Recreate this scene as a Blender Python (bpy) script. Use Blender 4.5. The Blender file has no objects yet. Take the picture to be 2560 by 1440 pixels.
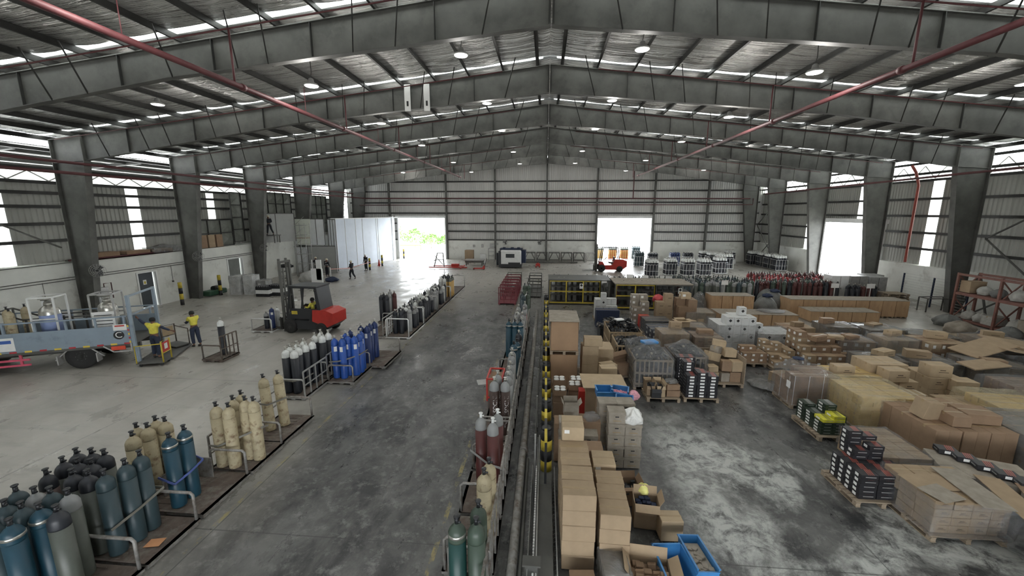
import bpy, math, random
from mathutils import Vector, Matrix
R = math.radians; PI = math.pi
rnd = random.Random(7)
sc = bpy.context.scene; COL = sc.collection
# ---------------------------------------------------------------- camera
cam = bpy.data.cameras.new('camera'); co = bpy.data.objects.new('camera', cam); COL.objects.link(co)
cam.sensor_width = 36; cam.lens = 36*1011/2560; cam.clip_end = 400
CC = Vector((-0.07, 0, 6.0)); PIT = R(10.6); YAW = R(4.74)
co.location = CC; co.rotation_euler = (PI/2-PIT, 0, YAW); sc.camera = co
FW = Vector((-math.sin(YAW)*math.cos(PIT), math.cos(YAW)*math.cos(PIT), -math.sin(PIT)))
RT = Vector((math.cos(YAW), math.sin(YAW), 0)); UP = RT.cross(FW)
def at(px, py, z=0.0):          # where the sight line through a photo pixel meets the level z
    d = FW*1011 + RT*(px-1280) + UP*(720-py); return CC + d*((z-CC.z)/d.z)
# ---------------------------------------------------------------- light
sc.view_settings.view_transform = 'Standard'; sc.view_settings.look = 'None'
sc.view_settings.gamma = 1; sc.view_settings.use_curve_mapping = False
sc.view_settings.exposure = -0.62
w = bpy.data.worlds.new('sky'); sc.world = w; w.use_nodes = True
bg = w.node_tree.nodes['Background']; bg.inputs[0].default_value = (0.93, 0.97, 1.0, 1); bg.inputs[1].default_value = 20.0
LAMP = []           # high bay lamps are placed with the roof
# ---------------------------------------------------------------- materials
def mat(name, col, rough=.6, metal=0, var=.12, vs=3.0, bump=0, bs=30, spec=.5, stretch=(1,1,1), dark=None, dth=(.5,.62), ds=2.0, coord='Object', emit=None, alpha=None, trans=0, coat=0):
    m = bpy.data.materials.new(name); m.use_nodes = True; nt = m.node_tree; N = nt.nodes; L = nt.links
    b = N['Principled BSDF']; b.inputs['Roughness'].default_value = rough; b.inputs['Metallic'].default_value = metal
    b.inputs['Specular IOR Level'].default_value = spec; b.inputs['Coat Weight'].default_value = coat
    tc = N.new('ShaderNodeTexCoord'); mp = N.new('ShaderNodeMapping'); mp.inputs['Scale'].default_value = stretch
    L.new(tc.outputs[coord], mp.inputs[0]); src = mp.outputs[0]
    c = Vector(col)
    n = N.new('ShaderNodeTexNoise'); n.inputs['Scale'].default_value = vs; n.inputs['Detail'].default_value = 5; n.inputs['Roughness'].default_value = .6
    L.new(src, n.inputs[0])
    r = N.new('ShaderNodeValToRGB'); L.new(n.outputs[0], r.inputs[0])
    r.color_ramp.elements[0].position = .3; r.color_ramp.elements[1].position = .7
    r.color_ramp.elements[0].color = (*[max(0, x*(1-var)) for x in c], 1); r.color_ramp.elements[1].color = (*[min(1, x*(1+var)) for x in c], 1)
    out = r.outputs[0]
    if dark:
        n2 = N.new('ShaderNodeTexNoise'); n2.inputs['Scale'].default_value = ds; n2.inputs['Detail'].default_value = 7; n2.inputs['Roughness'].default_value = .65
        L.new(src, n2.inputs[0]); r2 = N.new('ShaderNodeValToRGB'); L.new(n2.outputs[0], r2.inputs[0])
        r2.color_ramp.elements[0].position = dth[0]; r2.color_ramp.elements[1].position = dth[1]
        r2.color_ramp.elements[0].color = (0,0,0,1); r2.color_ramp.elements[1].color = (1,1,1,1)
        mx = N.new('ShaderNodeMix'); mx.data_type = 'RGBA'; L.new(r2.outputs[0], mx.inputs[0]); L.new(out, mx.inputs[6]); mx.inputs[7].default_value = (*dark, 1); out = mx.outputs[2]
    L.new(out, b.inputs['Base Color'])
    if bump:
        nb = N.new('ShaderNodeTexNoise'); nb.inputs['Scale'].default_value = bs; nb.inputs['Detail'].default_value = 3; L.new(src, nb.inputs[0])
        bp = N.new('ShaderNodeBump'); bp.inputs['Strength'].default_value = bump; bp.inputs['Distance'].default_value = .02; L.new(nb.outputs[0], bp.inputs['Height']); L.new(bp.outputs[0], b.inputs['Normal'])
    if emit: b.inputs['Emission Color'].default_value = (*emit[:3], 1); b.inputs['Emission Strength'].default_value = emit[3]
    if trans: b.inputs['Transmission Weight'].default_value = trans
    if alpha is not None: b.inputs['Alpha'].default_value = alpha
    return m
def translucent(name, col, mixf=.5, alpha=1.0):
    m = bpy.data.materials.new(name); m.use_nodes = True; nt = m.node_tree; N = nt.nodes; L = nt.links
    N.remove(N['Principled BSDF']); o = N['Material Output']
    d = N.new('ShaderNodeBsdfDiffuse'); t = N.new('ShaderNodeBsdfTranslucent'); x = N.new('ShaderNodeMixShader'); x.inputs[0].default_value = mixf
    d.inputs[0].default_value = (*col, 1); t.inputs[0].default_value = (*col, 1); L.new(d.outputs[0], x.inputs[1]); L.new(t.outputs[0], x.inputs[2]); L.new(x.outputs[0], o.inputs[0]); return m
def film(name, tint=(.30,.31,.32), cover=.30, scale=6.0, bump=.6):   # clear stretch film: wrinkled, see-through, shiny
    m = bpy.data.materials.new(name); m.use_nodes = True; nt = m.node_tree; N = nt.nodes; L = nt.links
    N.remove(N['Principled BSDF']); o = N['Material Output']
    tr = N.new('ShaderNodeBsdfTransparent'); g = N.new('ShaderNodeBsdfPrincipled'); g.inputs['Base Color'].default_value = (*tint, 1); g.inputs['Roughness'].default_value = .14; g.inputs['Specular IOR Level'].default_value = 1.0
    tc = N.new('ShaderNodeTexCoord'); n = N.new('ShaderNodeTexNoise'); n.inputs['Scale'].default_value = scale*.32; n.inputs['Detail'].default_value = 6; n.inputs['Roughness'].default_value = .62; n.inputs['Distortion'].default_value = 1.2
    L.new(tc.outputs['Object'], n.inputs[0])
    r = N.new('ShaderNodeValToRGB'); r.color_ramp.elements[0].position = .42; r.color_ramp.elements[1].position = .66
    r.color_ramp.elements[0].color = (cover,)*3+(1,); r.color_ramp.elements[1].color = (min(1, cover+.22),)*3+(1,)
    L.new(n.outputs[0], r.inputs[0]); x = N.new('ShaderNodeMixShader'); L.new(r.outputs[0], x.inputs[0]); L.new(tr.outputs[0], x.inputs[1]); L.new(g.outputs[0], x.inputs[2]); L.new(x.outputs[0], o.inputs[0])
    bp = N.new('ShaderNodeBump'); bp.inputs['Strength'].default_value = bump; bp.inputs['Distance'].default_value = .30; L.new(n.outputs[0], bp.inputs['Height']); L.new(bp.outputs[0], g.inputs['Normal'])
    return m
M = {}
def defm():
    a = M
    a['steel'] = mat('dark_steel', (.095,.095,.088), .6, .1, .3, 1.2, dark=(.125,.125,.115), dth=(.5,.62), ds=.7)
    a['purlin'] = mat('purlin_steel', (.04,.04,.038), .5, .3, .25, 2)
    a['galv'] = mat('galvanised_steel', (.42,.42,.41), .45, .5, .15, 6)
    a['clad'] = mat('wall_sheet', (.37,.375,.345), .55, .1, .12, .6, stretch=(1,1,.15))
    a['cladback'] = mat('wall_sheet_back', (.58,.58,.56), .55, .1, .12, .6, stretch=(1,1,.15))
    a['block'] = mat('painted_block', (.72,.73,.69), .8, 0, .08, 1.0, bump=.2, bs=12, dark=(.42,.41,.37), dth=(.56,.75), ds=.9)
    a['redpipe'] = mat('red_pipe', (.095,.027,.03), .6, 0, .15, 5)
    a['orangepipe'] = mat('red_pipe_bright', (.42,.1,.08), .4, 0, .15, 5)
    a['translu'] = translucent('daylight_sheet', (.92,.94,.88), .6)
    a['card'] = mat('cardboard', (.345,.255,.165), .85, 0, .1, 4, stretch=(1,1,1))
    a['card2'] = mat('cardboard_tan', (.43,.33,.215), .85, 0, .08, 4)
    a['card3'] = mat('cardboard_brown', (.27,.18,.115), .85, 0, .12, 4)
    a['cardd'] = mat('cardboard_dusty', (.30,.265,.22), .9, 0, .2, 5)
    a['tape'] = mat('parcel_tape', (.33,.235,.13), .3, 0, .06, 6)
    a['paper'] = mat('white_paper', (.82,.82,.8), .7, 0, .04, 8)
    a['ink'] = mat('black_print', (.02,.02,.02), .6, 0, .05, 8)
    a['wood'] = mat('pallet_wood', (.30,.24,.175), .8, 0, .25, 6, stretch=(1,6,6))
    a['plywood'] = mat('plywood', (.50,.33,.19), .7, 0, .18, 2.5, stretch=(1,1,.3), dark=(.26,.16,.09), dth=(.56,.72), ds=2.5)
    a['black'] = mat('black_plastic', (.018,.019,.022), .45, 0, .3, 6)
    a['rubber'] = mat('rubber', (.02,.02,.02), .8, 0, .2, 10)
    a['white'] = mat('white_paint', (.78,.79,.78), .45, 0, .06, 4)
    a['chrome'] = mat('valve_metal', (.5,.49,.45), .3, .8, .2, 10)
    a['red'] = mat('red_paint', (.50,.04,.03), .4, 0, .12, 4)
    a['yellow'] = mat('yellow_paint', (.55,.43,.05), .5, 0, .15, 5)
    a['rust'] = mat('rusty_steel', (.115,.09,.075), .8, .2, .3, 6, dark=(.20,.185,.165), dth=(.5,.7), ds=4)
    a['tube'] = mat('worn_grey_tube', (.27,.26,.245), .55, .4, .3, 8, dark=(.13,.09,.07), dth=(.5,.7), ds=6)
    a['maroon'] = mat('maroon_paint', (.17,.025,.035), .5, 0, .2, 6)
    a['film'] = film('stretch_film'); a['filmd'] = film('stretch_film_dusty', (.22,.22,.215), .55, 5.0)
    a['filmc'] = film('stretch_film_clear', (.34,.35,.36), .20, 7.0)
    a['bluep'] = mat('blue_plastic', (.05,.24,.55), .35, 0, .1, 5)
    a['navy'] = mat('navy_cloth', (.02,.03,.065), .85, 0, .2, 20)
    a['glass'] = mat('dark_glass', (.03,.035,.04), .05, 0, 0, 3)
defm()
# ---------------------------------------------------------------- mesh builder
class MB:
    def __init__(s): s.v = []; s.f = []; s.m = []; s.s = []
    def add(s, vs, fs, m=0, sm=False, X=None):
        o = len(s.v); s.v += [tuple(X @ Vector(v)) if X is not None else tuple(v) for v in vs]
        for f in fs: s.f.append([i+o for i in f]); s.m.append(m); s.s.append(sm)
        return s
    def box(s, c, d, m=0, X=None, rz=0, bev=0, R3=None):
        x, y, z = d[0]/2, d[1]/2, d[2]/2
        T = Matrix.Translation(c) @ (R3 if R3 is not None else Matrix.Rotation(rz, 4, 'Z'))
        if X is not None: T = X @ T
        if bev:
            b = min(bev, x*.45, y*.45, z*.45); vs = []; fs = []
            for sx in (-1,1):
                for sy in (-1,1):
                    for sz in (-1,1): vs += [(sx*x, sy*(y-b), sz*(z-b)), (sx*(x-b), sy*y, sz*(z-b)), (sx*(x-b), sy*(y-b), sz*z)]
            I = lambda sx, sy, sz, k: (((sx>0)*2+(sy>0))*2+(sz>0))*3+k
            fs = [[I(1,-1,-1,0),I(1,1,-1,0),I(1,1,1,0),I(1,-1,1,0)], [I(-1,-1,-1,0),I(-1,-1,1,0),I(-1,1,1,0),I(-1,1,-1,0)],
                  [I(-1,1,-1,1),I(-1,1,1,1),I(1,1,1,1),I(1,1,-1,1)], [I(-1,-1,-1,1),I(1,-1,-1,1),I(1,-1,1,1),I(-1,-1,1,1)],
                  [I(-1,-1,1,2),I(1,-1,1,2),I(1,1,1,2),I(-1,1,1,2)], [I(-1,-1,-1,2),I(-1,1,-1,2),I(1,1,-1,2),I(1,-1,-1,2)]]
            for sx in (-1,1):
                for sy in (-1,1):
                    fs.append([I(sx,sy,-1,0),I(sx,sy,1,0),I(sx,sy,1,1),I(sx,sy,-1,1)]); fs.append([I(sx,-1,sy,0),I(sx,1,sy,0),I(sx,1,sy,2),I(sx,-1,sy,2)]); fs.append([I(-1,sx,sy,1),I(1,sx,sy,1),I(1,sx,sy,2),I(-1,sx,sy,2)])
                    for sz in (-1,1): fs.append([I(sx,sy,sz,0),I(sx,sy,sz,1),I(sx,sy,sz,2)])
            return s.add(vs, fs, m, False, T)
        vs = [(-x,-y,-z),(x,-y,-z),(x,y,-z),(-x,y,-z),(-x,-y,z),(x,-y,z),(x,y,z),(-x,y,z)]
        return s.add(vs, [[0,3,2,1],[4,5,6,7],[0,1,5,4],[1,2,6,5],[2,3,7,6],[3,0,4,7]], m, False, T)
    def bar(s, a, b, w=.05, h=None, m=0, up=(0,0,1)):       # square bar between two points
        a = Vector(a); b = Vector(b); h = h or w; d = b-a; L = d.length
        if L < 1e-6: return s
        d.normalize(); u = Vector(up)
        if abs(d.dot(u)) > .98: u = Vector((1,0,0))
        x = d.cross(u).normalized(); z = x.cross(d); c = (a+b)/2
        T = Matrix(((x.x,d.x,z.x,c.x),(x.y,d.y,z.y,c.y),(x.z,d.z,z.z,c.z),(0,0,0,1)))
        return s.box((0,0,0), (w,L,h), m, T)
    def tube(s, pts, r=.02, n=8, m=0, cap=True, rad=None):
        pts = [Vector(p) for p in pts]; o = len(s.v); k = len(pts); prev = None
        for i, p in enumerate(pts):
            d = (pts[min(i+1,k-1)]-pts[max(i-1,0)]).normalized()
            if prev is None:
                u = Vector((0,0,1)) if abs(d.z) < .9 else Vector((1,0,0)); x = d.cross(u).normalized()
            else: x = (prev-d*prev.dot(d)).normalized()
            prev = x; y = d.cross(x); rr = rad[i] if rad else r
            for j in range(n):
                t = 2*PI*j/n; s.v.append(tuple(p+(x*math.cos(t)+y*math.sin(t))*rr))
        for i in range(k-1):
            for j in range(n):
                s.f.append([o+i*n+j, o+i*n+(j+1)%n, o+(i+1)*n+(j+1)%n, o+(i+1)*n+j]); s.m.append(m); s.s.append(True)
        if cap:
            s.f.append([o+j for j in range(n)][::-1]); s.m.append(m); s.s.append(False)
            s.f.append([o+(k-1)*n+j for j in range(n)]); s.m.append(m); s.s.append(False)
        return s
    def lathe(s, prof, n=16, m=0, X=None, c=(0,0,0), ms=None):   # prof: (r, z) bottom to top
        o = len(s.v); T = (X if X is not None else Matrix.Identity(4)) @ Matrix.Translation(c)
        for r, z in prof:
            for j in range(n):
                t = 2*PI*j/n; s.v.append(tuple(T @ Vector((r*math.cos(t), r*math.sin(t), z))))
        for i in range(len(prof)-1):
            for j in range(n):
                s.f.append([o+i*n+j, o+i*n+(j+1)%n, o+(i+1)*n+(j+1)%n, o+(i+1)*n+j]); s.m.append(ms[i] if ms else m); s.s.append(True)
        s.f.append([o+j for j in range(n)][::-1]); s.m.append(ms[0] if ms else m); s.s.append(False)
        s.f.append([o+(len(prof)-1)*n+j for j in range(n)]); s.m.append(ms[-1] if ms else m); s.s.append(False)
        return s
    def cyl(s, a, b, r, n=12, m=0): return s.tube([a, b], r, n, m)
    def quad(s, p, m=0): return s.add(p, [list(range(len(p)))], m)
    def prism(s, poly, h0, h1, m=0, axis='z', X=None):     # polygon extruded between h0 and h1 along an axis
        n = len(poly)
        def q(p, h): return {'z': (p[0],p[1],h), 'y': (p[0],h,p[1]), 'x': (h,p[0],p[1])}[axis]
        vs = [q(p,h0) for p in poly]+[q(p,h1) for p in poly]
        fs = [list(range(n))[::-1], list(range(n,2*n))]+[[i,(i+1)%n,n+(i+1)%n,n+i] for i in range(n)]
        return s.add(vs, fs, m, False, X)
    def mesh(s, name, mats):
        me = bpy.data.meshes.new(name); me.from_pydata(s.v, [], s.f)
        for q in (mats if isinstance(mats, (list,tuple)) else [mats]): me.materials.append(M[q] if isinstance(q, str) else q)
        me.polygons.foreach_set('material_index', s.m); me.polygons.foreach_set('use_smooth', s.s); me.update(); return me
    def build(s, name, mats, parent=None, loc=(0,0,0), rz=0): return link(name, s.mesh(name, mats), parent, loc, rz)
def link(name, me, parent=None, loc=(0,0,0), rz=0):
    o = bpy.data.objects.new(name, me); COL.objects.link(o); o.location = loc; o.rotation_euler = (0,0,rz)
    if parent: o.parent = parent
    return o
def tag(o, label, cat, group=None, kind=None):
    o['label'] = label; o['category'] = cat
    if group: o['group'] = group
    if kind: o['kind'] = kind
    return o
def thing(name, label, cat, loc=(0,0,0), rz=0, group=None):
    o = bpy.data.objects.new(name, None); o.empty_display_size = .1; COL.objects.link(o); o.location = loc; o.rotation_euler = (0,0,rz)
    return tag(o, label, cat, group)
def struct(name, mb, mats): o = mb.build(name, mats); o['kind'] = 'structure'; return o
KIDS = {}
def copy_tree(o, parent=None):
    c = o.copy(); COL.objects.link(c); c.parent = parent
    for ch in o.children: copy_tree(ch, c)
    return c
def dup(o, loc, rz=0, label=None, group=None, rot=None):
    c = copy_tree(o); c.location = loc; c.rotation_euler = rot or (0,0,rz)
    if label: c['label'] = label
    if group: c['group'] = group
    return c
ORD = ['','first','second','third','fourth','fifth','sixth','seventh','eighth','ninth','tenth','eleventh','twelfth','thirteenth','fourteenth','fifteenth','sixteenth','seventeenth','eighteenth','nineteenth','twentieth','twenty-first','twenty-second','twenty-third','twenty-fourth','twenty-fifth','twenty-sixth','twenty-seventh','twenty-eighth','twenty-ninth','thirtieth']
# ================================================================ building shell
FY = [12.85+6.636*k for k in range(-3, 6)]      # portal frames along the hall; the gable wall closes it
YB = 52.0; Y0 = -10.0
def zt(x): return 12.42-.113*abs(x)              # top flange line
def zb(x): x = abs(x); return 11.25-.0917*x if x < 12 else 10.15-.14*(x-12)
# floor
m = bpy.data.materials.new('worn_concrete'); m.use_nodes = True; nt = m.node_tree; N = nt.nodes; L = nt.links; b = N['Principled BSDF']
tc = N.new('ShaderNodeTexCoord'); sep = N.new('ShaderNodeSeparateXYZ'); L.new(tc.outputs['Object'], sep.inputs[0])
def noise(scale, stretch=(1,1,1), det=6, rgh=.6, dist=0, rot=0):
    mp = N.new('ShaderNodeMapping'); mp.inputs['Scale'].default_value = stretch; mp.inputs['Rotation'].default_value = (0,0,rot); L.new(tc.outputs['Object'], mp.inputs[0])
    n = N.new('ShaderNodeTexNoise'); n.inputs['Scale'].default_value = scale; n.inputs['Detail'].default_value = det; n.inputs['Roughness'].default_value = rgh; n.inputs['Distortion'].default_value = dist; L.new(mp.outputs[0], n.inputs[0]); return n.outputs[0]
def ramp(src, p0, p1, c0=(0,0,0), c1=(1,1,1)):
    r = N.new('ShaderNodeValToRGB'); r.color_ramp.elements[0].position = p0; r.color_ramp.elements[1].position = p1
    r.color_ramp.elements[0].color = (*c0,1); r.color_ramp.elements[1].color = (*c1,1); L.new(src, r.inputs[0]); return r.outputs[0]
def math_(op, a, b_):
    n = N.new('ShaderNodeMath'); n.operation = op
    for i, v in enumerate((a, b_)):
        if isinstance(v, (int,float)): n.inputs[i].default_value = v
        else: L.new(v, n.inputs[i])
    return n.outputs[0]
def mixc(f, a, b_):
    x = N.new('ShaderNodeMix'); x.data_type = 'RGBA'; x.clamp_factor = True
    for i, v in ((0,f),(6,a),(7,b_)):
        if isinstance(v, tuple): x.inputs[i].default_value = (*v,1)
        elif isinstance(v, (int,float)): x.inputs[i].default_value = v
        else: L.new(v, x.inputs[i])
    return x.outputs[2]
def mrange(src, a, b_, lo=0, hi=1):
    n = N.new('ShaderNodeMapRange'); n.inputs[1].default_value = a; n.inputs[2].default_value = b_; n.inputs[3].default_value = lo; n.inputs[4].default_value = hi; n.clamp = True; L.new(src, n.inputs[0]); return n.outputs[0]
X_, Y_ = sep.outputs[0], sep.outputs[1]
wob = math_('MULTIPLY', math_('SUBTRACT', noise(.25), .5), 5.0); Xw = math_('ADD', X_, wob)
aisle = math_('MINIMUM', mrange(Xw, -8.5, -5.5), mrange(Xw, 12, 9))          # oil and tyre grime of the driving lane
aisle = math_('MULTIPLY', aisle, mrange(Y_, 34, 22))
clean = mixc(ramp(noise(.5, (1,.35,1), 8), .35, .7), (.31,.295,.265), (.46,.44,.40))
clean = mixc(ramp(noise(1.6, (.35,1.6,1), 8, .7, 0, .6), .5, .8), clean, (.24,.23,.205))
dirty = mixc(ramp(noise(.9, (1,.6,1), 9, .72, .4), .40, .62), (.022,.023,.025), (.125,.125,.12))
dirty = mixc(ramp(noise(3.5, (1,1,1), 9, .75), .52, .74), dirty, (.24,.24,.23))
worn = math_('MULTIPLY', ramp(noise(.40, (1,.8,1), 9, .66, .4), .47, .56), ramp(noise(2.6, (1,1,1), 9, .75, .5), .38, .55))                           # bare pale patches where the paint has gone
rp = math_('MULTIPLY', math_('MULTIPLY', mrange(X_, 2.5, 3.3), mrange(Y_, 12.5, 10.0)), worn)
dirty = mixc(rp, dirty, (.43,.44,.42))
colr = mixc(aisle, clean, dirty)
jx = math_('ABSOLUTE', math_('SUBTRACT', math_('FRACT', math_('DIVIDE', math_('ADD', X_, 100.9), 6.1), 0), .5), 0)
jy = math_('ABSOLUTE', math_('SUBTRACT', math_('FRACT', math_('DIVIDE', math_('ADD', Y_, 103.2), 6.636), 0), .5), 0)
joint = math_('LESS_THAN', math_('MINIMUM', jx, jy), .0018)
colr = mixc(math_('MULTIPLY', joint, .7), colr, (.04,.04,.04))
ln = math_('MINIMUM', math_('ABSOLUTE', math_('SUBTRACT', X_, -1.98), 0), math_('ABSOLUTE', math_('SUBTRACT', X_, -6.42), 0))
ln = math_('MULTIPLY', math_('LESS_THAN', ln, .045), math_('MULTIPLY', ramp(noise(3.4, (1,.6,1), 8, .8), .50, .60), mrange(Y_, 30, 26)))
colr = mixc(math_('MULTIPLY', ln, .75), colr, (.33,.27,.09))
L.new(colr, b.inputs['Base Color'])
L.new(mrange(noise(1.1, (1,.5,1), 8, .7), .35, .65, .20, .55), b.inputs['Roughness']); b.inputs['Specular IOR Level'].default_value = .5
bp = N.new('ShaderNodeBump'); bp.inputs['Strength'].default_value = .25; bp.inputs['Distance'].default_value = .01; L.new(noise(9, (1,1,1), 6, .7), bp.inputs['Height']); L.new(bp.outputs[0], b.inputs['Normal'])
M['floor'] = m
fl = MB(); fl.quad([(-27.4,Y0,0),(27.4,Y0,0),(27.4,YB+.2,0),(-27.4,YB+.2,0)]); struct('floor', fl, 'floor')
g = MB(); g.quad([(-120,-60,-.06),(120,-60,-.06),(120,150,-.06),(-120,150,-.06)])
M['yard'] = mat('yard_concrete', (.5,.5,.47), .8, 0, .15, .5); o = struct('floor_outside', g, 'yard')
# foil-lined roof
m = bpy.data.materials.new('roof_foil'); m.use_nodes = True; nt = m.node_tree; N = nt.nodes; L = nt.links; b = N['Principled BSDF']
tc = N.new('ShaderNodeTexCoord')
b.inputs['Metallic'].default_value = .6; b.inputs['Roughness'].default_value = .2
n1 = noise(.5, (1,1,1), 4); L.new(ramp(n1, .3, .7, (.62,.62,.60), (.90,.90,.87)), b.inputs['Base Color'])
h = math_('ADD', math_('MULTIPLY', ramp(noise(1.0, (.28,3.2,1), 5, .6, .5), .44, .60), .55), math_('MULTIPLY', noise(1.0, (.5,7,1), 5, .65, .8), .6)); h = math_('ADD', h, math_('MULTIPLY', noise(7, (.6,1.6,1), 5, .7, .8), .18))
bp = N.new('ShaderNodeBump'); bp.inputs['Strength'].default_value = 1.0; bp.inputs['Distance'].default_value = .22; L.new(h, bp.inputs['Height']); L.new(bp.outputs[0], b.inputs['Normal'])
M['foil'] = m
SKX = .27          # width of the translucent strip just past each frame
for side, nm in ((-1,'ceiling_left'), (1,'ceiling_right')):
    mb = MB(); xs = [0]+[.55+1.55*i for i in range(17)]
    ys = [Y0]; y = Y0
    segs = []
    for k, fy in enumerate(FY+[YB]): segs.append(fy)
    prev = Y0
    for fy in segs:
        if fy <= prev: continue
        segend = fy-SKX-.18 if fy < YB else YB
        nseg = 8
        for i in range(len(xs)-1):
            x0, x1 = xs[i], min(xs[i+1], 26.2)
            if x0 >= 26.2: continue
            o = len(mb.v)
            for a in range(nseg+1):
                yy = prev+(segend-prev)*a/nseg; 
                for c in range(5):
                    t = c/4; x = x0+(x1-x0)*t; sag = .07*math.sin(PI*t)*(.6+.4*math.sin(yy*1.9+i))
                    mb.v.append((side*x, yy, zt(x)+.24-sag))
            for a in range(nseg):
                for c in range(4):
                    q = [o+a*5+c, o+a*5+c+1, o+(a+1)*5+c+1, o+(a+1)*5+c]
                    mb.f.append(q if side < 0 else q[::-1]); mb.m.append(0); mb.s.append(True)
        prev = fy-.10
    struct(nm, mb, 'foil')
# translucent roof sheets beside the frames
for k, fy in enumerate(FY):
    if fy < 5: continue
    for side, nm in ((-1,'left'), (1,'right')):
        mb = MB()
        for i in range(34):
            x0, x1 = .3+i*.755, .3+(i+1)*.755; z = lambda x: zt(x)+.27
            mb.quad([(side*x0,fy-SKX-.2,z(x0)),(side*x1,fy-SKX-.2,z(x1)),(side*x1,fy-.08,z(x1)),(side*x0,fy-.08,z(x0))])
        o = mb.build('trim_%d' % (k*2+(side > 0)), 'translu'); o['kind'] = 'structure'
# outer roof sheet keeps the sky off the foil
mb = MB()
for s in (-1,1):
    prev = Y0-1
    for fy in FY+[YB+1]:
        e = fy-SKX-.2 if fy < YB else YB+1
        q = [(0,prev,12.75),(s*27.2,prev,12.75-.113*27.2),(s*27.2,e,12.75-.113*27.2),(0,e,12.75)]; mb.quad(q); prev = fy-.08
struct('ceiling_outer_sheet', mb, 'galv')
# ridge cap
mb = MB(); mb.box((0,(Y0+YB)/2,12.9),(.9,YB-Y0,.04)); struct('trim_ridge', mb, 'galv')
# corrugated cladding
def corr(p0, p1, z0, z1, pitch=.25, depth=.05, nrm=None, mb=None):
    mb = mb or MB(); p0 = Vector((*p0,0)); p1 = Vector((*p1,0)); d = p1-p0; Ln = d.length; d.normalize(); n = Vector((-d.y,d.x,0))
    k = max(1, int(Ln/pitch)); pts = []
    for i in range(k):
        t = Ln*i/k; q = Ln/k
        pts += [(t,0),(t+q*.35,0),(t+q*.5,depth),(t+q*.85,depth)]
    pts.append((Ln,0)); o = len(mb.v)
    for t, e in pts:
        v = p0+d*t+n*e; mb.v += [(v.x,v.y,z0),(v.x,v.y,z1)]
    for i in range(len(pts)-1):
        mb.f.append([o+2*i,o+2*i+2,o+2*i+3,o+2*i+1]); mb.m.append(0); mb.s.append(False)
    return mb
# gable wall: doors 1 (left) and 2 (right); block plinth
ZP = 2.4; D1 = (-19.3,-13.0); D2 = (6.3,13.0); DH = 5.3
def gable(mb, x0, x1, z0):
    k = max(1, round((x1-x0)/.26)); pts = []
    for i in range(k):
        t = x0+(x1-x0)*i/k; q = (x1-x0)/k; pts += [(t,0),(t+q*.35,0),(t+q*.5,.05),(t+q*.85,.05)]
    pts.append((x1,0)); o = len(mb.v)
    for x, e in pts: mb.v += [(x,YB+e,z0),(x,YB+e,zt(x)+.2)]
    for i in range(len(pts)-1): mb.f.append([o+2*i,o+2*i+2,o+2*i+3,o+2*i+1]); mb.m.append(0); mb.s.append(False)
mb = MB(); gable(mb,-26,D1[0],ZP); gable(mb,D1[0],D1[1],DH); gable(mb,D1[1],D2[0],ZP); gable(mb,D2[0],D2[1],DH); gable(mb,D2[1],26,ZP)
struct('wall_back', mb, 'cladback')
mb = MB()
for x0, x1 in ((-26,D1[0]),(D1[1],D2[0]),(D2[1],26)): mb.box(((x0+x1)/2, YB-.02, ZP/2), (x1-x0, .2, ZP)); mb.box(((x0+x1)/2, YB-.06, ZP), (x1-x0, .3, .06))
struct('wall_back_plinth', mb, 'block')
for i, (x0, x1) in enumerate((D1, D2)):
    mb = MB()
    for x in (x0, x1): mb.box((x, YB-.05, DH/2), (.16,.25,DH))
    mb.box(((x0+x1)/2, YB-.05, DH+.12), (x1-x0+.5,.35,.3)); o = mb.build('door_%d' % (i+1), 'white'); o['kind'] = 'structure'
# left wall: office block front to z 3.35, cladding behind a shelf above it
XL = -25.3; ZL = 3.35; XC = -26.5
DL = [(22.75,24.0,2.25), (30.0,31.6,2.3)]
mb = MB(); y = Y0
for (a, c, hgt) in DL:
    mb.box((XL-.15,(y+a)/2,ZL/2),(.3,a-y,ZL)); mb.box((XL-.15,(a+c)/2,(ZL+hgt)/2),(.3,c-a,ZL-hgt)); y = c
mb.box((XL-.15,(y+YB)/2,ZL/2),(.3,YB-y,ZL)); mb.box((XL-.7,(Y0+YB)/2,ZL-.06),(1.4,YB-Y0,.12))
struct('wall_left', mb, 'block')
def side_wall(nm, X, z0, z1, strips, flip, opens=()):
    mb = MB(); st = MB(); y = Y0
    cuts = sorted([(a, c, 's') for a, c in strips]+[(a, c, 'o') for a, c in opens])
    for a, c, t in cuts:
        if a > y: corr((X,y) if not flip else (X,a), (X,a) if not flip else (X,y), z0, z1, mb=mb)
        if t == 's': corr((X,a) if not flip else (X,c), (X,c) if not flip else (X,a), z0, z1, mb=st)
        else: corr((X,a) if not flip else (X,c), (X,c) if not flip else (X,a), opens[0][2] if len(opens[0]) > 2 else 5.1, z1, mb=mb)
        y = c
    corr((X,y) if not flip else (X,YB), (X,YB) if not flip else (X,y), z0, z1, mb=mb)
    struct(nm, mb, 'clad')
    return st
st = side_wall('wall_left_cladding', XC, ZL, 7.55, [(17.35,18.05),(24.0,24.8),(30.17,30.9)], False); o = st.build('window_1','translu'); o['kind'] = 'structure'
# high daylight band with braces under the eave (both sides)
for s, X, nm, a0 in ((-1, XC, 'window_2', 7.55), (1, 26.0, 'window_3', 8.2)):
    mb = MB(); a = (X,Y0); c = (X,YB)
    corr(a if s < 0 else c, c if s < 0 else a, a0, 8.08 if s < 0 else 9.15, mb=mb); o = mb.build(nm, 'translu'); o['kind'] = 'structure'
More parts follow.
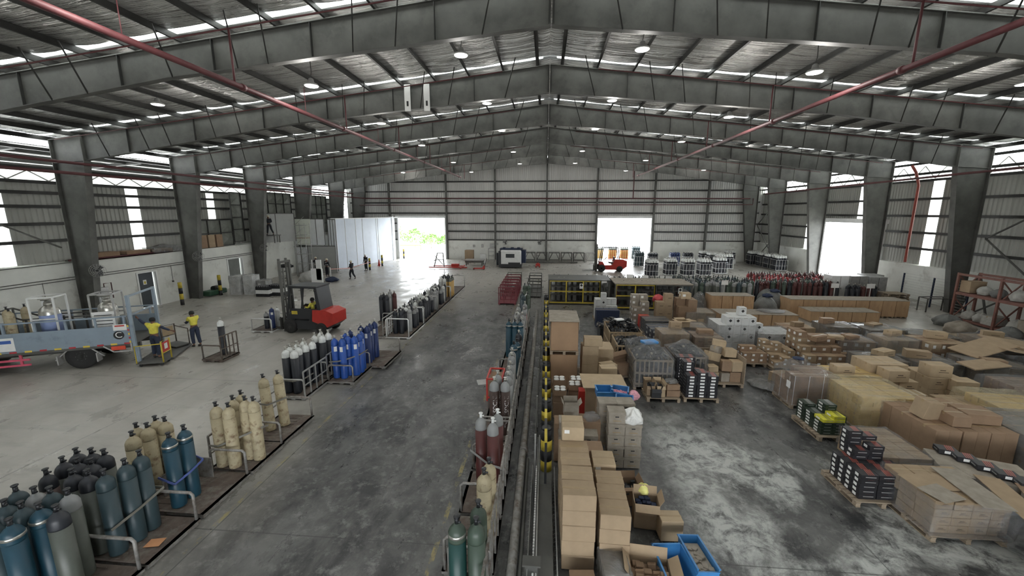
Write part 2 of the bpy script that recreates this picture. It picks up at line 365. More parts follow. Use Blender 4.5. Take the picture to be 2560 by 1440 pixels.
# right wall
XR = 25.75; ZR = 2.35
DR = (33.7,40.2)
mb = MB()
for a, c in ((Y0,DR[0]),(DR[1],YB)): mb.box((XR+.12,(a+c)/2,ZR/2),(.24,c-a,ZR)); mb.box((XR+.1,(a+c)/2,ZR),(.34,c-a,.06))
struct('wall_right_plinth', mb, 'block')
mb = MB(); st = MB(); strips = [(14.4,15.2),(29.6,30.4),(36.0,36.8),(42.45,43.35),(48.9,49.65)]; y = Y0
for a, c in strips:
    z0 = ZR if not (DR[0] < a < DR[1]) else 5.2
    segs = [(y,a)]
    if y < DR[0] < a: segs = [(y,DR[0],ZR),(DR[0],a,5.2)]
    elif y < DR[1] < a and y > DR[0]: segs = [(y,DR[1],5.2),(DR[1],a,ZR)]
    else: segs = [(y,a,ZR)]
    for q0, q1, zz in segs: corr((26.0,q1),(26.0,q0), zz, 8.2, mb=mb)
    corr((26.0,c),(26.0,a), z0, 8.15, mb=st); y = c
corr((26.0,YB),(26.0,y), ZR, 8.2, mb=mb); struct('wall_right', mb, 'clad')
o = st.build('window_4','translu'); o['kind'] = 'structure'
mb = MB()
for y in DR: mb.box((XR+.1, y, 2.6),(.3,.16,5.2))
mb.box((XR+.05,(DR[0]+DR[1])/2,5.3),(.4,DR[1]-DR[0]+.5,.35)); o = mb.build('door_3','white'); o['kind'] = 'structure'
# front wall (behind the camera) with a wide opening added to admit daylight
mb = MB()
for x0, x1, z0, z1 in ((-27,-9,0,12.6),(9,27,0,12.6),(-9,9,3.6,12.8)): mb.box(((x0+x1)/2,Y0,(z0+z1)/2),(x1-x0,.12,z1-z0))
struct('wall_front', mb, 'clad')
# girts on the walls
i = 0
def girt(a, c, lab):
    mb = MB(); mb.bar(a, c, .12, .16); o = mb.build('wall_girt','purlin'); tag(o, lab, 'girt', 'horizontal wall girts'); return o
for j, z in enumerate((4.5,5.4,6.3,7.0,7.55)):
    girt((XC+.1,Y0,z),(XC+.1,YB,z), 'dark horizontal girt on the left wall sheeting, %s from its bottom' % ORD[j+1])
for j, z in enumerate((3.5,4.6,5.75,6.9,8.15)):
    if z > 5.3: girt((25.9,Y0,z),(25.9,YB,z), 'dark horizontal girt on the right wall sheeting, %s from its bottom' % ORD[j+1])
    else:
        girt((25.9,Y0,z),(25.9,DR[0]-.2,z), 'dark horizontal girt on the right wall before the side door, %s from its bottom' % ORD[j+1])
        girt((25.9,DR[1]+.2,z),(25.9,YB,z), 'dark horizontal girt on the right wall beyond the side door, %s from its bottom' % ORD[j+1])
for j, z in enumerate((2.5,3.6,4.6)):
    for x0, x1, q in ((-26,D1[0],'left of the left door'),(D1[1],D2[0],'between the two doors'),(D2[1],26,'right of the right door')):
        girt((x0,YB-.1,z),(x1,YB-.1,z), 'horizontal girt of the back wall %s, %s from its bottom' % (q, ORD[j+1]))
for j, z in enumerate((5.9,7.2,8.6,9.8)):
    xm = min(25.5, (12.3-z)/.113); girt((-xm,YB-.1,z),(xm,YB-.1,z), 'long horizontal girt across the back wall, %s above the doors' % ORD[j+1])
# gable posts
for j, x in enumerate((-20.2,-12.75,-6.5,0,6.2,13.1,19.4)):
    mb = MB(); z1 = zt(x)-.1; z0 = 0
    mb.box((x,YB-.44,z1/2),(.22,.02,z1)); mb.box((x,YB-.24,z1/2),(.22,.02,z1)); mb.box((x,YB-.34,z1/2),(.02,.2,z1))
    tag(mb.build('gable_post','steel'), 'dark steel post up the back wall, %s from the left' % ORD[j+1], 'post', 'gable posts')
# ---------------------------------------------------------------- portal frames
def rafter_mesh(sd):
    mb = MB(); xs = [0.02,6,12,18,23.3]
    for a, c in zip(xs, xs[1:]):
        for zf, t, dz in ((zt,.22,-.01),(zb,.24,.01)):
            A, B = Vector((sd*a,0,zf(a)+dz)), Vector((sd*c,0,zf(c)+dz)); mb.bar(A,B,t,.025)
        mb.add([(sd*a,-.008,zb(a)),(sd*c,-.008,zb(c)),(sd*c,-.008,zt(c)),(sd*a,-.008,zt(a)),(sd*a,.008,zb(a)),(sd*c,.008,zb(c)),(sd*c,.008,zt(c)),(sd*a,.008,zt(a))],
               [[0,1,2,3],[7,6,5,4]])
    return mb.mesh('rafter_web','steel')
def stiff_mesh(sd, x):
    mb = MB(); mb.box((sd*x,0,(zt(x)+zb(x))/2),(.02,.2,zt(x)-zb(x)-.03)); return mb.mesh('stiffener','purlin')
XST = [.07,3.4,7.2,10.4,13.6,17.2,20.8]; XBR = [2.0,4.6,5.9,8.6,9.6,11.8,14.8,16.1,18.5,19.7,21.9]
rm = {s: rafter_mesh(s) for s in (-1,1)}; sm_ = {(s,x): stiff_mesh(s,x) for s in (-1,1) for x in XST}
bm_ = {}
for s in (-1,1):
    for x in XBR:
        mb = MB(); mb.bar((s*x,-.1,zb(x)),(s*(x-.55),-1.15,zt(x-.55)+.1),.035); mb.bar((s*x,.1,zb(x)),(s*(x-.55),1.15,zt(x-.55)+.1),.035); bm_[s,x] = mb.mesh('fly_brace','purlin')
def column_mesh(sd):
    mb = MB(); X = 25.05; zi = zb(23.3)
    o_, i0, i1 = sd*X, sd*24.35, sd*23.3
    zo = zt(X)
    mb.box((o_,0,zo/2),(.03,.34,zo)); mb.bar((i0,0,0),(i1,0,zi),.34,.03,up=(sd,0,0))
    mb.bar((i1,0,zi),(sd*23.3,0,zt(23.3)),.34,.03,up=(sd,0,0))
    mb.bar((i1,0,zi),(o_,0,zi-.1),.3,.03); mb.bar((sd*23.3,0,zt(23.3)),(o_,0,zo),.3,.03)
    P = [(o_,0),(i0,0),(i1,zi),(sd*23.3,zt(23.3)),(o_,zo)]
    mb.add([(p[0],-.01,p[1]) for p in P],[[0,1,2,3,4]]); mb.add([(p[0],.01,p[1]) for p in P],[[4,3,2,1,0]])
    return mb.mesh('steel_column','steel')
cm = {s: column_mesh(s) for s in (-1,1)}
for k, fy in enumerate(FY):
    if k < 3: continue
    n_ = k-2       # first one ahead of the camera is 1
    wh = ('%s ahead of the mezzanine' % ORD[n_]) if n_ > 0 else 'just above the mezzanine'
    for s, sn in ((-1,'left'), (1,'right')):
        t = thing('roof_rafter', 'tapered dark steel rafter of the %s roof slope, %s' % (sn, wh), 'beam', (0,fy,0), 0, 'portal frame rafters')
        link('web', rm[s], t)
        for x in XST: link('stiffener', sm_[s,x], t)
        for x in XBR: link('fly_brace', bm_[s,x], t)
        o = link('steel_column', cm[s], None, (0,fy,0))
        tag(o, 'tapered dark steel column at the %s wall, %s' % (sn, wh), 'column', 'portal frame columns')
# rafter line on the gable
for s, sn in ((-1,'left'),(1,'right')):
    o = link('steel_column', cm[s], None, (0,YB-.4,0)); tag(o, 'dark steel column in the far %s corner of the hall' % sn, 'column', 'portal frame columns')
    mb = MB(); mb.bar((0,YB-.15,zt(0)-.1),(s*25,YB-.15,zt(25)-.1),.1,.25); tag(mb.build('roof_rafter','steel'), 'slim dark edge beam along the top of the back wall, %s half' % sn, 'beam', 'portal frame rafters')
# purlins
pm = {}
for s, sn in ((-1,'left'),(1,'right')):
    for i in range(17):
        x = .55+1.55*i
        if x > 25.6: continue
        mb = MB(); z = zt(x)+.02
        mb.box((s*x,(Y0+YB)/2,z+.1),(.012,YB-Y0,.2)); mb.box((s*(x+.04),(Y0+YB)/2,z+.2),(.08,YB-Y0,.012)); mb.box((s*(x-.04),(Y0+YB)/2,z),(.08,YB-Y0,.012))
        tag(mb.build('roof_purlin','purlin'), 'long dark roof purlin on the %s slope, %s from the ridge' % (sn, ORD[i+1]), 'purlin', 'roof purlins')
# knee bracing rails at the eaves
for s, X, sn in ((-1,-26.1,'left'),(1,25.7,'right')):
    for j, z in enumerate((8.22,9.2) if s < 0 else (8.6,9.3)):
        mb = MB(); mb.bar((X,Y0,z),(X,YB,z),.14,.16); tag(mb.build('eave_rail','purlin'), '%s dark eave rail running along the %s wall top' % (('lower','upper')[j], sn), 'rail', 'eave rails')
for s, X, z0, z1, sn in ((-1,-26.3,7.62,8.1,'left'),(1,25.8,8.25,9.1,'right')):
    mb = MB(); y = Y0+.2; k = 0
    while y < YB-1: mb.bar((X,y,z0 if k%2 else z1),(X,y+.85,z1 if k%2 else z0),.05); y += .85; k += 1
    tag(mb.build('eave_truss','galv'), 'zigzag truss along the top of the %s wall' % sn, 'truss')
# canopy of the neighbouring yard seen through the left eave gap
mb = MB(); mb.quad([(-27.3,Y0,9.5),(-27.3,YB,9.5),(-35,YB,8.9),(-35,Y0,8.9)]); mb.quad([(-27.3,Y0,9.54),(-35,Y0,8.94),(-35,YB,8.94),(-27.3,YB,9.54)])
for k in range(5): mb.box((-28.4-1.5*k,(Y0+YB)/2,9.28-.12*k),(.08,YB-Y0,.2),1)
for k in range(9): mb.bar((-27.3,FY[0]+6.636*k,9.3),(-35,FY[0]+6.636*k,8.7),.14,.2,1); mb.bar((-34.8,FY[0]+6.636*k,0),(-34.8,FY[0]+6.636*k,8.7),.2,.2,1)
tag(mb.build('yard_canopy',['galv','purlin']), 'lean-to canopy roof outside the left wall, glimpsed through the eave gap', 'canopy')
# diagonal wall braces
for s, X, ya, yb, nm in ((1,25.3,19.9,25.7,'near the wooden rack'),(1,25.3,46.2,51.6,'in the far right corner'),(-1,-25.1,13.4,19.0,'above the truck')):
    mb = MB()
    if s > 0: mb.bar((X,ya,.03),(X,yb,4.5),.07); mb.bar((X,ya,4.4),(X,yb,.03),.07); mb.bar((X,ya,8.2),(X,yb,4.5),.07)
    else: mb.bar((X,ya,7.4),(X,yb,4.2),.07)
    tag(mb.build('diagonal_brace','steel'), 'dark steel diagonal wall bracing %s' % nm, 'brace')
# ---------------------------------------------------------------- pipes
def pipe(nm, pts, r, mt, label):
    mb = MB(); mb.tube(pts, r, 10); o = mb.build(nm, mt); tag(o, label, 'pipe'); return o
for s, sn in ((-1,'left'),(1,'right')):
    t = thing('sprinkler_pipe', 'long red sprinkler main hung under the %s roof slope' % sn, 'pipe', (s*9.0,0,9.6))
    mb = MB(); mb.tube([(0,Y0+.3,0),(0,43,0)], .075, 10)
    for y in range(-6,43,6): mb.tube([(0,y,0),(0,y+.12,0)], .1, 10)
    mb.build('main_pipe','redpipe', t)
    for k, fy in enumerate(FY):
        if fy < 3: continue
        q = MB(); y = fy-1.1; dz = zt(9)-9.6-.35; q.tube([(0,y,0),(0,y,dz)],.03,8); q.tube([(0,y,dz),(s*14.5,y,dz-.113*14.5)],.022,6); q.tube([(0,y,dz),(-s*7,y,dz+.113*7)],.022,6); q.build('branch_pipe','redpipe', t)
        if s < 0: q = MB(); q.tube([(0,fy+2.4,0),(0,fy+2.4,.9)],.012,6); q.build('hanger','redpipe',t)
pipe('wall_pipe', [(-23.2,Y0,8.55),(-23.2,48,8.2)], .07, 'redpipe', 'upper red pipe running along the left columns')
pipe('wall_pipe', [(-23.2,Y0,8.0),(-23.2,50.5,7.75),(-23.2,51.2,7.75),(24,51.2,7.6)], .075, 'redpipe', 'lower red pipe along the left columns turning across the back wall')
pipe('wall_pipe', [(23.1,Y0,8.5),(23.1,46,7.9)], .07, 'redpipe', 'red pipe running along the right columns')
pipe('wall_pipe', [(-24,51.3,6.9),(24.4,51.3,6.9),(24.4,51.3,7.6)], .05, 'redpipe', 'thin red pipe low across the back wall above the doors')
pipe('drop_pipe', [(22.9,28.5,8.9),(23.2,28.5,8.5),(24.9,30.2,7.8),(24.9,30.2,2.6)], .08, 'orangepipe', 'bright red vertical pipe down beside the right side door')
pipe('drop_pipe', [(10.4,51.2,11.35),(10.4,51.2,7.6)], .06, 'redpipe', 'short red pipe dropping down the back wall')
# ---------------------------------------------------------------- high bay lamps
M['lampglow'] = mat('lamp_glow', (1,1,1), .5, emit=(1,.98,.95,60)); M['lampglow2'] = mat('lamp_glow_dim', (.9,.9,.9), .5, emit=(1,.98,.95,2.2))
def lampset(i, x, y, z, on, lab):
    t = thing('high_bay_lamp', lab, 'lamp', (x,y,z), 0, 'round high bay lamps')
    mb = MB(); mb.lathe([(.22,0),(.235,.02),(.2,.07),(.1,.11),(.08,.22),(.04,.25)], 20); mb.build('lamp_housing','galv',t)
    mb = MB(); mb.lathe([(.20,-.012),(.205,0)], 20); mb.build('lamp_lens', 'lampglow' if on else 'lampglow2', t)
    mb = MB(); mb.tube([(0,0,.25),(.03,0,.45),(0,0,zt(x)-z)],.012,6); mb.build('hook_cable','purlin',t)
    l = bpy.data.lights.new('lamp_light','POINT'); l.energy = LE*(1.8 if on else .9); l.shadow_soft_size = .2; l.color = (1,.97,.92)
    o = bpy.data.objects.new('lamp_light', l); COL.objects.link(o); o.parent = t; o.location = (0,0,-.26)
LE = 130
rows = [(7.6,'nearest row'),(14.1,'second row'),(20.0,'third row'),(26.5,'fourth row'),(35.5,'fifth row'),(44.0,'sixth row')]
for j, (y, rn) in enumerate(rows):
    for x, z, cn in ((-15.5,10.2,'outer left'),(-8.05,10.2,'inner left'),(-2.9,11.0,'just left of the ridge'),(2.85,11.0,'just right of the ridge'),(8.05,10.2,'inner right'),(15.8,10.2,'outer right')):
        on = (abs(x) < 9 and abs(x) > 7 and j in (0,1,2) and not (j == 2 and x < 0)) or (j in (4,) and x > 10) or (j == 5 and x < -10)
        if x == 8.05 and j == 0: on = False
        lampset(0, x, y+(1.8 if abs(x) > 15 and j == 1 else 0), z, on, '%s high bay lamp hanging %s, %s from the camera' % ('glaring white' if on else 'round', cn, rn))
# ================================================================ gas cylinders
def cm_(n, c, r=.42, d=None, met=0): M[n] = mat(n, c, r, met, .14, 5, dark=d, dth=(.5,.68), ds=7) if d else mat(n, c, r, met, .12, 5)
cm_('g_teal',(.032,.056,.066)); cm_('g_bteal',(.012,.052,.08)); cm_('g_sage',(.085,.094,.08)); cm_('g_dkcap',(.025,.028,.035)); cm_('g_maroon',(.085,.022,.02)); cm_('g_mud',(.11,.075,.07))
cm_('g_cream',(.42,.36,.235), .6, (.17,.11,.06)); cm_('g_black',(.014,.017,.024)); cm_('g_whitesh',(.72,.74,.72),.45,(.4,.4,.38)); cm_('g_blue',(.018,.075,.33)); cm_('g_navy',(.012,.03,.12))
cm_('g_dkgreen',(.012,.055,.05)); cm_('g_green',(.055,.08,.06)); cm_('g_brown',(.05,.028,.022)); cm_('g_grey',(.40,.41,.40)); cm_('g_amber',(.50,.32,.10)); cm_('g_red',(.36,.045,.05)); cm_('g_silver',(.26,.265,.265))
cm_('strap',(.20,.19,.165)); cm_('strapb',(.10,.14,.38))
def cyl_prof(r, h, hb):   # body/shoulder split
    return [(r*.82,0),(r*.96,.012),(r,.04),(r,hb)], [(r*1.002,hb),(r*1.002,hb+.02),(r*.97,h-.235),(r*.84,h-.19),(r*.6,h-.15),(r*.36,h-.13),(r*.3,h-.1)]
CP = {}
def gas(kind):
    """kind -> (body, shoulder, valve, h, r, extras)"""
    return {
     'teal':('g_teal','g_teal','black',1.6,.13,''), 'bteal':('g_bteal','g_bteal','black',1.6,.13,'ring'), 'sage':('g_sage','g_dkcap','black',1.58,.13,''), 'sagew':('g_sage','g_silver','black',1.58,.13,''),
     'mud':('g_mud','g_dkcap','black',1.55,.12,''), 'cream':('g_cream','g_cream','black',1.6,.13,''), 'blackw':('g_black','g_whitesh','chrome',1.58,.125,''), 'blue':('g_blue','g_blue','chrome',1.58,.125,'paper'),
     'navy':('g_navy','g_navy','chrome',1.6,.125,'paper'), 'dkgreen':('g_dkgreen','g_green','black',1.58,.13,'ring'), 'green':('g_green','g_green','black',1.58,.13,''), 'maroon':('g_maroon','g_silver','white',1.6,.125,''),
     'brown':('g_brown','g_silver','chrome',1.6,.13,'text'), 'silver':('g_silver','g_silver','chrome',1.58,.125,''), 'grey':('g_grey','g_whitesh','chrome',1.5,.12,''), 'amber':('g_amber','g_sage','black',1.45,.115,''),
     'redc':('g_red','g_red','black',1.35,.13,''), 'brownred':('g_maroon','g_maroon','chrome',1.5,.12,''), 'blacks':('g_black','g_silver','chrome',1.3,.12,''), 'charcoal':('g_black','g_black','chrome',1.55,.125,'')}[kind]
def cyl_proto(kind, parts=True):
    if (kind, parts) in CP: return CP[kind, parts]
    bo, sh, va, h, r, ex = gas(kind); hb = h-.36; p1, p2 = cyl_prof(r, h, hb); meshes = []
    n = 20 if parts else 10
    if parts:
        a = MB().lathe(p1, n); meshes.append(('body', a.mesh('cylinder_body', bo)))
        a = MB().lathe(p2, n); meshes.append(('shoulder', a.mesh('cylinder_shoulder', sh)))
        a = MB(); a.lathe([(.03,h-.1),(.03,h-.03),(.018,h-.02)],10); a.cyl((0,0,h-.065),(.07,0,h-.065),.016,8); a.cyl((0,0,h-.03),(0,0,h),.012,8)
        a.lathe([(.012,h-.01),(.045,h-.008),(.045,h+.008),(.012,h+.012)],10)
        meshes.append(('valve', a.mesh('cylinder_valve', va)))
        if ex == 'ring': a = MB().lathe([(r*.97,h-.30),(r*1.03,h-.28),(r*1.03,h-.25),(r*.9,h-.235)], n); meshes.append(('shoulder_ring', a.mesh('shoulder_ring','chrome')))
        if ex == 'paper':
            a = MB(); o = 8
            vs = [(math.cos(t)*r*1.01, math.sin(t)*r*1.01, z) for t in [R(-100+12*i) for i in range(5)] for z in (hb-.2,hb-.02)]
            a.add(vs, [[2*i,2*i+2,2*i+3,2*i+1] for i in range(4)], 0, True); meshes.append(('paper_label', a.mesh('paper_label','paper')))
        if ex == 'text':
            meshes.append(('lettering', text_wrap('INDUSTRIAL', r*1.012, hb-.12)))
    else:
        a = MB(); a.lathe(p1, n, 0); a.lathe(p2, n, 1); a.lathe([(.028,h-.1),(.03,h-.03),(.02,h-.02),(.045,h-.01),(.04,h+.01)],6,2); meshes.append((None, a.mesh('gas_cylinder', [bo, sh, va])))
    CP[kind, parts] = meshes; return meshes
FONTCACHE = {}
def text_mesh(txt, size, depth=0.0):
    k = (txt, size, depth)
    if k in FONTCACHE: return FONTCACHE[k]
    c = bpy.data.curves.new('lettering','FONT'); c.body = txt; c.size = size; c.align_x = 'CENTER'; c.align_y = 'CENTER'; c.extrude = depth
    o = bpy.data.objects.new('lettering_source', c); COL.objects.link(o)
    dg = bpy.context.evaluated_depsgraph_get(); me = bpy.data.meshes.new_from_object(o.evaluated_get(dg)); bpy.data.objects.remove(o); FONTCACHE[k] = me; return me
def text_wrap(txt, r, ztop):
    me = bpy.data.meshes.new('lettering'); src = text_mesh(txt, .16)
    # letters read downwards along the body, wrapped on its surface facing the camera
    xs = [v.co.x for v in src.vertices]; x0 = min(xs); vs = []
    for v in src.vertices:
        along = v.co.x-x0; ac = v.co.y; t = -PI/2+ac/r
        vs.append((r*math.cos(t), r*math.sin(t), ztop-along))
    me.from_pydata(vs, [], [list(p.vertices) for p in src.polygons]); me.materials.append(M['paper']); me.update(); return me
def put_cyl(kind, x, y, label, group, z=0, parts=True, tilt=None, rz=None):
    ms = cyl_proto(kind, parts); rz = rnd.uniform(-.5,.5) if rz is None else rz
    if parts:
        t = thing('gas_cylinder', label, 'gas cylinder', (x,y,z), rz, group)
        for nm, me in ms: link(nm, me, t)
    else: t = link('gas_cylinder', ms[0][1], None, (x,y,z), rz); tag(t, label, 'gas cylinder', group)
    if tilt: t.rotation_euler = (tilt[0], tilt[1], rz)
    return t
NUM = ['zero','one','two','three','four','five','six','seven','eight','nine','ten','eleven','twelve','thirteen','fourteen','fifteen','sixteen','seventeen','eighteen','nineteen','twenty']
DESC = {'teal':'teal gas cylinder','bteal':'bright teal blue gas cylinder','sage':'dark topped grey green cylinder','sagew':'pale topped grey green cylinder','mud':'muddy maroon gas cylinder','cream':'dirty cream gas cylinder',
 'blackw':'black cylinder with white shoulder','blue':'royal blue gas cylinder','navy':'navy blue gas cylinder','dkgreen':'dark green gas cylinder','green':'grey green gas cylinder','maroon':'maroon gas cylinder with pale shoulder','brown':'brown gas cylinder with white lettering',
 'silver':'silver grey gas cylinder','grey':'light grey gas cylinder','amber':'amber gas cylinder','redc':'red gas cylinder','brownred':'brown red gas cylinder','blacks':'short black gas cylinder','charcoal':'black gas cylinder'}
def cluster(rows, where, group, z=.13, parts=True, share=False, per=None):
    """rows: list of (y, [(x, kind)...]) ordered from the camera; each cylinder is told apart by its row and place."""
    for j, (y, row) in enumerate(rows):
        for i, (x, kd) in enumerate(sorted(row)):
            lab = '%s %s' % (DESC[kd], where) if share else '%s %s, row %s, %s from left' % (DESC[kd], where, NUM[j+1], ORD[i+1])
            put_cyl(kd, x+rnd.uniform(-.012,.012), y+rnd.uniform(-.012,.012), lab, group if not share else '%s %ss' % (group, DESC[kd]), z, parts)
# ---------------------------------------------------------------- cylinder pallets
def hoop(mb, x0, x1, y, z0, h, r=.028):
    mb.tube([(x0,y,z0),(x0,y,z0+h-.05),(x0+.05,y,z0+h),(x1-.05,y,z0+h),(x1,y,z0+h-.05),(x1,y,z0)], r, 8)
def pallet_steel(label, x0, x1, y0, y1, hoops=(0,1), hh=.58, side='L', mt='tube', sideh=.75, deck='rust', group='steel cylinder pallets', bars=4, hx=None):
    t = thing('cylinder_pallet', label, 'pallet', ((x0+x1)/2,(y0+y1)/2,0), 0, group); w, d = x1-x0, y1-y0
    mb = MB(); mb.box((0,0,.115),(w,d,.02))
    for k in range(9): mb.box((0,-d/2+d*(k+.5)/9,.129),(w*.45,.02,.01))
    mb.build('deck', deck, t)
    mb = MB()
    for s in (-1,1): mb.box((s*(w/2-.03),0,.09),(.06,d,.07)); mb.box((0,s*(d/2-.03),.085),(w-.12,.06,.06))
    for s in (-1,0,1): mb.box((s*(w/2-.1),0,.028),(.14,d*.96,.055))
    mb.build('base_frame', mt, t)
    for e in hoops:
        mb = MB(); y = -d/2+.04 if e == 0 else d/2-.04; a, c = hx or (-w/2+.05, w/2-.05); hoop(mb, a, c, y, .12, hh); mb.build('end_hoop', mt, t)
    if side:
        mb = MB(); x = (-w/2+.03) if side == 'L' else (w/2-.03); z1 = .12+sideh
        mb.bar((x,-d/2+.03,z1),(x,d/2-.03,z1),.04); mb.bar((x,-d/2+.03,.12+sideh*.45),(x,d/2-.03,.12+sideh*.45),.03)
        for k in range(bars+1): y = -d/2+.03+(d-.06)*k/bars; mb.bar((x,y,.12),(x,y,z1),.035)
        mb.build('side_rail', mt, t)
    return t
def strap(label, pts, mt='strap', w=.045):
    mb = MB()
    for a, c in zip(pts, pts[1:]): mb.bar(a, c, .012, w)
    tag(mb.build('lashing_strap', mt), label, 'strap')
# left aisle-edge row, near to far
pallet_steel('worn steel pallet nearest the camera at the lower left, full of teal cylinders', -9.0,-6.72,4.2,5.3, (1,), group='steel cylinder pallets', hx=(.15,1.09), side=None)
pallet_steel('worn steel pallet with brown grating and orange card, second from the camera', -8.8,-6.72,5.36,6.42,(1,),hx=(.0,1.0), side=None)
pallet_steel('worn steel pallet holding two bright teal cylinders behind a hoop', -8.55,-6.75,6.52,7.82,(1,),hx=(.02,.86), side=None)
pallet_steel('worn steel pallet under the first group of cream cylinders', -7.8,-6.75,7.9,9.06,(1,), side='L', sideh=.8)
pallet_steel('worn steel pallet with a bare brown board deck and two leaning cream cylinders', -7.85,-6.78,9.12,10.5,(1,), side='L', sideh=.8)
pallet_steel('grey steel pallet with a white ladder side under black and white cylinders', -8.62,-7.72,11.6,13.05,(0,), side='R', mt='galv', sideh=.85, bars=4)
pallet_steel('grey steel pallet with a solid side panel under four tall black cylinders', -8.6,-7.8,13.15,14.3,(0,), side='R', mt='galv', sideh=.85)
pallet_steel('rusty steel pallet holding the royal blue cylinders', -7.72,-6.72,12.9,14.36,(0,1), side=None)
pallet_steel('dark steel pallet under the navy blue cylinders', -7.5,-6.2,14.42,16.2,(1,), side=None)
for o, px, y in ((1,-7.68,6.25),(2,-7.7,7.6)):
    t = [q for q in COL.objects if q.name.startswith('cylinder_pallet') and not q.parent][o]; c = t.location
    mb = MB(); mb.box((px-c.x,y-c.y,.37),(.5,.02,.48)); mb.box((px-c.x-.25,y-c.y-.35,.37),(.02,.7,.48)); mb.build('divider_plate','tube',t)
near = [(4.42,[(-7.6,'bteal'),(-7.9,'teal'),(-8.2,'teal'),(-8.5,'bteal'),(-8.82,'teal')]), (4.75,[(-7.3,'sage'),(-7.58,'bteal'),(-7.86,'teal'),(-8.16,'teal'),(-8.46,'sage'),(-8.78,'teal')]), (5.08,[(-7.55,'sagew'),(-7.84,'teal'),(-8.12,'sagew'),(-8.42,'teal')])]
cluster(near, 'on the nearest left pallet', 'cylinders on the nearest left pallet')
c2 = [(5.55,[(-7.45,'teal'),(-7.76,'sage'),(-8.06,'sage'),(-8.55,'mud')]), (5.84,[(-7.42,'teal'),(-8.06,'sage'),(-8.33,'sage'),(-8.62,'sage')]), (6.12,[(-7.4,'teal'),(-8.12,'sage'),(-8.4,'sage'),(-8.68,'sage')])]
cluster(c2, 'on the second left pallet', 'cylinders on the second left pallet')
cluster([(6.72,[(-8.2,'cream'),(-7.42,'bteal')]),(7.02,[(-8.22,'cream'),(-8.45,'cream'),(-7.4,'bteal')]),(7.3,[(-8.08,'cream'),(-8.32,'cream')])], 'on the third left pallet', 'cylinders on the third left pallet')
cluster([(8.02,[(-7.55,'cream'),(-7.24,'cream')]),(8.36,[(-7.42,'cream'),(-7.12,'cream'),(-6.9,'cream')]),(8.64,[(-7.45,'cream')])], 'on the fourth left pallet', 'cream cylinders on the fourth left pallet')
for x, y, q in ((-7.5,9.62,'nearer'),(-7.28,9.9,'farther')): put_cyl('cream', x, y, '%s of two leaning dirty cream cylinders before the empty pallet deck' % q, 'leaning cream cylinders', .13, tilt=(R(-1),R(-4)))
cluster([(11.9,[(-8.45,'blackw'),(-8.15,'blackw')]),(12.2,[(-8.5,'blackw'),(-8.2,'blackw')]),(12.5,[(-8.44,'blackw'),(-8.14,'blackw')]),(12.8,[(-8.4,'blackw'),(-8.1,'blackw')])], 'behind the white ladder rail', 'black and white cylinders behind the ladder rail')
cluster([(13.5,[(-8.4,'blackw'),(-8.12,'blackw')]),(13.85,[(-8.38,'blackw'),(-8.08,'blackw')])], 'beside the royal blue ones', 'taller black and white cylinders')
cluster([(13.2,[(-7.5,'blue'),(-7.22,'blue'),]),(13.5,[(-7.45,'blue'),(-7.15,'blue'),(-6.92,'blue')]),(13.8,[(-7.4,'blue'),(-7.1,'blue'),(-6.86,'blue')]),(14.1,[(-7.35,'navy'),(-6.95,'blue')])], 'on the blue pallet', 'royal blue cylinders')
cluster([(14.75,[(-7.25,'navy'),(-6.98,'navy')]),(15.05,[(-7.3,'navy'),(-7.02,'navy')]),(15.4,[(-7.25,'navy'),(-6.98,'navy')])], 'behind the blue pallet', 'navy blue cylinders')
strap('worn strap tying the three teal cylinders together', [(-7.3,5.38,.72),(-7.26,5.84,.78),(-7.24,6.3,.86),(-7.6,6.36,.8)])
strap('pale blue strap around the two bright teal cylinders', [(-7.62,6.55,.85),(-7.32,6.58,.7),(-7.25,6.9,.78),(-7.24,7.2,.85),(-7.9,7.4,.9)],'strapb')
strap('worn strap around the cream cylinders', [(-7.76,7.92,.7),(-7.5,7.86,.72),(-7.05,8.14,.86),(-6.74,8.36,.96),(-6.74,8.55,.9)])
strap('dark strap around the leaning cream cylinders', [(-7.72,9.5,.95),(-7.4,9.45,.95),(-7.08,9.85,1.0)])
strap('strap around the royal blue cylinders', [(-7.64,13.0,.8),(-7.3,13.03,.82),(-7.0,13.25,.86),(-6.76,13.55,.9),(-6.72,14.1,.9)])
strap('white strap around the black and white cylinders', [(-8.58,11.75,.62),(-8.2,11.72,.6),(-7.95,11.9,.6),(-7.88,12.4,.62)])
mb = MB(); mb.add([(-.14,-.09,0),(.12,-.12,.004),(.15,.07,.006),(-.11,.1,0)],[[0,1,2,3]]); mb.add([(-.14,-.09,-.003),(.12,-.12,0.001),(.15,.07,.003),(-.11,.1,-.003)],[[3,2,1,0]])
M['orange'] = mat('orange_card',(.55,.27,.13),.8); tag(mb.build('card_scrap','orange',None,(-7.02,5.78,.142),.3), 'torn piece of orange card on the pallet grating by the teal cylinders', 'card')
# lone cylinder on a trolley at centre left
tp = pallet_steel('small red based cylinder trolley pallet standing alone on the floor', -13.95,-13.05,14.55,15.5,(0,), side='R', sideh=.95, mt='rust', group=None, deck='rust')
put_cyl('blackw', -13.5, 15.2, 'lone black gas cylinder with white shoulder on the small trolley pallet', None, .13)
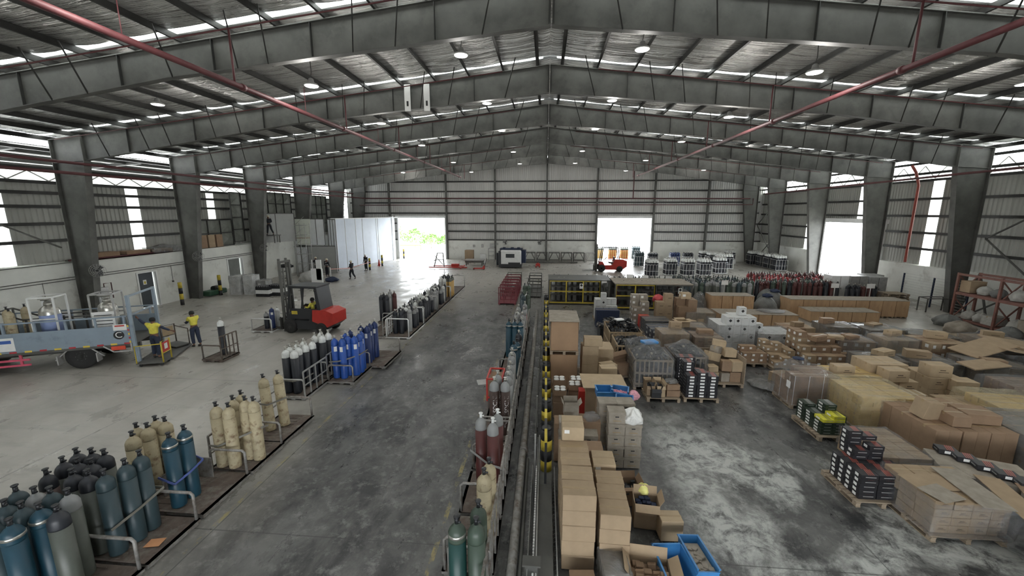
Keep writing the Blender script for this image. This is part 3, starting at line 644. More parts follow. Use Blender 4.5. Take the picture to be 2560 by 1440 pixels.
# second left row beyond the white gate: four pallets in a line
for i, (a, c, lab) in enumerate(((18.15,20.6,'white gated pallet of mixed short cylinders, nearest of the far left row'),(20.7,23.4,'pallet with a long baluster rail, second of the far left row'),(23.5,26.8,'pallet with a long baluster rail, third of the far left row'),(26.9,31.8,'pallet with two open hoops at the far end of the left row'))):
    pallet_steel(lab, -7.68,-6.5,a,c,(0,1), side='L', sideh=.82, mt='white' if i == 0 else 'galv', hh=.88, bars=10)
pallet_steel('empty dusty steel pallet beside the white gated one', -8.75,-7.8,18.2,20.4,(1,), side='R', sideh=.85, mt='galv')
kinds = ['blackw','charcoal','blacks','silver','charcoal','blacks','grey']
rr = random.Random(3)
for seg, (a, c, wh) in enumerate(((18.7,20.4,'white gated pallet'),(20.9,23.2,'second far pallet'),(23.7,26.5,'third far pallet'))):
    rows = []; y = a
    while y < c: rows.append((y, [(-7.38,rr.choice(kinds)),(-7.08,rr.choice(kinds)),(-6.78,rr.choice(kinds))][:rr.choice((2,3,3))])); y += .36
    cluster(rows, 'on the '+wh, 'mixed cylinders of the far left row', parts=False)
for o in [q for q in COL.objects if q.get('group') == 'mixed cylinders of the far left row']: o.scale = (.95,.95,.78)
cluster([(27.1,[(-7.3,'grey'),(-7.0,'grey')]),(27.5,[(-7.3,'grey'),(-7.0,'amber'),(-6.72,'amber')]),(27.9,[(-7.3,'charcoal'),(-7.0,'charcoal'),(-6.72,'amber')]),(28.3,[(-7.3,'charcoal'),(-7.0,'charcoal'),(-6.72,'amber')])], 'ending the left row', 'mixed cylinders of the far left row', parts=False)
cluster([(20.9,[(-8.95,'charcoal'),(-8.66,'charcoal')]),(21.25,[(-8.95,'charcoal'),(-8.66,'silver')]),(21.9,[(-8.86,'silver'),(-8.6,'brownred')])], 'left of the far row', 'cylinders left of the far left row')
pallet_steel('low steel pallet under the few dark cylinders left of the far row', -9.15,-8.4,20.7,22.2,(), side=None)
# ---------------------------------------------------------------- centre row
for i, (a, c, mt, lab) in enumerate(((4.3,5.55,'tube','steel pallet at the bottom centre under the green cylinders'),(5.65,6.9,'tube','steel pallet with a brown grating under the two pale yellow cylinders'),(7.0,8.3,'tube','steel pallet with grated steps under the maroon cylinders'),(8.4,9.55,'tube','steel pallet behind the maroon cylinders'),(9.65,11.4,'tube','steel pallet under the lettered brown cylinders'),(11.6,13.6,'tube','steel pallet under the silver cylinders beside the red frame'),(13.9,16.6,'tube','steel pallet under the teal cylinders of the centre row'),(16.8,20.4,'tube','steel pallet behind the teal cylinders of the centre row'))):
    w0 = -1.72 if i > 0 else -1.6
    pallet_steel(lab, w0,-.84,a,c,(0,1) if i in (0,3,6) else (0,), side='R', sideh=.95, mt=mt, hh=.62, group='steel cylinder pallets', bars=3)
cluster([(5.02,[(-1.28,'dkgreen'),(-1.0,'green')]),(5.36,[(-1.02,'green')])], 'at the bottom centre', 'green cylinders at the bottom centre')
M['paley'] = mat('g_paleyellow',(.52,.49,.33),.55,0,.12,5,dark=(.3,.24,.13),dth=(.55,.7),ds=6)
CPX = gas
cluster([(6.12,[(-1.05,'cream')]),(6.42,[(-1.0,'cream')])], 'beyond the green ones', 'pale yellow cylinders of the centre row')
cluster([(7.82,[(-1.12,'maroon')]),(8.02,[(-1.42,'maroon')]),(8.22,[(-1.08,'maroon')])], 'in the centre row', 'maroon cylinders of the centre row')
cluster([(9.98,[(-1.38,'brown'),(-1.08,'brown')]),(10.4,[(-1.34,'brown'),(-1.05,'silver')]),(10.8,[(-1.06,'silver')]),(11.2,[(-1.06,'silver')])], 'in the centre row', 'lettered brown cylinders of the centre row')
cluster([(11.95,[(-1.08,'silver')]),(12.4,[(-1.08,'silver')]),(13.0,[(-1.08,'bteal')]),(13.3,[(-1.0,'bteal')])], 'past the red steel frame', 'silver and teal cylinders past the red frame')
cluster([(14.5,[(-1.02,'charcoal')]),(15.9,[(-1.52,'bteal'),(-1.28,'bteal'),(-1.04,'bteal')]),(16.3,[(-1.28,'silver'),(-1.04,'silver')])], 'far in the centre row', 'teal cylinders of the centre row')
cluster([(17.1,[(-1.3,'silver'),(-1.05,'silver')]),(17.5,[(-1.3,'silver'),(-1.05,'brownred')]),(18.0,[(-1.3,'grey'),(-1.02,'silver')]),(18.6,[(-1.3,'silver'),(-1.02,'redc')]),(19.3,[(-1.05,'silver')])], 'beyond the centre teal ones', 'small silver cylinders of the centre row', parts=False)
cluster([(21.9,[(-1.25,'teal')]),(22.3,[(-1.35,'teal'),(-1.05,'green')]),(22.8,[(-1.1,'grey')]),(25.2,[(-1.35,'green'),(-1.1,'green')]),(25.6,[(-1.35,'silver'),(-1.1,'silver')])], 'between the maroon cages', 'cylinders between the maroon cages', z=0, parts=False)
strap('pale strap across the maroon cylinders', [(-1.66,8.0,.85),(-1.2,7.66,.75),(-.86,7.6,.7)],'galv')
# maroon barrow-like cage and red frame
t = thing('red_frame', 'red steel box frame with a loose grey sheet beside the silver cylinders', 'frame', (-1.6,12.6,0)); mb = MB()
for x in (-.28,.2):
    for y in (-.5,.4): mb.bar((x,y,0),(x,y,.75),.05)
for z in (.12,.75):
    mb.bar((-.28,-.5,z),(.2,-.5,z),.05); mb.bar((-.28,.4,z),(.2,.4,z),.05); mb.bar((-.28,-.5,z),(-.28,.4,z),.05); mb.bar((.2,-.5,z),(.2,.4,z),.05)
mb.build('frame','red',t); mb = MB(); mb.box((-.04,-.05,.4),(.42,.82,.5)); mb.build('board_box','card3',t); mb = MB(); mb.box((-.45,-.3,.55),(.35,.4,.01),rz=.3); mb.build('loose_sheet','galv',t)
def open_cage(label, x0, x1, y0, y1, h, mt, n, group):
    t = thing('steel_cage', label, 'cage', ((x0+x1)/2,(y0+y1)/2,0), 0, group); w, d = x1-x0, y1-y0
    mb = MB(); mb.box((0,0,.1),(w,d,.05)); mb.box((-w/2+.08,0,.04),(.12,d,.08)); mb.box((w/2-.08,0,.04),(.12,d,.08)); mb.build('base',mt,t)
    for k in range(n):
        mb = MB(); y = -d/2+.05+(d-.1)*k/(n-1)
        for x in (-w/2+.04,w/2-.04): mb.bar((x,y,.1),(x,y,h),.05)
        for z in (h,h*.62): mb.bar((-w/2+.04,y,z),(w/2-.04,y,z),.05)
        for x in (-w/6,w/6): mb.bar((x,y,.1),(x*1.4,y,h*.62),.03)
        mb.build('cross_frame',mt,t)
    return t
for i in range(6): open_cage('maroon steel cage standing on the aisle, %s of six from the front' % ORD[i+1], -3.15,-1.95,25.95+i*1.15,26.95+i*1.15,1.15,'maroon' if i < 5 else 'steel',2,'maroon steel cages')
for i in range(3): open_cage('dark empty steel cage beside the maroon ones, %s from the front' % ORD[i+1], -1.35+0,-.3,28.3+i*1.5,29.6+i*1.5,1.15,'steel',2,'dark steel cages')
# long pipe, wire trough, barrier
mb = MB(); mb.tube([(-.56,3.5,.09),(-.56,9.5,.09),(-.53,24,.09)],.085,12); mb.tube([(-.54,9.2,.09),(-.54,9.35,.09)],.11,12); tag(mb.build('long_pipe','tube'), 'long dusty steel pipe lying on the floor behind the centre cylinder row', 'pipe')
mb = MB(); mb.tube([(-.42,4.5,.04),(-.43,9.0,.04)],.035,8); tag(mb.build('long_pipe','steel'), 'thin dark pipe lying beside the long dusty pipe', 'pipe')
t = thing('cable_trough', 'long grey steel cable trough with wire mesh sides on the floor', 'trough', (0,6.2,0))
mb = MB(); mb.box((0,0,.16),(.28,4.2,.03)); mb.box((-.13,0,.08),(.02,4.2,.16)); mb.box((.13,0,.08),(.02,4.2,.16)); mb.build('cover_plate','steel',t)
for s, x in (('left',-.29),('right',.2)):
    mb = MB()
    for z in (.05,.2,.35): mb.tube([(x,-2.1,z),(x,2.1,z)],.006,5)
    for k in range(43): y = -2.1+.1*k; mb.tube([(x,y,0),(x,y,.36)],.005,5)
    for k in range(42): y = -2.1+.1*k; mb.tube([(x-.05,y,.01),(x,y,.05)],.004,4)
    mb.build('wire_mesh','galv',t)
mb = MB()
for k in range(60): y = -2.0+.07*k; mb.box((-.2,y,.3),(.03,.045,.03),0,None,0,.008)
mb.build('bead_chain','white',t)
mb = MB(); mb.tube([(-.15,-2.1,.28),(-.15,3.5,.28)],.015,6); mb.tube([(-.19,-2.1,.22),(-.19,3.5,.22)],.012,6); mb.build('side_rail','galv',t)
mb = MB(); mb.box((-.22,-.2,.2),(.22,.16,.42),0,None,0,.01); mb.box((-.22,-.2,.42),(.3,.2,.03)); o = mb.build('end_post','steel',t,(0,-.35,0))
# striped bollards and rail
def striped(mb, a, c, r, n, box=False, start=0):
    a, c = Vector(a), Vector(c)
    for k in range(n):
        p, q = a+(c-a)*k/n, a+(c-a)*(k+1)/n
        if box: mb.bar(p,q,r*2,r*2,(k+start)%2)
        else: mb.tube([p,q],r,14,(k+start)%2)
BY = [8.7,10.1,11.5,12.9,14.4,16.2,18.4,21.0,24.0]
bp0 = MB(); striped(bp0,(0,0,0),(0,0,1.05),.135,4); bp0.lathe([(.135,1.05),(.11,1.09),(.05,1.11)],14,1); bme = bp0.mesh('bollard',['yellow','black'])
for i, y in enumerate(BY):
    o = link('striped_bollard', bme, None, (.02,y,0)); tag(o, 'black and yellow striped bollard beside the stacked cartons, %s from the camera' % ORD[i+1], 'bollard', 'striped bollards along the aisle')
mb = MB()
striped(mb,(-.0,7.9,1.2),(.0,22.0,1.2),.03,30,True)
for y in (7.95,22.0): mb.bar((0,y,0),(0,y,1.2),.05,None,1)
tag(mb.build('guard_rail',['yellow','black']), 'thin black and yellow guard rail running over the striped bollards', 'rail')
t = thing('mesh_fence', 'low dark mesh fence seen edge on between the long pipe and the striped bollards', 'fence', (-.24,0,0))
for k in range(9): y = 8.6+k*2.0; mb = MB(); mb.bar((0,y,0),(0,y,.95),.04); mb.build('post','galv',t)
mb = MB()
for z in (.08,.5,.93): mb.tube([(0,8.6,z),(0,24.6,z)],.008,5)
for k in range(81): mb.tube([(0,8.6+.2*k,.05),(0,8.6+.2*k,.93)],.004,4)
mb.build('mesh_panel','steel',t)
# ================================================================ people
def person(label, loc, rz, P, look, h=1.7, name='person', extras=None):
    """P: joints in metres, x right / y forward (the way the person faces) / z up."""
    t = thing(name, label, 'person', loc, rz); s = h/1.72
    J = dict(pel=(0,0,.95), waist=(0,.01,1.1), chest=(0,.02,1.32), neck=(0,.02,1.47), head=(0,.04,1.57), top=(0,.03,1.68),
        sl=(-.18,.01,1.40), sr=(.18,.01,1.40), el=(-.24,.0,1.14), er=(.24,0,1.14), hl=(-.25,.08,.92), hr=(.25,.08,.92),
        pl=(-.09,0,.92), pr=(.09,0,.92), kl=(-.10,.02,.5), kr=(.10,.02,.5), al=(-.11,-.02,.09), ar=(.11,-.02,.09), tl=(-.13,.15,.04), tr=(.13,.15,.04)); J.update(P)
    def skin(nm, vs, ed, mt, sub=1):
        me = bpy.data.meshes.new(nm); me.from_pydata([tuple(Vector(v[0])*s) for v in vs], ed, []); me.materials.append(M[mt] if isinstance(mt,str) else mt)
        o = link(nm, me, t); md = o.modifiers.new('skin','SKIN'); md.use_smooth_shade = True
        if not me.skin_vertices: me.attributes  # layer is made with the modifier
        for v, q in zip(vs, me.skin_vertices[0].data): q.radius = (v[1]*s, (v[2] if len(v) > 2 else v[1])*s); q.use_root = False
        me.skin_vertices[0].data[0].use_root = True
        o.modifiers.new('smooth','SUBSURF').levels = sub; o.modifiers['smooth'].render_levels = sub; return o
    V = lambda k: Vector(J[k])
    vs = [(J['pel'],.12,.10),(J['waist'],.11,.09),(J['chest'],.14,.10),(J['neck'],.055),(J['head'],.075,.09),(J['top'],.055,.07)]; ed = [(0,1),(1,2),(2,3),(3,4),(4,5)]
    for a in 'lr':
        n = len(vs); hd = V('h'+a); fd = (hd-V('e'+a)).normalized(); vs += [(J['s'+a],.05),(J['e'+a],.04),(tuple(hd-fd*.02),.027),(tuple(hd+fd*.05),.036,.018)]; ed += [(2,n),(n,n+1),(n+1,n+2),(n+2,n+3)]
        side = fd.cross(Vector((0,1,0)) if abs(fd.y) < .8 else Vector((0,0,1))).normalized()
        for k in range(4):
            q = len(vs); u = (k-1.5)*.019; L = (.075,.088,.082,.062)[k]; b0 = hd+fd*.09+side*u; vs += [(tuple(b0),.010),(tuple(b0+fd*L*.6+Vector((0,0,-.012))),.009)]; ed += [(n+3,q),(q,q+1)]
        q = len(vs); vs += [(tuple(hd+fd*.05+side*.045),.011),(tuple(hd+fd*.095+side*.055),.009)]; ed += [(n+3,q),(q,q+1)]
        n = len(vs); vs += [(J['p'+a],.085),(J['k'+a],.058),(J['a'+a],.04),(J['t'+a],.04,.03)]; ed += [(0,n),(n,n+1),(n+1,n+2),(n+2,n+3)]
    skin('body', vs, ed, look.get('skin','skin'))
    # face
    hd = V('head')*s; mb = MB()
    mb.box(hd+Vector((0,.095,.0))*s,(.022,.03,.035),0,None,0,.008); mb.build('nose', look.get('skin','skin'), t)
    mb = MB(); [mb.box(hd+Vector((x,.088,.025))*s,(.022,.01,.012)) for x in (-.03,.03)]; mb.box(hd+Vector((0,.088,-.045))*s,(.045,.01,.01)); mb.build('eyes_and_mouth','black',t)
    if look.get('hair'): 
        mb = MB(); mb.lathe([(.10,-.03),(.104,.03),(.092,.08),(.06,.115),(.0,.125)],14,0,Matrix.Translation(hd+Vector((0,-.012,.015)))); mb.build('hair', look['hair'], t)
    if look.get('helmet'):
        mb = MB(); X = Matrix.Translation(hd+Vector((0,0,.045))); mb.lathe([(.135,0),(.12,.012),(.115,.05),(.09,.09),(.045,.115),(.0,.12)],16,0,X); mb.box(hd+Vector((0,.12,.05)),(.14,.09,.012),0,None,0,.004); mb.build('helmet', look['helmet'], t)
    if look.get('mask'): mb = MB(); mb.box(hd+Vector((0,.085,-.04)),(.11,.05,.07),0,None,0,.02); mb.build('face_mask', look['mask'], t)
    # shirt: upper half (yellow) and lower half, both over the body
    vs = [(tuple(V('pel')+Vector((0,0,.06))),.165,.14),(J['waist'],.16,.135),(tuple((V('waist')+V('chest'))/2+Vector((0,0,.01))),.165,.135),(J['chest'],.175,.14),(tuple((V('chest')+V('neck'))/2),.12,.10)]; ed = [(0,1),(1,2),(2,3),(3,4)]
    for a in 'lr':
        n = len(vs); sh, e, hh = V('s'+a), V('e'+a), V('h'+a); vs += [(J['s'+a],.085),(tuple(e*.55+sh*.45),.068)]; ed += [(3,n),(n,n+1)]
        if look.get('long'): vs += [(J['e'+a],.055),(tuple(hh*.85+e*.15),.042)]; ed += [(n+1,n+2),(n+2,n+3)]
    skin('shirt', vs, ed, look['shirt'])
    if look.get('sleeve'):
        for a in 'lr':
            sh, e, hh = V('s'+a), V('e'+a), V('h'+a); skin('sleeve', [(tuple(e*.5+sh*.5),.062),(J['e'+a],.054),(tuple(hh*.85+e*.15),.042)], [(0,1),(1,2)], look['sleeve'])
    vs = [(J['pel'],.165,.14),(tuple(V('waist')+Vector((0,0,-.04))),.15,.13)]; ed = [(0,1)]
    for a in 'lr':
        n = len(vs); vs += [(J['p'+a],.115),(J['k'+a],.088),(tuple(V('a'+a)+Vector((0,0,.06))),.072)]; ed += [(0,n),(n,n+1),(n+1,n+2)]
    skin('trousers', vs, ed, look['trousers'])
    for a in 'lr':
        A, T_ = V('a'+a), V('t'+a); skin('shoe', [(tuple(A+Vector((0,-.04,-.03))),.05,.045),(tuple(A+Vector((0,.03,-.03))),.052,.05),(tuple(T_+Vector((0,.02,0))),.045,.035)], [(0,1),(1,2)], look.get('shoes','black'))
    if look.get('bands'):
        mb = MB()
        for z, rx, ry in look['bands']: 
            c = V('waist').lerp(V('chest'), (z-J['waist'][2])/(J['chest'][2]-J['waist'][2]))*s; mb.lathe([(rx,-.02),(rx,.02)],20,0,Matrix.Translation(c) @ Matrix.Diagonal((1,ry/rx,1,1)))
        mb.build('reflective_band','white',t)
    return t
M['skin'] = mat('brown_skin',(.17,.085,.055),.6); M['hivis'] = mat('yellow_hivis',(.75,.68,.10),.75,0,.1,14); M['navyc'] = mat('navy_uniform',(.025,.035,.065),.85,0,.2,14); M['blackhair'] = mat('black_hair',(.01,.01,.01),.7); M['dkjacket'] = mat('dark_jacket',(.015,.018,.024),.85); M['helmetw'] = mat('pale_helmet',(.6,.56,.42),.35)
LK = dict(shirt='hivis', sleeve='navyc', trousers='navyc', hair='blackhair')
person('worker in yellow top and navy trousers reaching up to the truck tail with one arm', (-15.95,14.62,.085), R(8), dict(
    sl=(-.19,.03,1.40), sr=(.19,-.0,1.41), el=(-.42,.06,1.50), hl=(-.62,.12,1.66), er=(.38,.02,1.26), hr=(.60,.12,1.12), kl=(-.12,.06,.5), kr=(.12,.0,.5), al=(-.13,.02,.09), ar=(.14,-.10,.09), tl=(-.14,.18,.04), tr=(.17,.06,.04)), dict(LK), 1.74)
person('worker in yellow top, dark cap and face mask pushing a trolley', (-15.8,16.35,0), R(72), dict(
    el=(-.2,.16,1.16), er=(.2,.16,1.16), hl=(-.13,.40,1.15), hr=(.13,.40,1.15), head=(0,.06,1.57), top=(0,.05,1.68), kl=(-.1,.05,.5), kr=(.1,-.02,.5), al=(-.1,.02,.09), ar=(.1,-.12,.09), tl=(-.1,.18,.04), tr=(.1,.05,.04)), dict(LK, hair='blackhair', mask='black'), 1.68)
dk = dict(shirt='dkjacket', long=True, trousers='dkjacket', helmet='helmetw')
person('worker in dark jacket and pale helmet working at the scaffold tower', tuple(at(793,686).to_tuple()[:2])+(0,), R(75), dict(
    el=(-.2,.2,1.2), hl=(-.15,.42,1.3), er=(.2,.22,1.3), hr=(.15,.46,1.36), kr=(.1,-.1,.5), ar=(.12,-.24,.09), tr=(.12,-.08,.04)), dict(dk, bands=[(1.3,.165,.14)]), 1.72)
person('worker in dark jacket and helmet seen from behind beside the open doorway', tuple(at(819,692).to_tuple()[:2])+(0,), R(-15), dict(el=(-.26,.02,1.14), er=(.26,.02,1.14), hl=(-.2,.15,1.0), hr=(.2,.15,1.0)), dict(dk, bands=[(1.35,.165,.14),(1.15,.15,.13)]), 1.72)
person('worker in dark clothes and helmet walking across the bright floor', tuple(at(881,698).to_tuple()[:2])+(0,), R(80), dict(
    el=(-.2,.05,1.16), hl=(-.12,.22,1.12), er=(.22,.0,1.14), hr=(.12,.2,1.1), kl=(-.08,.16,.5), al=(-.08,.12,.09), tl=(-.08,.28,.04), kr=(.08,-.06,.5), ar=(.08,-.28,.12), tr=(.08,-.14,.04)), dict(dk), 1.7)
person('worker in dark clothes and white helmet beside the striped post', tuple(at(916,677).to_tuple()[:2])+(0,), R(160), {}, dict(dk, helmet='white', bands=[(1.15,.15,.13)]), 1.7)
# ================================================================ flatbed truck
M['truckgrey'] = mat('truck_blue_grey',(.25,.31,.37),.5,0,.08,1.5,dark=(.17,.21,.25),dth=(.55,.75),ds=2); M['pink'] = mat('faded_red_guard',(.62,.10,.16),.5); M['lampred'] = mat('tail_lamp',(.7,.09,.05),.25)
TRUCK = thing('flatbed_truck', 'blue grey flatbed truck carrying steel vessels, its rear end at the left edge', 'truck', (-17.96,13.49,0), R(180+24.6)); T = TRUCK
# local: x forwards along the truck, y<0 is the far side after the turn -> use y positive = away from camera via S
S_ = -1
mb = MB(); 
for y in (0,2.1): mb.box((1.55,S_*y,1.225),(6.4,.05,.75),0,None,0,.01)
mb.build('drop_side','truckgrey',T)
mb = MB(); mb.box((1.55,S_*1.05,.82),(6.4,2.15,.1)); mb.box((1.55,S_*.6,.66),(6.4,.12,.22)); mb.box((1.55,S_*1.5,.66),(6.4,.12,.22)); mb.build('load_bed','steel',T)
mb = MB()
for y in (0,2.1):
    mb.bar((-1.6,S_*y,1.97),(4.7,S_*y,1.97),.05); 
    for k in range(8): mb.bar((-1.5+.88*k,S_*y,1.6),(-1.5+.88*k,S_*y,1.97),.06)
mb.build('bed_rail','truckgrey',T)
mb = MB()
for k in range(15): mb.box((-1.5+.42*k,-S_*.03,.885),(.2,.008,.065),k%2)
for k in range(7): mb.box((-1.6,-S_*.03,.62+.16*k),(.05,.008,.08),(k+1)%2)
mb.build('reflective_tape',[mat('tape_red',(.45,.05,.06),.35),mat('tape_yellow',(.75,.55,.08),.35)],T)
def wheel(mb, c, r, w, axis='y', n=28):
    X = Matrix.Translation(c) @ Matrix.Rotation(PI/2,4,'X')
    mb.lathe([(r*.60,-w/2),(r*.9,-w/2),(r,-w*.32),(r,w*.32),(r*.9,w/2),(r*.60,w/2)],n,0,X)
    mb.lathe([(r*.6,-w*.34),(r*.6,w*.34)],n,1,X); mb.lathe([(r*.22,-w*.5),(r*.22,w*.5)],12,1,X); mb.lathe([(r*.5,-w*.2),(r*.5,w*.2)],n,1,X)
    for k in range(8): t_ = k*PI/4; mb.lathe([(.014,-w*.5),(.014,w*.5)],6,2,X @ Matrix.Translation((r*.33*math.cos(t_),r*.33*math.sin(t_),0)))
for x, y in ((0,.14),(0,1.95),(3.6,.14),(3.6,1.95)):
    mb = MB(); wheel(mb,(x,S_*y,.5),.5,.26); mb.build('wheel',['rubber','steel','galv'],T)
mb = MB(); mb.box((-.55,0,.45),(.04,.3,.35)); mb.box((.62,-S_*0,.45),(.04,.3,.35)); mb.bar((.3,0,.85),(.75,0,.42),.04); mb.bar((-.3,0,.85),(-.72,0,.45),.04); mb.build('mudguard','galv',T)
mb = MB()
for z in (.38,.58): mb.box((2.6,-S_*.02,z),(2.3,.05,.07))
for x in (1.7,2.6,3.4): mb.box((x,0,.6),(.07,.05,.4))
mb.build('side_guard','pink',T)
mb = MB(); mb.box((-1.2,-S_*.03,.72),(.45,.04,.16),0,None,0,.02); mb.build('tail_lamp','lampred',T)
mb = MB(); mb.bar((-.75,-S_*.03,.84),(-1.05,-S_*.03,.58),.05); mb.bar((-1.05,-S_*.03,.58),(-1.62,-S_*.03,.58),.05); mb.bar((-1.62,-S_*.03,.58),(-1.62,-S_*.03,.9),.05); mb.build('lamp_frame','galv',T)
# tail lift
mb = MB()
for y in (0,2.1): mb.box((-1.72,S_*y,1.45),(.1,.12,2.7)); mb.box((-1.80,S_*y,.35),(.08,.1,.7))
mb.bar((-1.72,0,2.75),(-1.72,S_*2.1,2.75),.07); mb.bar((-1.72,0,2.0),(-1.72,S_*2.1,2.0),.05); mb.build('tail_lift_mast','truckgrey',T)
mb = MB(); mb.box((-2.3,S_*1.05,.06),(1.15,1.95,.05)); mb.box((-1.85,S_*1.05,.1),(.1,1.95,.1)); mb.build('tail_lift_platform','steel',T)
# round C mark, notice and company plate on the side
mb = MB(); X = Matrix.Translation((-1.28,-S_*.034,1.24)) @ Matrix.Rotation(PI/2,4,'X'); mb.lathe([(.17,-.004),(.17,.004)],28,0,X); mb.build('round_mark','black',T)
def side_text(txt, size, x, z, mt, parent, y=-S_*.042, flip=True):
    me = text_mesh(txt, size).copy(); me.materials.clear(); me.materials.append(M[mt]); o = bpy.data.objects.new('lettering', me); COL.objects.link(o); o.parent = parent; o.location = (x,y,z); o.rotation_euler = (PI/2,0,PI); return o
side_text('C', .33, -1.28, 1.24, 'paper', T)
mb = MB(); mb.box((-1.35,-S_*.03,1.55),(.42,.008,.24)); mb.build('notice_plate','paper',T); mb = MB(); mb.box((-1.35,-S_*.037,1.61),(.3,.006,.05)); mb.build('notice_stripe','red',T)
mb = MB(); mb.box((2.0,-S_*.03,1.2),(.45,.008,.5)); mb.build('door_plate','paper',T); mb = MB(); mb.box((2.0,-S_*.037,1.3),(.3,.006,.12)); mb.build('plate_band',mat('plate_blue',(.05,.12,.4),.5),T)
# cab beyond the frame edge
mb = MB(); mb.prism([(4.85,.7),(6.6,.7),(6.6,1.5),(6.35,2.5),(4.85,2.5)],S_*0,S_*2.1,0,'y'); mb.build('cab','white',T)
mb = MB(); mb.prism([(5.2,1.55),(6.45,1.55),(6.3,2.3),(5.2,2.3)],-S_*.01,S_*2.11,0,'y'); mb.build('cab_window','glass',T)
mb = MB(); wheel(mb,(5.6,S_*.1,.48),.48,.26); mb.build('wheel',['rubber','steel','galv'],T)
def vessel(label, lx, ly, mt_low, plate):
    c = TRUCK.matrix_basis @ Vector((lx,ly,0)); v = thing('steel_vessel', label, 'gas vessel', (c.x,c.y,.88), R(204.6), 'framed steel vessels on the truck')
    mb = MB(); w = .36
    for x in (-w,w):
        for y in (-w,w): mb.bar((x,y,0),(x,y,1.95),.05)
    for z in (.05,1.95):
        for s in (-1,1): mb.bar((-w,s*w,z),(w,s*w,z),.05); mb.bar((s*w,-w,z),(s*w,w,z),.05)
    mb.bar((-w,w,1.12),(w,w,1.12),.05); mb.bar((-w,-w,1.12),(w,-w,1.12),.05); mb.build('cage','galv' if plate else 'white',v)
    mb = MB(); mb.lathe([(.28,.1),(.3,.15),(.3,1.35),(.27,1.46),(.2,1.54),(.12,1.6)],20); mb.build('tank','chrome',v)
    mb = MB(); mb.lathe([(.303,.5),(.303,1.25)],20); mb.build('tank_sleeve',mt_low,v)
    mb = MB(); mb.lathe([(.13,1.6),(.13,1.68),(.1,1.72)],12); mb.tube([(-.2,0,1.8),(.2,0,1.8)],.02,6); mb.tube([(0,-.2,1.75),(0,.2,1.75)],.02,6); mb.lathe([(.25,1.86),(.25,1.89)],16); mb.build('valve_ring','chrome',v)
    if plate: mb = MB(); mb.box((0,w+.03,.95),(.7,.01,.62)); mb.build('white_plate','paper',v); mb = MB(); [mb.box((0,w+.037,z),(.55,.006,.03)) for z in (1.12,1.04,.9,.76)]; mb.build('plate_print','ink',v)
M['vblue'] = mat('vessel_blue',(.25,.32,.55),.4)
vessel('steel vessel with a blue sleeve in a white frame standing midway on the truck bed', 1.0,-.66,'vblue',False)
vessel('steel vessel with white plates in a frame at the rear of the truck bed', -.72,-.75,'chrome',True)
def on_truck(lx,ly,z=.88): c = TRUCK.matrix_basis @ Vector((lx,ly,0)); return (c.x,c.y,z)
for i, (lx,ly) in enumerate(((2.0,-.4),(2.3,-.8),(2.05,-1.25))): p = on_truck(lx,ly); put_cyl('cream',p[0],p[1],'pale cylinder on the truck bed at the left edge, %s from the near side' % ORD[i+1],'pale cylinders on the truck',p[2])
p = on_truck(1.6,-1.5); t = thing('steel_stillage','black tubular stillage with a sloped end on the truck bed','stillage',p,R(204.6)); mb = MB()
for y in (-.4,.4):
    mb.bar((-1.7,y,.05),(1.2,y,.05),.05); mb.bar((-1.7,y,1.0),(.5,y,1.0),.05); mb.bar((.5,y,1.0),(1.2,y,1.35),.05)
    for x in (-1.7,-1.0,-.3,.4,1.2): mb.bar((x,y,.05),(x,y,1.0 if x < 1 else 1.35),.05)
for x in (-1.7,1.2): mb.bar((x,-.4,1.0 if x < 0 else 1.35),(x,.4,1.0 if x < 0 else 1.35),.05)
mb.build('tube_frame','steel',t)
# yellow trolley cage held by the first worker and the box trolley of the second
def trolley(label, x, y, rz, mt, board):
    t = thing('hand_trolley', label, 'trolley', (x,y,0), rz); mb = MB(); mb.box((0,0,.14),(.95,.6,.04)); mb.build('deck','steel',t)
    mb = MB()
    for s in (-1,1): hoop(mb,-.02,.0,0,0,0) if False else None
    mb.tube([(.45,-.28,.14),(.45,-.28,.98),(.45,.28,.98),(.45,.28,.14)],.028,8); mb.tube([(.45,-.28,.5),(.45,.28,.5)],.02,6); mb.tube([(-.45,-.28,.14),(-.45,-.28,.85),(.45,-.28,.9)],.022,8); mb.build('handle_frame',mt,t)
    if board: mb = MB(); mb.box((.45,0,.72),(.015,.45,.4)); mb.build('sign_board',board,t); mb = MB(); mb.box((.462,0,.74),(.006,.2,.22)); mb.build('printed_patch','paper',t)
    for sx in (-.35,.35):
        for sy in (-.22,.22): mb = MB(); X = Matrix.Translation((sx,sy,.06)) @ Matrix.Rotation(PI/2,4,'X'); mb.lathe([(.06,-.02),(.06,.02)],12,0,X); mb.build('wheel','rubber',t)
trolley('yellow hand trolley with a red board beside the truck tail', -15.65,14.2,R(18),'yellow','red')
trolley('grey hand trolley with a white board pushed by the masked worker', -16.65,16.2,R(165),'rust','card2')
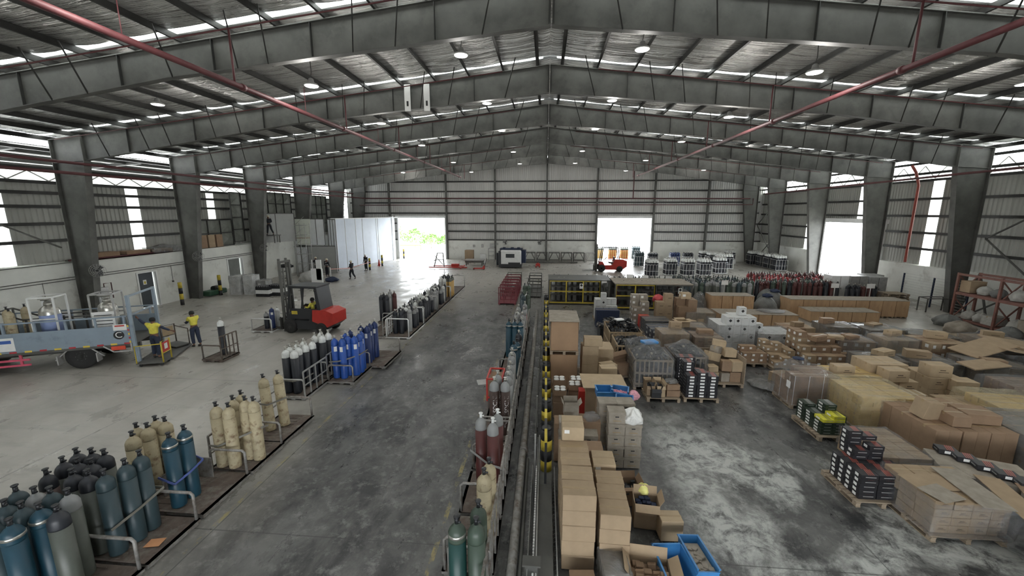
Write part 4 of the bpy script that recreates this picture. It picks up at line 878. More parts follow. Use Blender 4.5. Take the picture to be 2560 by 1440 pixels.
# ================================================================ forklifts
def forklift(label, loc, rz, s, closed, mastH, body, forks_z=.1, wt=None):
    t = thing('forklift', label, 'forklift', loc, rz); t.scale = (s,s,s)      # local: -x is forwards (the forks)
    mb = MB()
    mb.prism([(-.75,.22),(1.25,.22),(1.55,.45),(1.55,1.0),(1.2,1.12),(.55,1.12),(.35,.62),(-.35,.62),(-.55,.95),(-.8,.95)],-.52,.52,0,'y'); mb.build('chassis',body[0],t)
    mb = MB(); mb.prism([(.55,.62),(1.3,.35),(1.62,.5),(1.62,1.02),(1.25,1.16),(.6,1.16)],-.56,.56,0,'y'); mb.build('counterweight',body[1],t)
    for x, r in ((-.62,.34),(1.0,.28)):
        for y in (-.5,.5): mb = MB(); wheel(mb,(x,y,r),r,.22,n=20); mb.build('wheel',['rubber',wt or 'steel','galv'],t)
    mb = MB()
    for y in (-.5,.5):
        mb.bar((-.72,y,.9),(-.5,y,2.2),.06); mb.bar((.95,y,1.1),(.8,y,2.2),.06); mb.bar((-.52,y,2.2),(.85,y,2.2),.06)
    for k in range(7): x = -.5+.215*k; mb.bar((x,-.5,2.2),(x,.5,2.2),.05)
    if closed: mb.box((.17,0,2.25),(1.45,1.1,.07),0,None,0,.03); mb.box((.17,.5,.95),(1.35,.04,.5)); mb.box((.17,-.5,.95),(1.35,.04,.5)); mb.prism([(.82,1.1),(1.0,1.1),(.86,2.2),(.72,2.2)],-.5,.5,0,'y'); mb.bar((.1,-.5,1.1),(.1,-.5,2.2),.06); mb.bar((.1,.5,1.1),(.1,.5,2.2),.06)
    mb.build('overhead_guard',body[2],t)
    mb = MB(); mb.box((.3,0,.82),(.45,.5,.12),0,None,0,.03); mb.box((.55,0,1.1),(.1,.48,.5),0,None,0,.04); mb.build('seat','black',t)
    mb = MB(); mb.tube([(-.5,0,.95),(-.2,0,1.2)],.02,6); X = Matrix.Translation((-.2,0,1.2)) @ Matrix.Rotation(R(-50),4,'Y'); mb.lathe([(.15,-.012),(.17,0),(.15,.012)],16,0,X); mb.build('steering_wheel','black',t)
    mb = MB()
    for y in (-.33,.33): mb.box((-1.05,y,mastH/2),(.12,.08,mastH)); mb.box((-1.13,y*.75,mastH/2+.1),(.1,.06,mastH))
    for z in (.3,mastH*.5,mastH-.05): mb.box((-1.05,0,z),(.1,.66,.09))
    mb.tube([(-1.02,.15,.2),(-1.02,.15,mastH*.9)],.04,8); mb.tube([(-1.02,-.15,.2),(-1.02,-.15,mastH*.9)],.04,8)
    for k in range(8): mb.box((-1.15,0,.5+k*(mastH-.7)/8),(.05,.3,.05))
    mb.build('mast','steel',t)
    mb = MB()
    for z in (forks_z+.1,forks_z+.5): mb.box((-1.22,0,z),(.06,.95,.1))
    for y in (-.4,.4): mb.box((-1.22,y,forks_z+.3),(.05,.06,.6))
    mb.build('carriage','steel',t)
    for y in (-.25,.25): mb = MB(); mb.box((-1.27,y,forks_z+.2),(.05,.1,.5)); mb.prism([(-1.25,forks_z-.03),(-2.3,forks_z-.03),(-2.3,forks_z-.015),(-1.25,forks_z+.02)],y-.05,y+.05,0,'y'); mb.build('fork','steel',t)
    return t
M['fkblack'] = mat('forklift_black',(.03,.032,.036),.4)
fp = at(735,832); F = forklift('large black forklift with a red counterweight and closed cab', (-12.15,19.25,0), R(-4), 1.06, True, 3.4, ('fkblack','red','fkblack'), .12)
mb = MB(); mb.box((-.35,-.523,1.0),(.3,.006,.16)); mb.build('warning_label','yellow',F)
mb = MB(); mb.tube([(.8,-.6,2.1),(1.0,-.7,2.1)],.03,6); mb.build('work_light','black',F)
o = person('driver in a yellow top sitting inside the black forklift', (-11.9,19.25,.12), R(90), dict(pel=(0,-.05,.86),waist=(0,-.05,1.0),chest=(0,-.03,1.24),neck=(0,-.02,1.38),head=(0,0,1.48),top=(0,-.0,1.58),sl=(-.18,-.02,1.32),sr=(.18,-.02,1.32),el=(-.24,.1,1.12),er=(.24,.1,1.12),hl=(-.1,.36,1.14),hr=(.1,.36,1.14),pl=(-.09,0,.86),pr=(.09,0,.86),kl=(-.12,.42,.86),kr=(.12,.42,.86),al=(-.12,.5,.58),ar=(.12,.5,.58),tl=(-.12,.64,.54),tr=(.12,.64,.54)), dict(shirt='hivis',long=True,trousers='navyc',hair='blackhair'), 1.72)
t = pallet_steel('white hooped cylinder pallet carried on the black forklift', -14.9,-13.75,18.6,19.9,(0,1), side=None, mt='white', hh=.6)
for i, (x, y, k) in enumerate(((-14.25,18.95,'blacks'),(-14.0,19.05,'navy'),(-14.2,19.3,'blacks'),(-13.95,19.4,'grey'))): o = put_cyl(k, x, y, '%s on the pallet at the black forklift, %s from the front' % (DESC[k], ORD[i+1]), 'cylinders on the forklift pallet', .13); o.scale = (.95,.95,.7)
forklift('red forklift with pale wheel rims parked before the right door', (6.35,42.2,0), 0, 1.12, False, 2.5, ('red','red','fkblack'), .1, 'white')
# ================================================================ cartons and pallets
CARD = {'k':'card','t':'card2','b':'card3','d':'cardd','w':'white'}
CM = {}
def carton_mesh(d, mt, near, style):
    """closed carton: returns list of (part name, mesh); origin at the centre of its base"""
    d = tuple(round(v,3) for v in d); key = (d, mt, near, style)
    if key in CM: return CM[key]
    x, y, z = d; out = []
    body = MB().box((0,0,z/2), d, 0, None, 0, .008 if near else 0)
    def tape(mb, m=0):
        w = min(.05, y*.14); mb.box((0,0,z+.0012),(x*.998,w,.0025),m)
        for s in (-1,1): mb.box((s*(x/2+.001),0,z-.035),(.0025,w,.07),m)
    def seam(mb, m): mb.box((0,0,z+.0004),(x*.99,.006,.002),m)
    if near:
        out.append(('body', body.mesh('carton_body', mt)))
        if style not in ('plain','file'): a = MB(); tape(a); out.append(('tape', a.mesh('carton_tape','tape')))
        if style == 'file':
            a = MB().box((0,0,z-.035),(x+.02,y+.02,.075),0,None,0,.006); out.append(('lid', a.mesh('carton_lid','cardd')))
            a = MB()
            for s in (-1,1): a.box((0,s*(y/2+.002),z*.62),(.085,.004,.028),0,None,0,.006)
            out.append(('hand_hole', a.mesh('hand_hole','ink')))
            a = MB(); a.box((0,-y/2-.002,z*.26),(x*.5,.003,.018)); out.append(('print', a.mesh('carton_print','tape')))
        if style == 'label': a = MB().box((-x*.28,-y/2-.002,z*.68),(.1,.003,.075)); out.append(('shipping_label', a.mesh('shipping_label','paper')))
        if style == 'print':
            a = MB(); a.box((x*.05,-y/2-.002,z*.62),(x*.25,.003,z*.07)); a.box((x*.1,-y/2-.002,z*.45),(x*.45,.003,z*.045)); out.append(('print', a.mesh('carton_print','cardprint')))
        if style == 'strap':
            a = MB()
            for q in (-.28,.28): a.box((q*x,0,z/2),(.014,y+.006,z+.006))
            out.append(('strapping', a.mesh('strapping','paper')))
    else:
        tape(body, 1)
        if style == 'label': body.box((-x*.2,-y/2-.002,z*.6),(x*.3,.003,z*.4),2); body.box((-x/2-.002,0,z*.6),(.003,y*.35,z*.4),2)
        if style == 'print': body.box((x*.1,-y/2-.002,z*.5),(x*.4,.003,z*.06),3)
        out.append((None, body.mesh('carton', [mt,'tape','paper','cardprint'])))
    CM[key] = out; return out
M['cardprint'] = mat('carton_print_ink',(.09,.06,.04),.8)
def carton(x, y, z, d, label, group, mt='card', near=True, style='tape', rz=0, rot=None, cat='box', name='carton'):
    ms = carton_mesh(d, mt, near, style)
    if near:
        t = thing(name, label, cat, (x,y,z), rz, group)
        for nm, me in ms: link(nm, me, t)
    else: t = link(name, ms[0][1], None, (x,y,z), rz); tag(t, label, cat, group)
    if rot: t.rotation_euler = rot
    return t
def stack(where, group, x0, y0, z0, n, d, mt='card', near=True, style='tape', rz=0, noun='tan carton', heights=None, jit=.008, gap=.008, name='carton', skipfn=None, seed=1, mts=None):
    """block of cartons from its front left corner; only those the photo could show. heights: dict or fn (i,j)->layers"""
    r = random.Random(seed); nx, ny, nz = n; c, s = math.cos(rz), math.sin(rz)
    H = lambda i, j: (heights(i,j) if callable(heights) else (heights or {}).get((i,j), nz))
    for i in range(nx):
        for j in range(ny):
            for k in range(H(i,j)):
                vis = (j == 0) or (k == H(i,j)-1) or (j > 0 and k >= H(i,j-1)) or (i == 0) or (k >= H(i-1,j))
                if not vis or (skipfn and skipfn(i,j,k)): continue
                lx, ly = (i+.5)*(d[0]+gap)+r.uniform(-jit,jit), (j+.5)*(d[1]+gap)+r.uniform(-jit,jit)
                lab = '%s, %s' % (noun, where); 
                if nz > 1 or heights: lab += ', layer %s' % NUM[k+1]
                if ny > 1: lab += ', row %s' % NUM[j+1]
                if nx > 1: lab += ', %s from left' % ORD[i+1]
                carton(x0+lx*c-ly*s, y0+lx*s+ly*c, z0+k*(d[2]+.002), d, lab, group, (mts[r.randrange(len(mts))] if mts else mt), near, style, rz+r.uniform(-.02,.02), name=name)
def open_carton(x, y, z, d, rz, label, group=None, mt='card', flaps=(50,50,40,60), fill=None, rot=None):
    t = thing('open_carton', label, 'box', (x,y,z), rz, group); a, b, h = d; w = .006
    mb = MB()
    for s in (-1,1): mb.box((s*(a/2-w/2),0,h/2),(w,b,h)); mb.box((0,s*(b/2-w/2),h/2),(a-2*w,w,h))
    mb.box((0,0,w/2),(a-2*w,b-2*w,w)); mb.build('body', mt, t)
    for k, (dx, dy) in enumerate(((1,0),(-1,0),(0,1),(0,-1))):
        L_ = .42*(b if dx else a) if dx else .42*b; wd = b if dx else a; an = R(flaps[k]); L_ = .4*min(a,b)
        mb = MB(); p = Vector((dx*a/2,dy*b/2,h)); o = Vector((dx*math.cos(an),dy*math.cos(an),math.sin(an)))*L_; q = Vector((-dy,dx,0))*wd/2*.97
        n = Vector((dx,dy,0)).cross(q).normalized()*.004; u = q.cross(o).normalized()*.003
        mb.add([p-q-u,p+q-u,p+q+o-u,p-q+o-u,p-q+u,p+q+u,p+q+o+u,p-q+o+u],[[0,3,2,1],[4,5,6,7],[0,1,5,4],[1,2,6,5],[2,3,7,6],[3,0,4,7]]); mb.build('flap', mt, t)
    if fill: mb = MB(); r = random.Random(int(x*100)); 
    if fill:
        for k in range(14): mb.box((r.uniform(-.38,.38)*a,r.uniform(-.38,.38)*b,h*r.uniform(.6,.85)),(a*.22,b*.2,h*.25),0,None,0,.01,Matrix.Rotation(r.uniform(-.6,.6),4,(1,.4,.3)))
        mb.box((0,0,h*.35),(a*.95,b*.95,h*.6)); mb.build('contents', fill, t)
    if rot: t.rotation_euler = rot
    return t
PAL = {}
def wood_pallet(x, y, w, d, label, rz=0, z=0, group='wooden pallets on the goods side', mt='wood'):
    k_ = (w,d,mt); t = thing('wooden_pallet', label, 'pallet', (x,y,z), rz, group)
    if k_ not in PAL:
        a = MB(); n = max(5,int(d/.13))
        for k in range(n): a.box((0,-d/2+d*(k+.5)/n,.115),(w,d/n*.78,.02))
        for s in (-1,0,1): a.box((s*(w/2-.05),0,.095),(.09,d,.02))
        b = MB(); [b.box((s*(w/2-.05),q*(d/2-.06),.05),(.09,.1,.07)) for s in (-1,0,1) for q in (-1,0,1)]
        c = MB(); [c.box((s*(w/2-.05),0,.01),(.09,d,.016)) for s in (-1,0,1)]
        PAL[k_] = (a.mesh('deck_boards',mt), b.mesh('blocks',mt), c.mesh('bottom_boards',mt))
    for nm, me in zip(('deck_boards','blocks','bottom_boards'), PAL[k_]): link(nm, me, t)
    return t
def film_wrap(x0, x1, y0, y1, z0, z1, label, mt='film', bumps=(), rz=0, seed=1, n=22, flare=.04, group='stretch film over pallets', top=True):
    """loose sheet of stretch film drawn over a load: top height field plus hanging sides"""
    r = random.Random(seed); cx, cy = (x0+x1)/2, (y0+y1)/2; w, d = x1-x0, y1-y0; mb = MB()
    ph = [r.uniform(0,6) for _ in range(8)]
    def wr(u, v): return .5*math.sin(u*9+ph[0]+v*4)+.3*math.sin(v*13+ph[1]-u*6)+.2*math.sin((u+v)*23+ph[2])
    def hz(u, v):
        z = z1+.02*wr(u,v)
        for bx, by, bh, bs in bumps: z += bh*math.exp(-(((u-bx)/bs)**2+((v-by)/bs)**2))
        return z
    if top:
        for j in range(n+1):
            for i in range(n+1): u, v = i/n, j/n; mb.v.append(((u-.5)*w,(v-.5)*d,hz(u,v)))
        for j in range(n):
            for i in range(n): mb.f.append([j*(n+1)+i,j*(n+1)+i+1,(j+1)*(n+1)+i+1,(j+1)*(n+1)+i]); mb.m.append(0); mb.s.append(True)
    ring = [(i/n,0) for i in range(n)]+[(1,i/n) for i in range(n)]+[(1-i/n,1) for i in range(n)]+[(0,1-i/n) for i in range(n)]
    o = len(mb.v); K = 8
    for k in range(K+1):
        t = k/K
        for q, (u, v) in enumerate(ring):
            h = hz(u,v); z = h*(1-t)+z0*t; e = (.012*math.sin(q*1.7+k*.8+ph[3])+.01*math.sin(q*.6-k*1.9+ph[4]))*(1 if 0 < k else 0)+flare*t*(.5+.5*math.sin(q*.9+ph[5]))
            nx_, ny_ = (u-.5), (v-.5); L_ = math.hypot(nx_,ny_) or 1; mb.v.append((nx_*w+nx_/L_*e, ny_*d+ny_/L_*e, z))
    m_ = len(ring)
    for k in range(K):
        for q in range(m_): mb.f.append([o+k*m_+q, o+(k+1)*m_+q, o+(k+1)*m_+(q+1)%m_, o+k*m_+(q+1)%m_]); mb.m.append(0); mb.s.append(True)
    me = mb.mesh('stretch_film', mt); ob = link('stretch_film', me, None, (cx,cy,0), rz); tag(ob, label, 'plastic film', group); return ob
def heap_bag(x, y, z, r, h, mt, label, seed=1, name='bag', cat='bag', sq=1.0, rz=0, rough=.22):
    """crumpled bag or bundle: a noisy sagging dome"""
    q = random.Random(seed); ph = [q.uniform(0,6.3) for _ in range(6)]; mb = MB(); n, K = 36, 12; 
    for k in range(K+1):
        t = k/K
        for i in range(n):
            a = 2*PI*i/n; rr = r*(math.sin(PI*(.22+.78*t)/1.0)**.6 if t < 1 else 0.0) if t > .0 else r*.86
            rr *= 1+rough*(.4*math.sin(a*3+ph[0]+t*4)+.3*math.sin(a*5+ph[1]-t*7)+.3*math.sin(a*9+ph[2]+t*11)*t)
            mb.v.append((rr*math.cos(a), rr*math.sin(a)*sq, h*t*(1+rough*.25*math.sin(a*4+ph[3]))))
    for k in range(K):
        for i in range(n): mb.f.append([k*n+i,k*n+(i+1)%n,(k+1)*n+(i+1)%n,(k+1)*n+i]); mb.m.append(0); mb.s.append(True)
    mb.f.append(list(range(n))[::-1]); mb.m.append(0); mb.s.append(False)
    o = mb.build(name, mt, None, (x,y,z), rz); tag(o, label, cat); return o
# ---------------------------------------------------------------- near stack beside the barrier
N1 = 'near tan stack'
g = 'tan cartons of the near stack'
stack('near stack', g, .27,5.93,.02,(1,4,5),(.55,.40,.285),'card',True,'tape',0,'tan carton',None,seed=2)
carton(.56,7.84,.02,(.56,.4,.6),'plain carton low behind the near stack, under the labelled one',g,'card',True,'plain'); carton(.52,7.84,.63,(.5,.42,.55),'plain carton under the pair of labelled cartons',g,'card',True,'plain')
carton(.54,7.80,1.19,(.42,.5,.27),'tan carton with a white label, lower of the labelled pair',g,'card2',True,'label'); carton(.54,7.80,1.465,(.44,.52,.28),'tan carton with a white label topping the near stack',g,'card2',True,'label')
stack('second near column', g, .9,5.95,.02,(1,3,4),(.5,.40,.27),'card',True,'tape',-.03,'tan carton',seed=3)
stack('low block behind it', g, .93,7.25,.02,(1,1,4),(.44,.5,.28),'card2',True,'label',0,'labelled carton',seed=4)
carton(1.0,7.95,.02,(.4,.4,1.1),'narrow plain carton column behind the labelled pair',g,'card3',True,'plain')
carton(.6,5.5,.02,(.4,.34,.3),'torn brown carton at the foot of the near stack',None,'card3',True,'print',.08)
carton(.8,5.05,.02,(.75,.42,.34),'wide tan carton with white string at the bottom edge','cartons at the bottom edge','cardd',True,'strap',.05)
carton(1.35,4.75,.02,(.85,.4,.3),'long plain carton at the very bottom edge','cartons at the bottom edge','card',True,'plain',-.1)
carton(1.12,5.75,.02,(.42,.5,.42),'grey dusty box under film beside the near stack',None,'cardd',True,'plain',.1)
film_wrap(.90,1.34,5.48,6.02,.05,.46,'crumpled clear film over the grey box by the near stack','filmd',[(.5,.4,.06,.3)],.1,4)
carton(1.12,6.3-.25,.45,(.28,.26,.1),'small framed tan box on the filmed grey box',None,'card2',True,'plain',.2) if False else None
open_carton(1.68,5.7,.02,(.62,.46,.38),-.08,'open tan carton with scraps inside at the bottom edge','open cartons by the near stack','card',(35,50,80,-35),'card3')
open_carton(1.62,5.2,.02,(.5,.4,.3),.1,'open tan carton half hidden at the bottom edge','open cartons by the near stack','card',(50,20,70,-20),None)
open_carton(1.95,7.15,.02,(.46,.36,.52),-.1,'tall open carton with a blue lining and yellow bag','open cartons by the near stack','card',(60,75,75,-40),'navy')
heap_bag(1.95,7.4,.50,.12,.18,mat('yellow_bag',(.75,.72,.25),.5),'pale yellow plastic bag on the open carton',5)
open_carton(1.72,7.75,.02,(.42,.34,.42),.1,'open carton with dark parts behind the yellow bag','open cartons by the near stack','card3',(60,40,70,10),'black')
carton(2.32,6.85,.02,(.40,.3,.42),'tan carton at the right of the yellow bag',g,'card2',True,'tape',.05)
M['binblue'] = mat('storage_bin_blue',(.05,.22,.50),.35,0,.12,5)
def bin_(x, y, z, w, d, h, rz, label, group='blue plastic bins', rot=None, fill=None, mt='binblue'):
    t = thing('storage_bin', label, 'bin', (x,y,z), rz, group); mb = MB(); k = .012
    mb.box((0,0,k/2),(w*.92,d*.92,k))
    for s in (-1,1):
        mb.prism([(-d/2,h),(-d*.46,0),(d*.46,0),(d/2,h)],s*w/2-(k if s > 0 else 0),s*w/2+(k if s < 0 else 0),0,'x'); mb.box((0,s*(d/2-.01),h/2 if s > 0 else h*.35),(w*.98,k,h if s > 0 else h*.7))
    for s in (-1,1): mb.box((s*(w/2),0,h),(.03,d+.02,.015))
    mb.box((0,d/2,h),(w+.03,.03,.015)); mb.box((0,-d/2,h*.7),(w,.03,.015)); mb.build('tray',mt,t)
    if fill: mb = MB(); r = random.Random(9); [mb.box((r.uniform(-.35,.35)*w,r.uniform(-.4,.4)*d,h*r.uniform(.3,.6)),(w*.25,d*.12,h*.3),0,None,r.uniform(0,3),.008) for _ in range(16)]; mb.box((0,0,h*.2),(w*.85,d*.85,h*.3)); mb.build('contents',fill,t)
    if rot: t.rotation_euler = rot
    return t
bin_(2.53,6.02,.30,.34,.82,.16,.02,'long blue tray with papers leaning at the bottom edge','blue plastic bins',(R(-8),0,R(3)),'cardd')
bin_(2.1,5.9,.02,.5,.6,.4,.1,'dark blue crate under the long blue tray','blue plastic bins',None,None)
wood_pallet(1.95,5.0,1.1,.9,'worn wooden pallet at the bottom edge of the goods',.1)
# archive boxes
ga = 'file storage boxes'
stack('left file box tower', ga, .32,8.75,.02,(1,1,4),(.40,.34,.29),'cardd',True,'file',.03,'dusty file box',seed=5,gap=.0)
stack('middle file box tower', ga, .80,8.72,.02,(1,1,3),(.40,.36,.29),'cardd',True,'file',-.03,'dusty file box',seed=6)
carton(.48,9.2,.02,(.55,.42,1.0),'tall brown box behind the left file box tower',ga,'card3',True,'plain'); open_carton(.62,9.45,1.03,(.36,.3,.3),.05,'open dusty box on top behind the file boxes',None,'cardd',(50,60,70,70),None)
carton(1.06,9.25,.02,(.5,.42,1.05),'brown box with crumpled plastic on top behind the file boxes',ga,'card3',True,'plain')
heap_bag(1.1,9.22,1.07,.2,.16,'film','crumpled clear plastic on the brown box behind the file boxes',8)
stack('right file box tower', ga, 1.46,8.85,.02,(2,1,5),(.38,.34,.28),'cardd',True,'file',0,'dusty file box',{(0,0):5,(1,0):4},seed=7)
stack('rear file box tower', ga, 1.30,9.3,.02,(2,1,5),(.42,.36,.28),'cardd',True,'file',.05,'dusty file box',seed=8)
heap_bag(2.04,9.0,1.15,.22,.34,mat('white_bag',(.80,.80,.77),.35,0,.1,20,bump=.5,bs=40),'crumpled white plastic bag on the right file boxes',11,rough=.35)
stack('blue bin pedestal', ga, 1.35,10.0,.02,(2,1,3),(.44,.5,.38),'card3',True,'plain',0,'brown box',seed=9)
bin_(1.55,10.35,1.17,.42,.34,.2,.05,'pale blue plastic bin lying left above the file boxes')
bin_(1.98,10.35,1.17,.42,.34,.2,-.25,'blue plastic bin holding pink cloth','blue plastic bins',None,mat('pink_cloth',(.7,.30,.38),.8,0,.35,30))
bin_(2.02,9.95,1.17,.42,.3,.14,-.2,'darker blue bin in front of the pink cloth')
bin_(1.27,9.62,.72,.3,.3,.18,.3,'blue bin tipped on edge below the others','blue plastic bins',(R(50),0,.2))
heap_bag(2.3,10.2,1.17,.15,.22,mat('pink_towel',(.72,.36,.42),.9,0,.35,30),'pink patterned towel hanging beside the blue bins',14,'towel','towel')
# white lidded tins in cartons
tm = MB().lathe([(.072,0),(.075,.005),(.075,.14)],18).mesh('tin_body','cardd'); tl = MB().lathe([(.08,.14),(.082,.15),(.078,.165),(.05,.162)],18).mesh('tin_lid','white')
for q, (x, y, z) in enumerate(((.42,12.1,.83),(.95,12.15,.83),(.42,11.35,.83),(.88,11.75,.83))):
    wh = ('far left','far right','near left','near right')[q]
    open_carton(x,y,z-.83+.5,(.37,.37,.36),0,'open carton of white lidded tins, %s of four' % wh,'cartons of white lidded tins','card3',(-80,-80,-80,-80))
    carton(x,y,.02,(.40,.40,.47),'brown box carrying the %s carton of tins' % wh,'boxes under the tins','card3',True,'plain')
    for a in (-1,1):
        for b_ in (-1,1):
            t = thing('tin', 'white lidded tin in the %s carton, %s %s' % (wh, 'back' if b_ > 0 else 'front', 'left' if a < 0 else 'right'), 'tin', (x+a*.088,y+b_*.088,z+.0-.12), 0, 'white lidded tins'); link('tin_body',tm,t); link('tin_lid',tl,t)
carton(1.07,11.2,.02,(.22,.3,.9),'small red topped box by the tins',None,'red',True,'plain')
# large flat topped box and plywood bins
carton(1.68,11.3,.02,(1.1,.9,1.12),'large flat topped cardboard box behind the blue bins',None,'card',True,'plain')
mb = MB(); mb.box((0,0,0),(1.25,1.02,.02)); tag(mb.build('cardboard_sheet','card2',None,(1.66,11.3,1.151),.02), 'flat cardboard sheet covering the large box', 'sheet')
carton(1.95,12.3,.02,(.5,.36,1.2),'cream carton stack end under loose film',None,'card2',True,'print',.1)
M['binboard'] = mat('bin_board',(.33,.21,.125),.75,0,.1,2)
def big_bin(z, h, label, lid):
    t = thing('board_bin', label, 'bin', (.6,13.65,z), 0, 'large brown board bins')
    mb = MB(); mb.box((0,0,h/2),(.9,1.45,h),0,None,0,.015); mb.build('body','binboard',t)
    mb = MB(); [mb.box((s*.3,-.74,h*.5),(.02,.015,h)) for s in ()]; 
    if lid: mb.box((-.04,0,h+.02),(1.0,1.55,.02)); mb.box((-.53,0,h-.1),(.02,1.5,.26)); mb.box((.47,0,h-.12),(.02,1.5,.3)); mb.build('dusty_lid','cardd',t)
wood_pallet(.6,13.65,.95,1.5,'wooden pallet under the lower brown board bin'); big_bin(.13,1.2,'lower large brown board bin beside the bollards',False)
wood_pallet(.6,13.65,.95,1.5,'wooden pallet between the two brown board bins',0,1.34); big_bin(1.47,1.0,'upper large brown board bin with a dusty grey lid',True)
# tan cartons beside the bins, loose film round them
gb = 'tan cartons beside the board bins'
stack('column beside the bins', gb, 1.25,13.5,.13,(1,1,4),(.55,.5,.33),'card2',True,'tape',.04,'tan carton',seed=12)
carton(1.62,13.7,1.47,(.62,.45,.26),'pale tan carton topping the column beside the bins',gb,'card2',True,'tape',-.04)
carton(2.15,13.6,.55,(.52,.42,.28),'tan carton turned askew right of the column',gb,'card2',True,'tape',.4); carton(2.1,13.65,.13,(.6,.5,.41),'brown carton under the askew one',gb,'card',True,'plain')
carton(2.0,14.7,.13,(.9,.9,.98),'large tan box behind the askew carton',gb,'card2',True,'plain'); wood_pallet(1.8,14.1,1.3,1.7,'wooden pallet under the tan cartons beside the board bins')
film_wrap(1.2,2.6,13.2,14.4,.1,.42,'loose clear film slumped round the tan cartons beside the bins','filmc',[],.0,21,flare=.12,top=False)
# ---------------------------------------------------------------- black spools in slatted crates
sp = MB(); sp.lathe([(.13,0),(.13,.012),(.05,.014),(.05,.10),(.13,.102),(.13,.114)],16,0); sp.lathe([(.045,.114),(.045,.118)],12,1); SPM = sp.mesh('spool',['black','cardd'])
def spools(cx, cy, w, d, z, n, where, group, seed, hump=.25):
    r = random.Random(seed)
    for k in range(n):
        u, v = r.uniform(-1,1), r.uniform(-1,1); zz_ = z+hump*(1-u*u)*(1-v*v)+r.uniform(-.03,.05)
        o = link('spool', SPM, None, (cx+u*w/2,cy+v*d/2,zz_)); o.rotation_euler = (r.uniform(-1.1,1.1),r.uniform(-1.1,1.1),r.uniform(0,6)); tag(o, 'black plastic spool heaped in the %s' % where, 'spool', group)
def slat_crate(x0, x1, y0, y1, h, label, group=None, rz=0, mt='card2'):
    t = thing('slatted_crate', label, 'crate', ((x0+x1)/2,(y0+y1)/2,0), rz, group or 'slatted crates'); w, d = x1-x0, y1-y0; mb = MB(); nx_ = int(w/.15)
    for s in (-1,1):
        for k in range(nx_+1): mb.box((-w/2+w*k/nx_,s*d/2,h/2),(.05,.02,h))
        ny_ = int(d/.15)
        for k in range(ny_+1): mb.box((s*w/2,-d/2+d*k/ny_,h/2),(.02,.05,h))
    mb.build('slats',mt,t); mb = MB()
    for z in (.08,h*.5,h-.03):
        for s in (-1,1): mb.box((0,s*(d/2+.012),z),(w+.04,.02,.07)); mb.box((s*(w/2+.012),0,z),(.02,d+.04,.07))
    mb.build('rails',mt,t); mb = MB(); mb.box((0,0,h*.35),(w-.05,d-.05,h*.68)); mb.build('inner_load','black',t); return t
slat_crate(2.75,4.05,15.1,16.5,1.0,'slatted wooden crate full of black spools, nearer of two'); spools(3.4,15.8,1.15,1.2,.78,46,'nearer slatted crate','black spools in the nearer crate',1,.2)
slat_crate(2.7,4.0,16.7,18.4,1.05,'slatted wooden crate full of black spools, farther of two'); spools(3.35,17.5,1.15,1.45,.95,60,'farther slatted crate','black spools in the farther crate',2,.35)
spools(3.1,19.1,1.0,.9,.6,24,'open load behind the farther crate','black spools behind the crates',3,.3); carton(3.1,19.1,.02,(1.1,1.0,.62),'dark low load behind the farther slatted crate',None,'black',False,'tape')
mb = MB(); mb.box((0,0,0),(.36,.26,.05),0,None,0,.02); tag(mb.build('polystyrene_tray','white',None,(3.1,17.0,1.52),.3), 'white tray lying on the black spools', 'tray')
# wrapped pallets of black parts
for q, (x0, x1, y0, y1, h, nm) in enumerate(((3.02,4.3,13.35,14.6,.95,'left'),(4.5,5.6,13.9,15.1,.9,'right'))):
    wood_pallet((x0+x1)/2,(y0+y1)/2,x1-x0,y1-y0,'wooden pallet under the %s film wrapped black load' % nm)
    slat_crate(x0+.03,x1-.03,y0+.03,y1-.03,h,'%s slatted crate of black parts under shiny film' % nm,'film wrapped crates',0,'wood').location.z = .13
    spools((x0+x1)/2,(y0+y1)/2,(x1-x0)*.8,(y1-y0)*.8,h+.0,34,'%s film wrapped crate' % nm,'black spools in the %s wrapped crate' % nm,5+q,.28)
    film_wrap(x0-.03,x1+.03,y0-.03,y1+.03,.1,h+.16,'shiny clear film tented over the %s load of black parts' % nm,'film',[(.5,.55,.40,.38)],0,31+q)
mb = MB(); mb.box((0,0,.0),(.55,.35,.1),0,None,0,.03); tag(mb.build('blue_bundle','bluep',None,(3.7,14.3,1.42),.3), 'blue folded bundle under the film of the left black load', 'bundle')
film_wrap(3.0,4.2,14.65,15.0,.5,1.3,'upright fold of shiny film behind the left black load','film',[(.5,.5,.15,.4)],0,36)
open_carton(2.78,14.55,.45,(.6,.4,.3),.3,'brown open carton leaning against the near slatted crate','leaning open cartons','card3',(30,60,10,-70),None,(R(35),R(-10),.3)); carton(2.8,14.5,.13,(.5,.5,.4),'brown carton under the leaning open one',None,'card3',True,'plain'); wood_pallet(2.8,14.45,.6,.7,'small pallet under the leaning open carton')
# pallet of brown cartons and black goods
wood_pallet(3.78,12.85,1.05,.8,'wooden pallet with open cartons of black goods in front of the wrapped loads')
for q, (x, y, d, mt, fl_) in enumerate(((3.42,12.9,(.26,.5,.32),'card','black'),(3.72,12.82,(.26,.5,.36),'card2','black'),(3.55,12.6,(.3,.28,.3),'black','black'))): open_carton(x,y,.13,d,.0,'narrow open carton of black goods, %s on the front pallet' % ORD[q+1],'open cartons of black goods',mt,(70,80,60,-60),fl_)
carton(4.12,12.85,.13,(.42,.5,.2),'dark red box at the right of the front pallet','dark red boxes','card3',True,'plain'); carton(4.1,12.85,.34,(.42,.44,.18),'dark red box under crumpled grey film','dark red boxes','card3',True,'plain',.1); heap_bag(4.1,12.85,.53,.2,.13,'filmd','crumpled grey film on the dark red boxes',17)
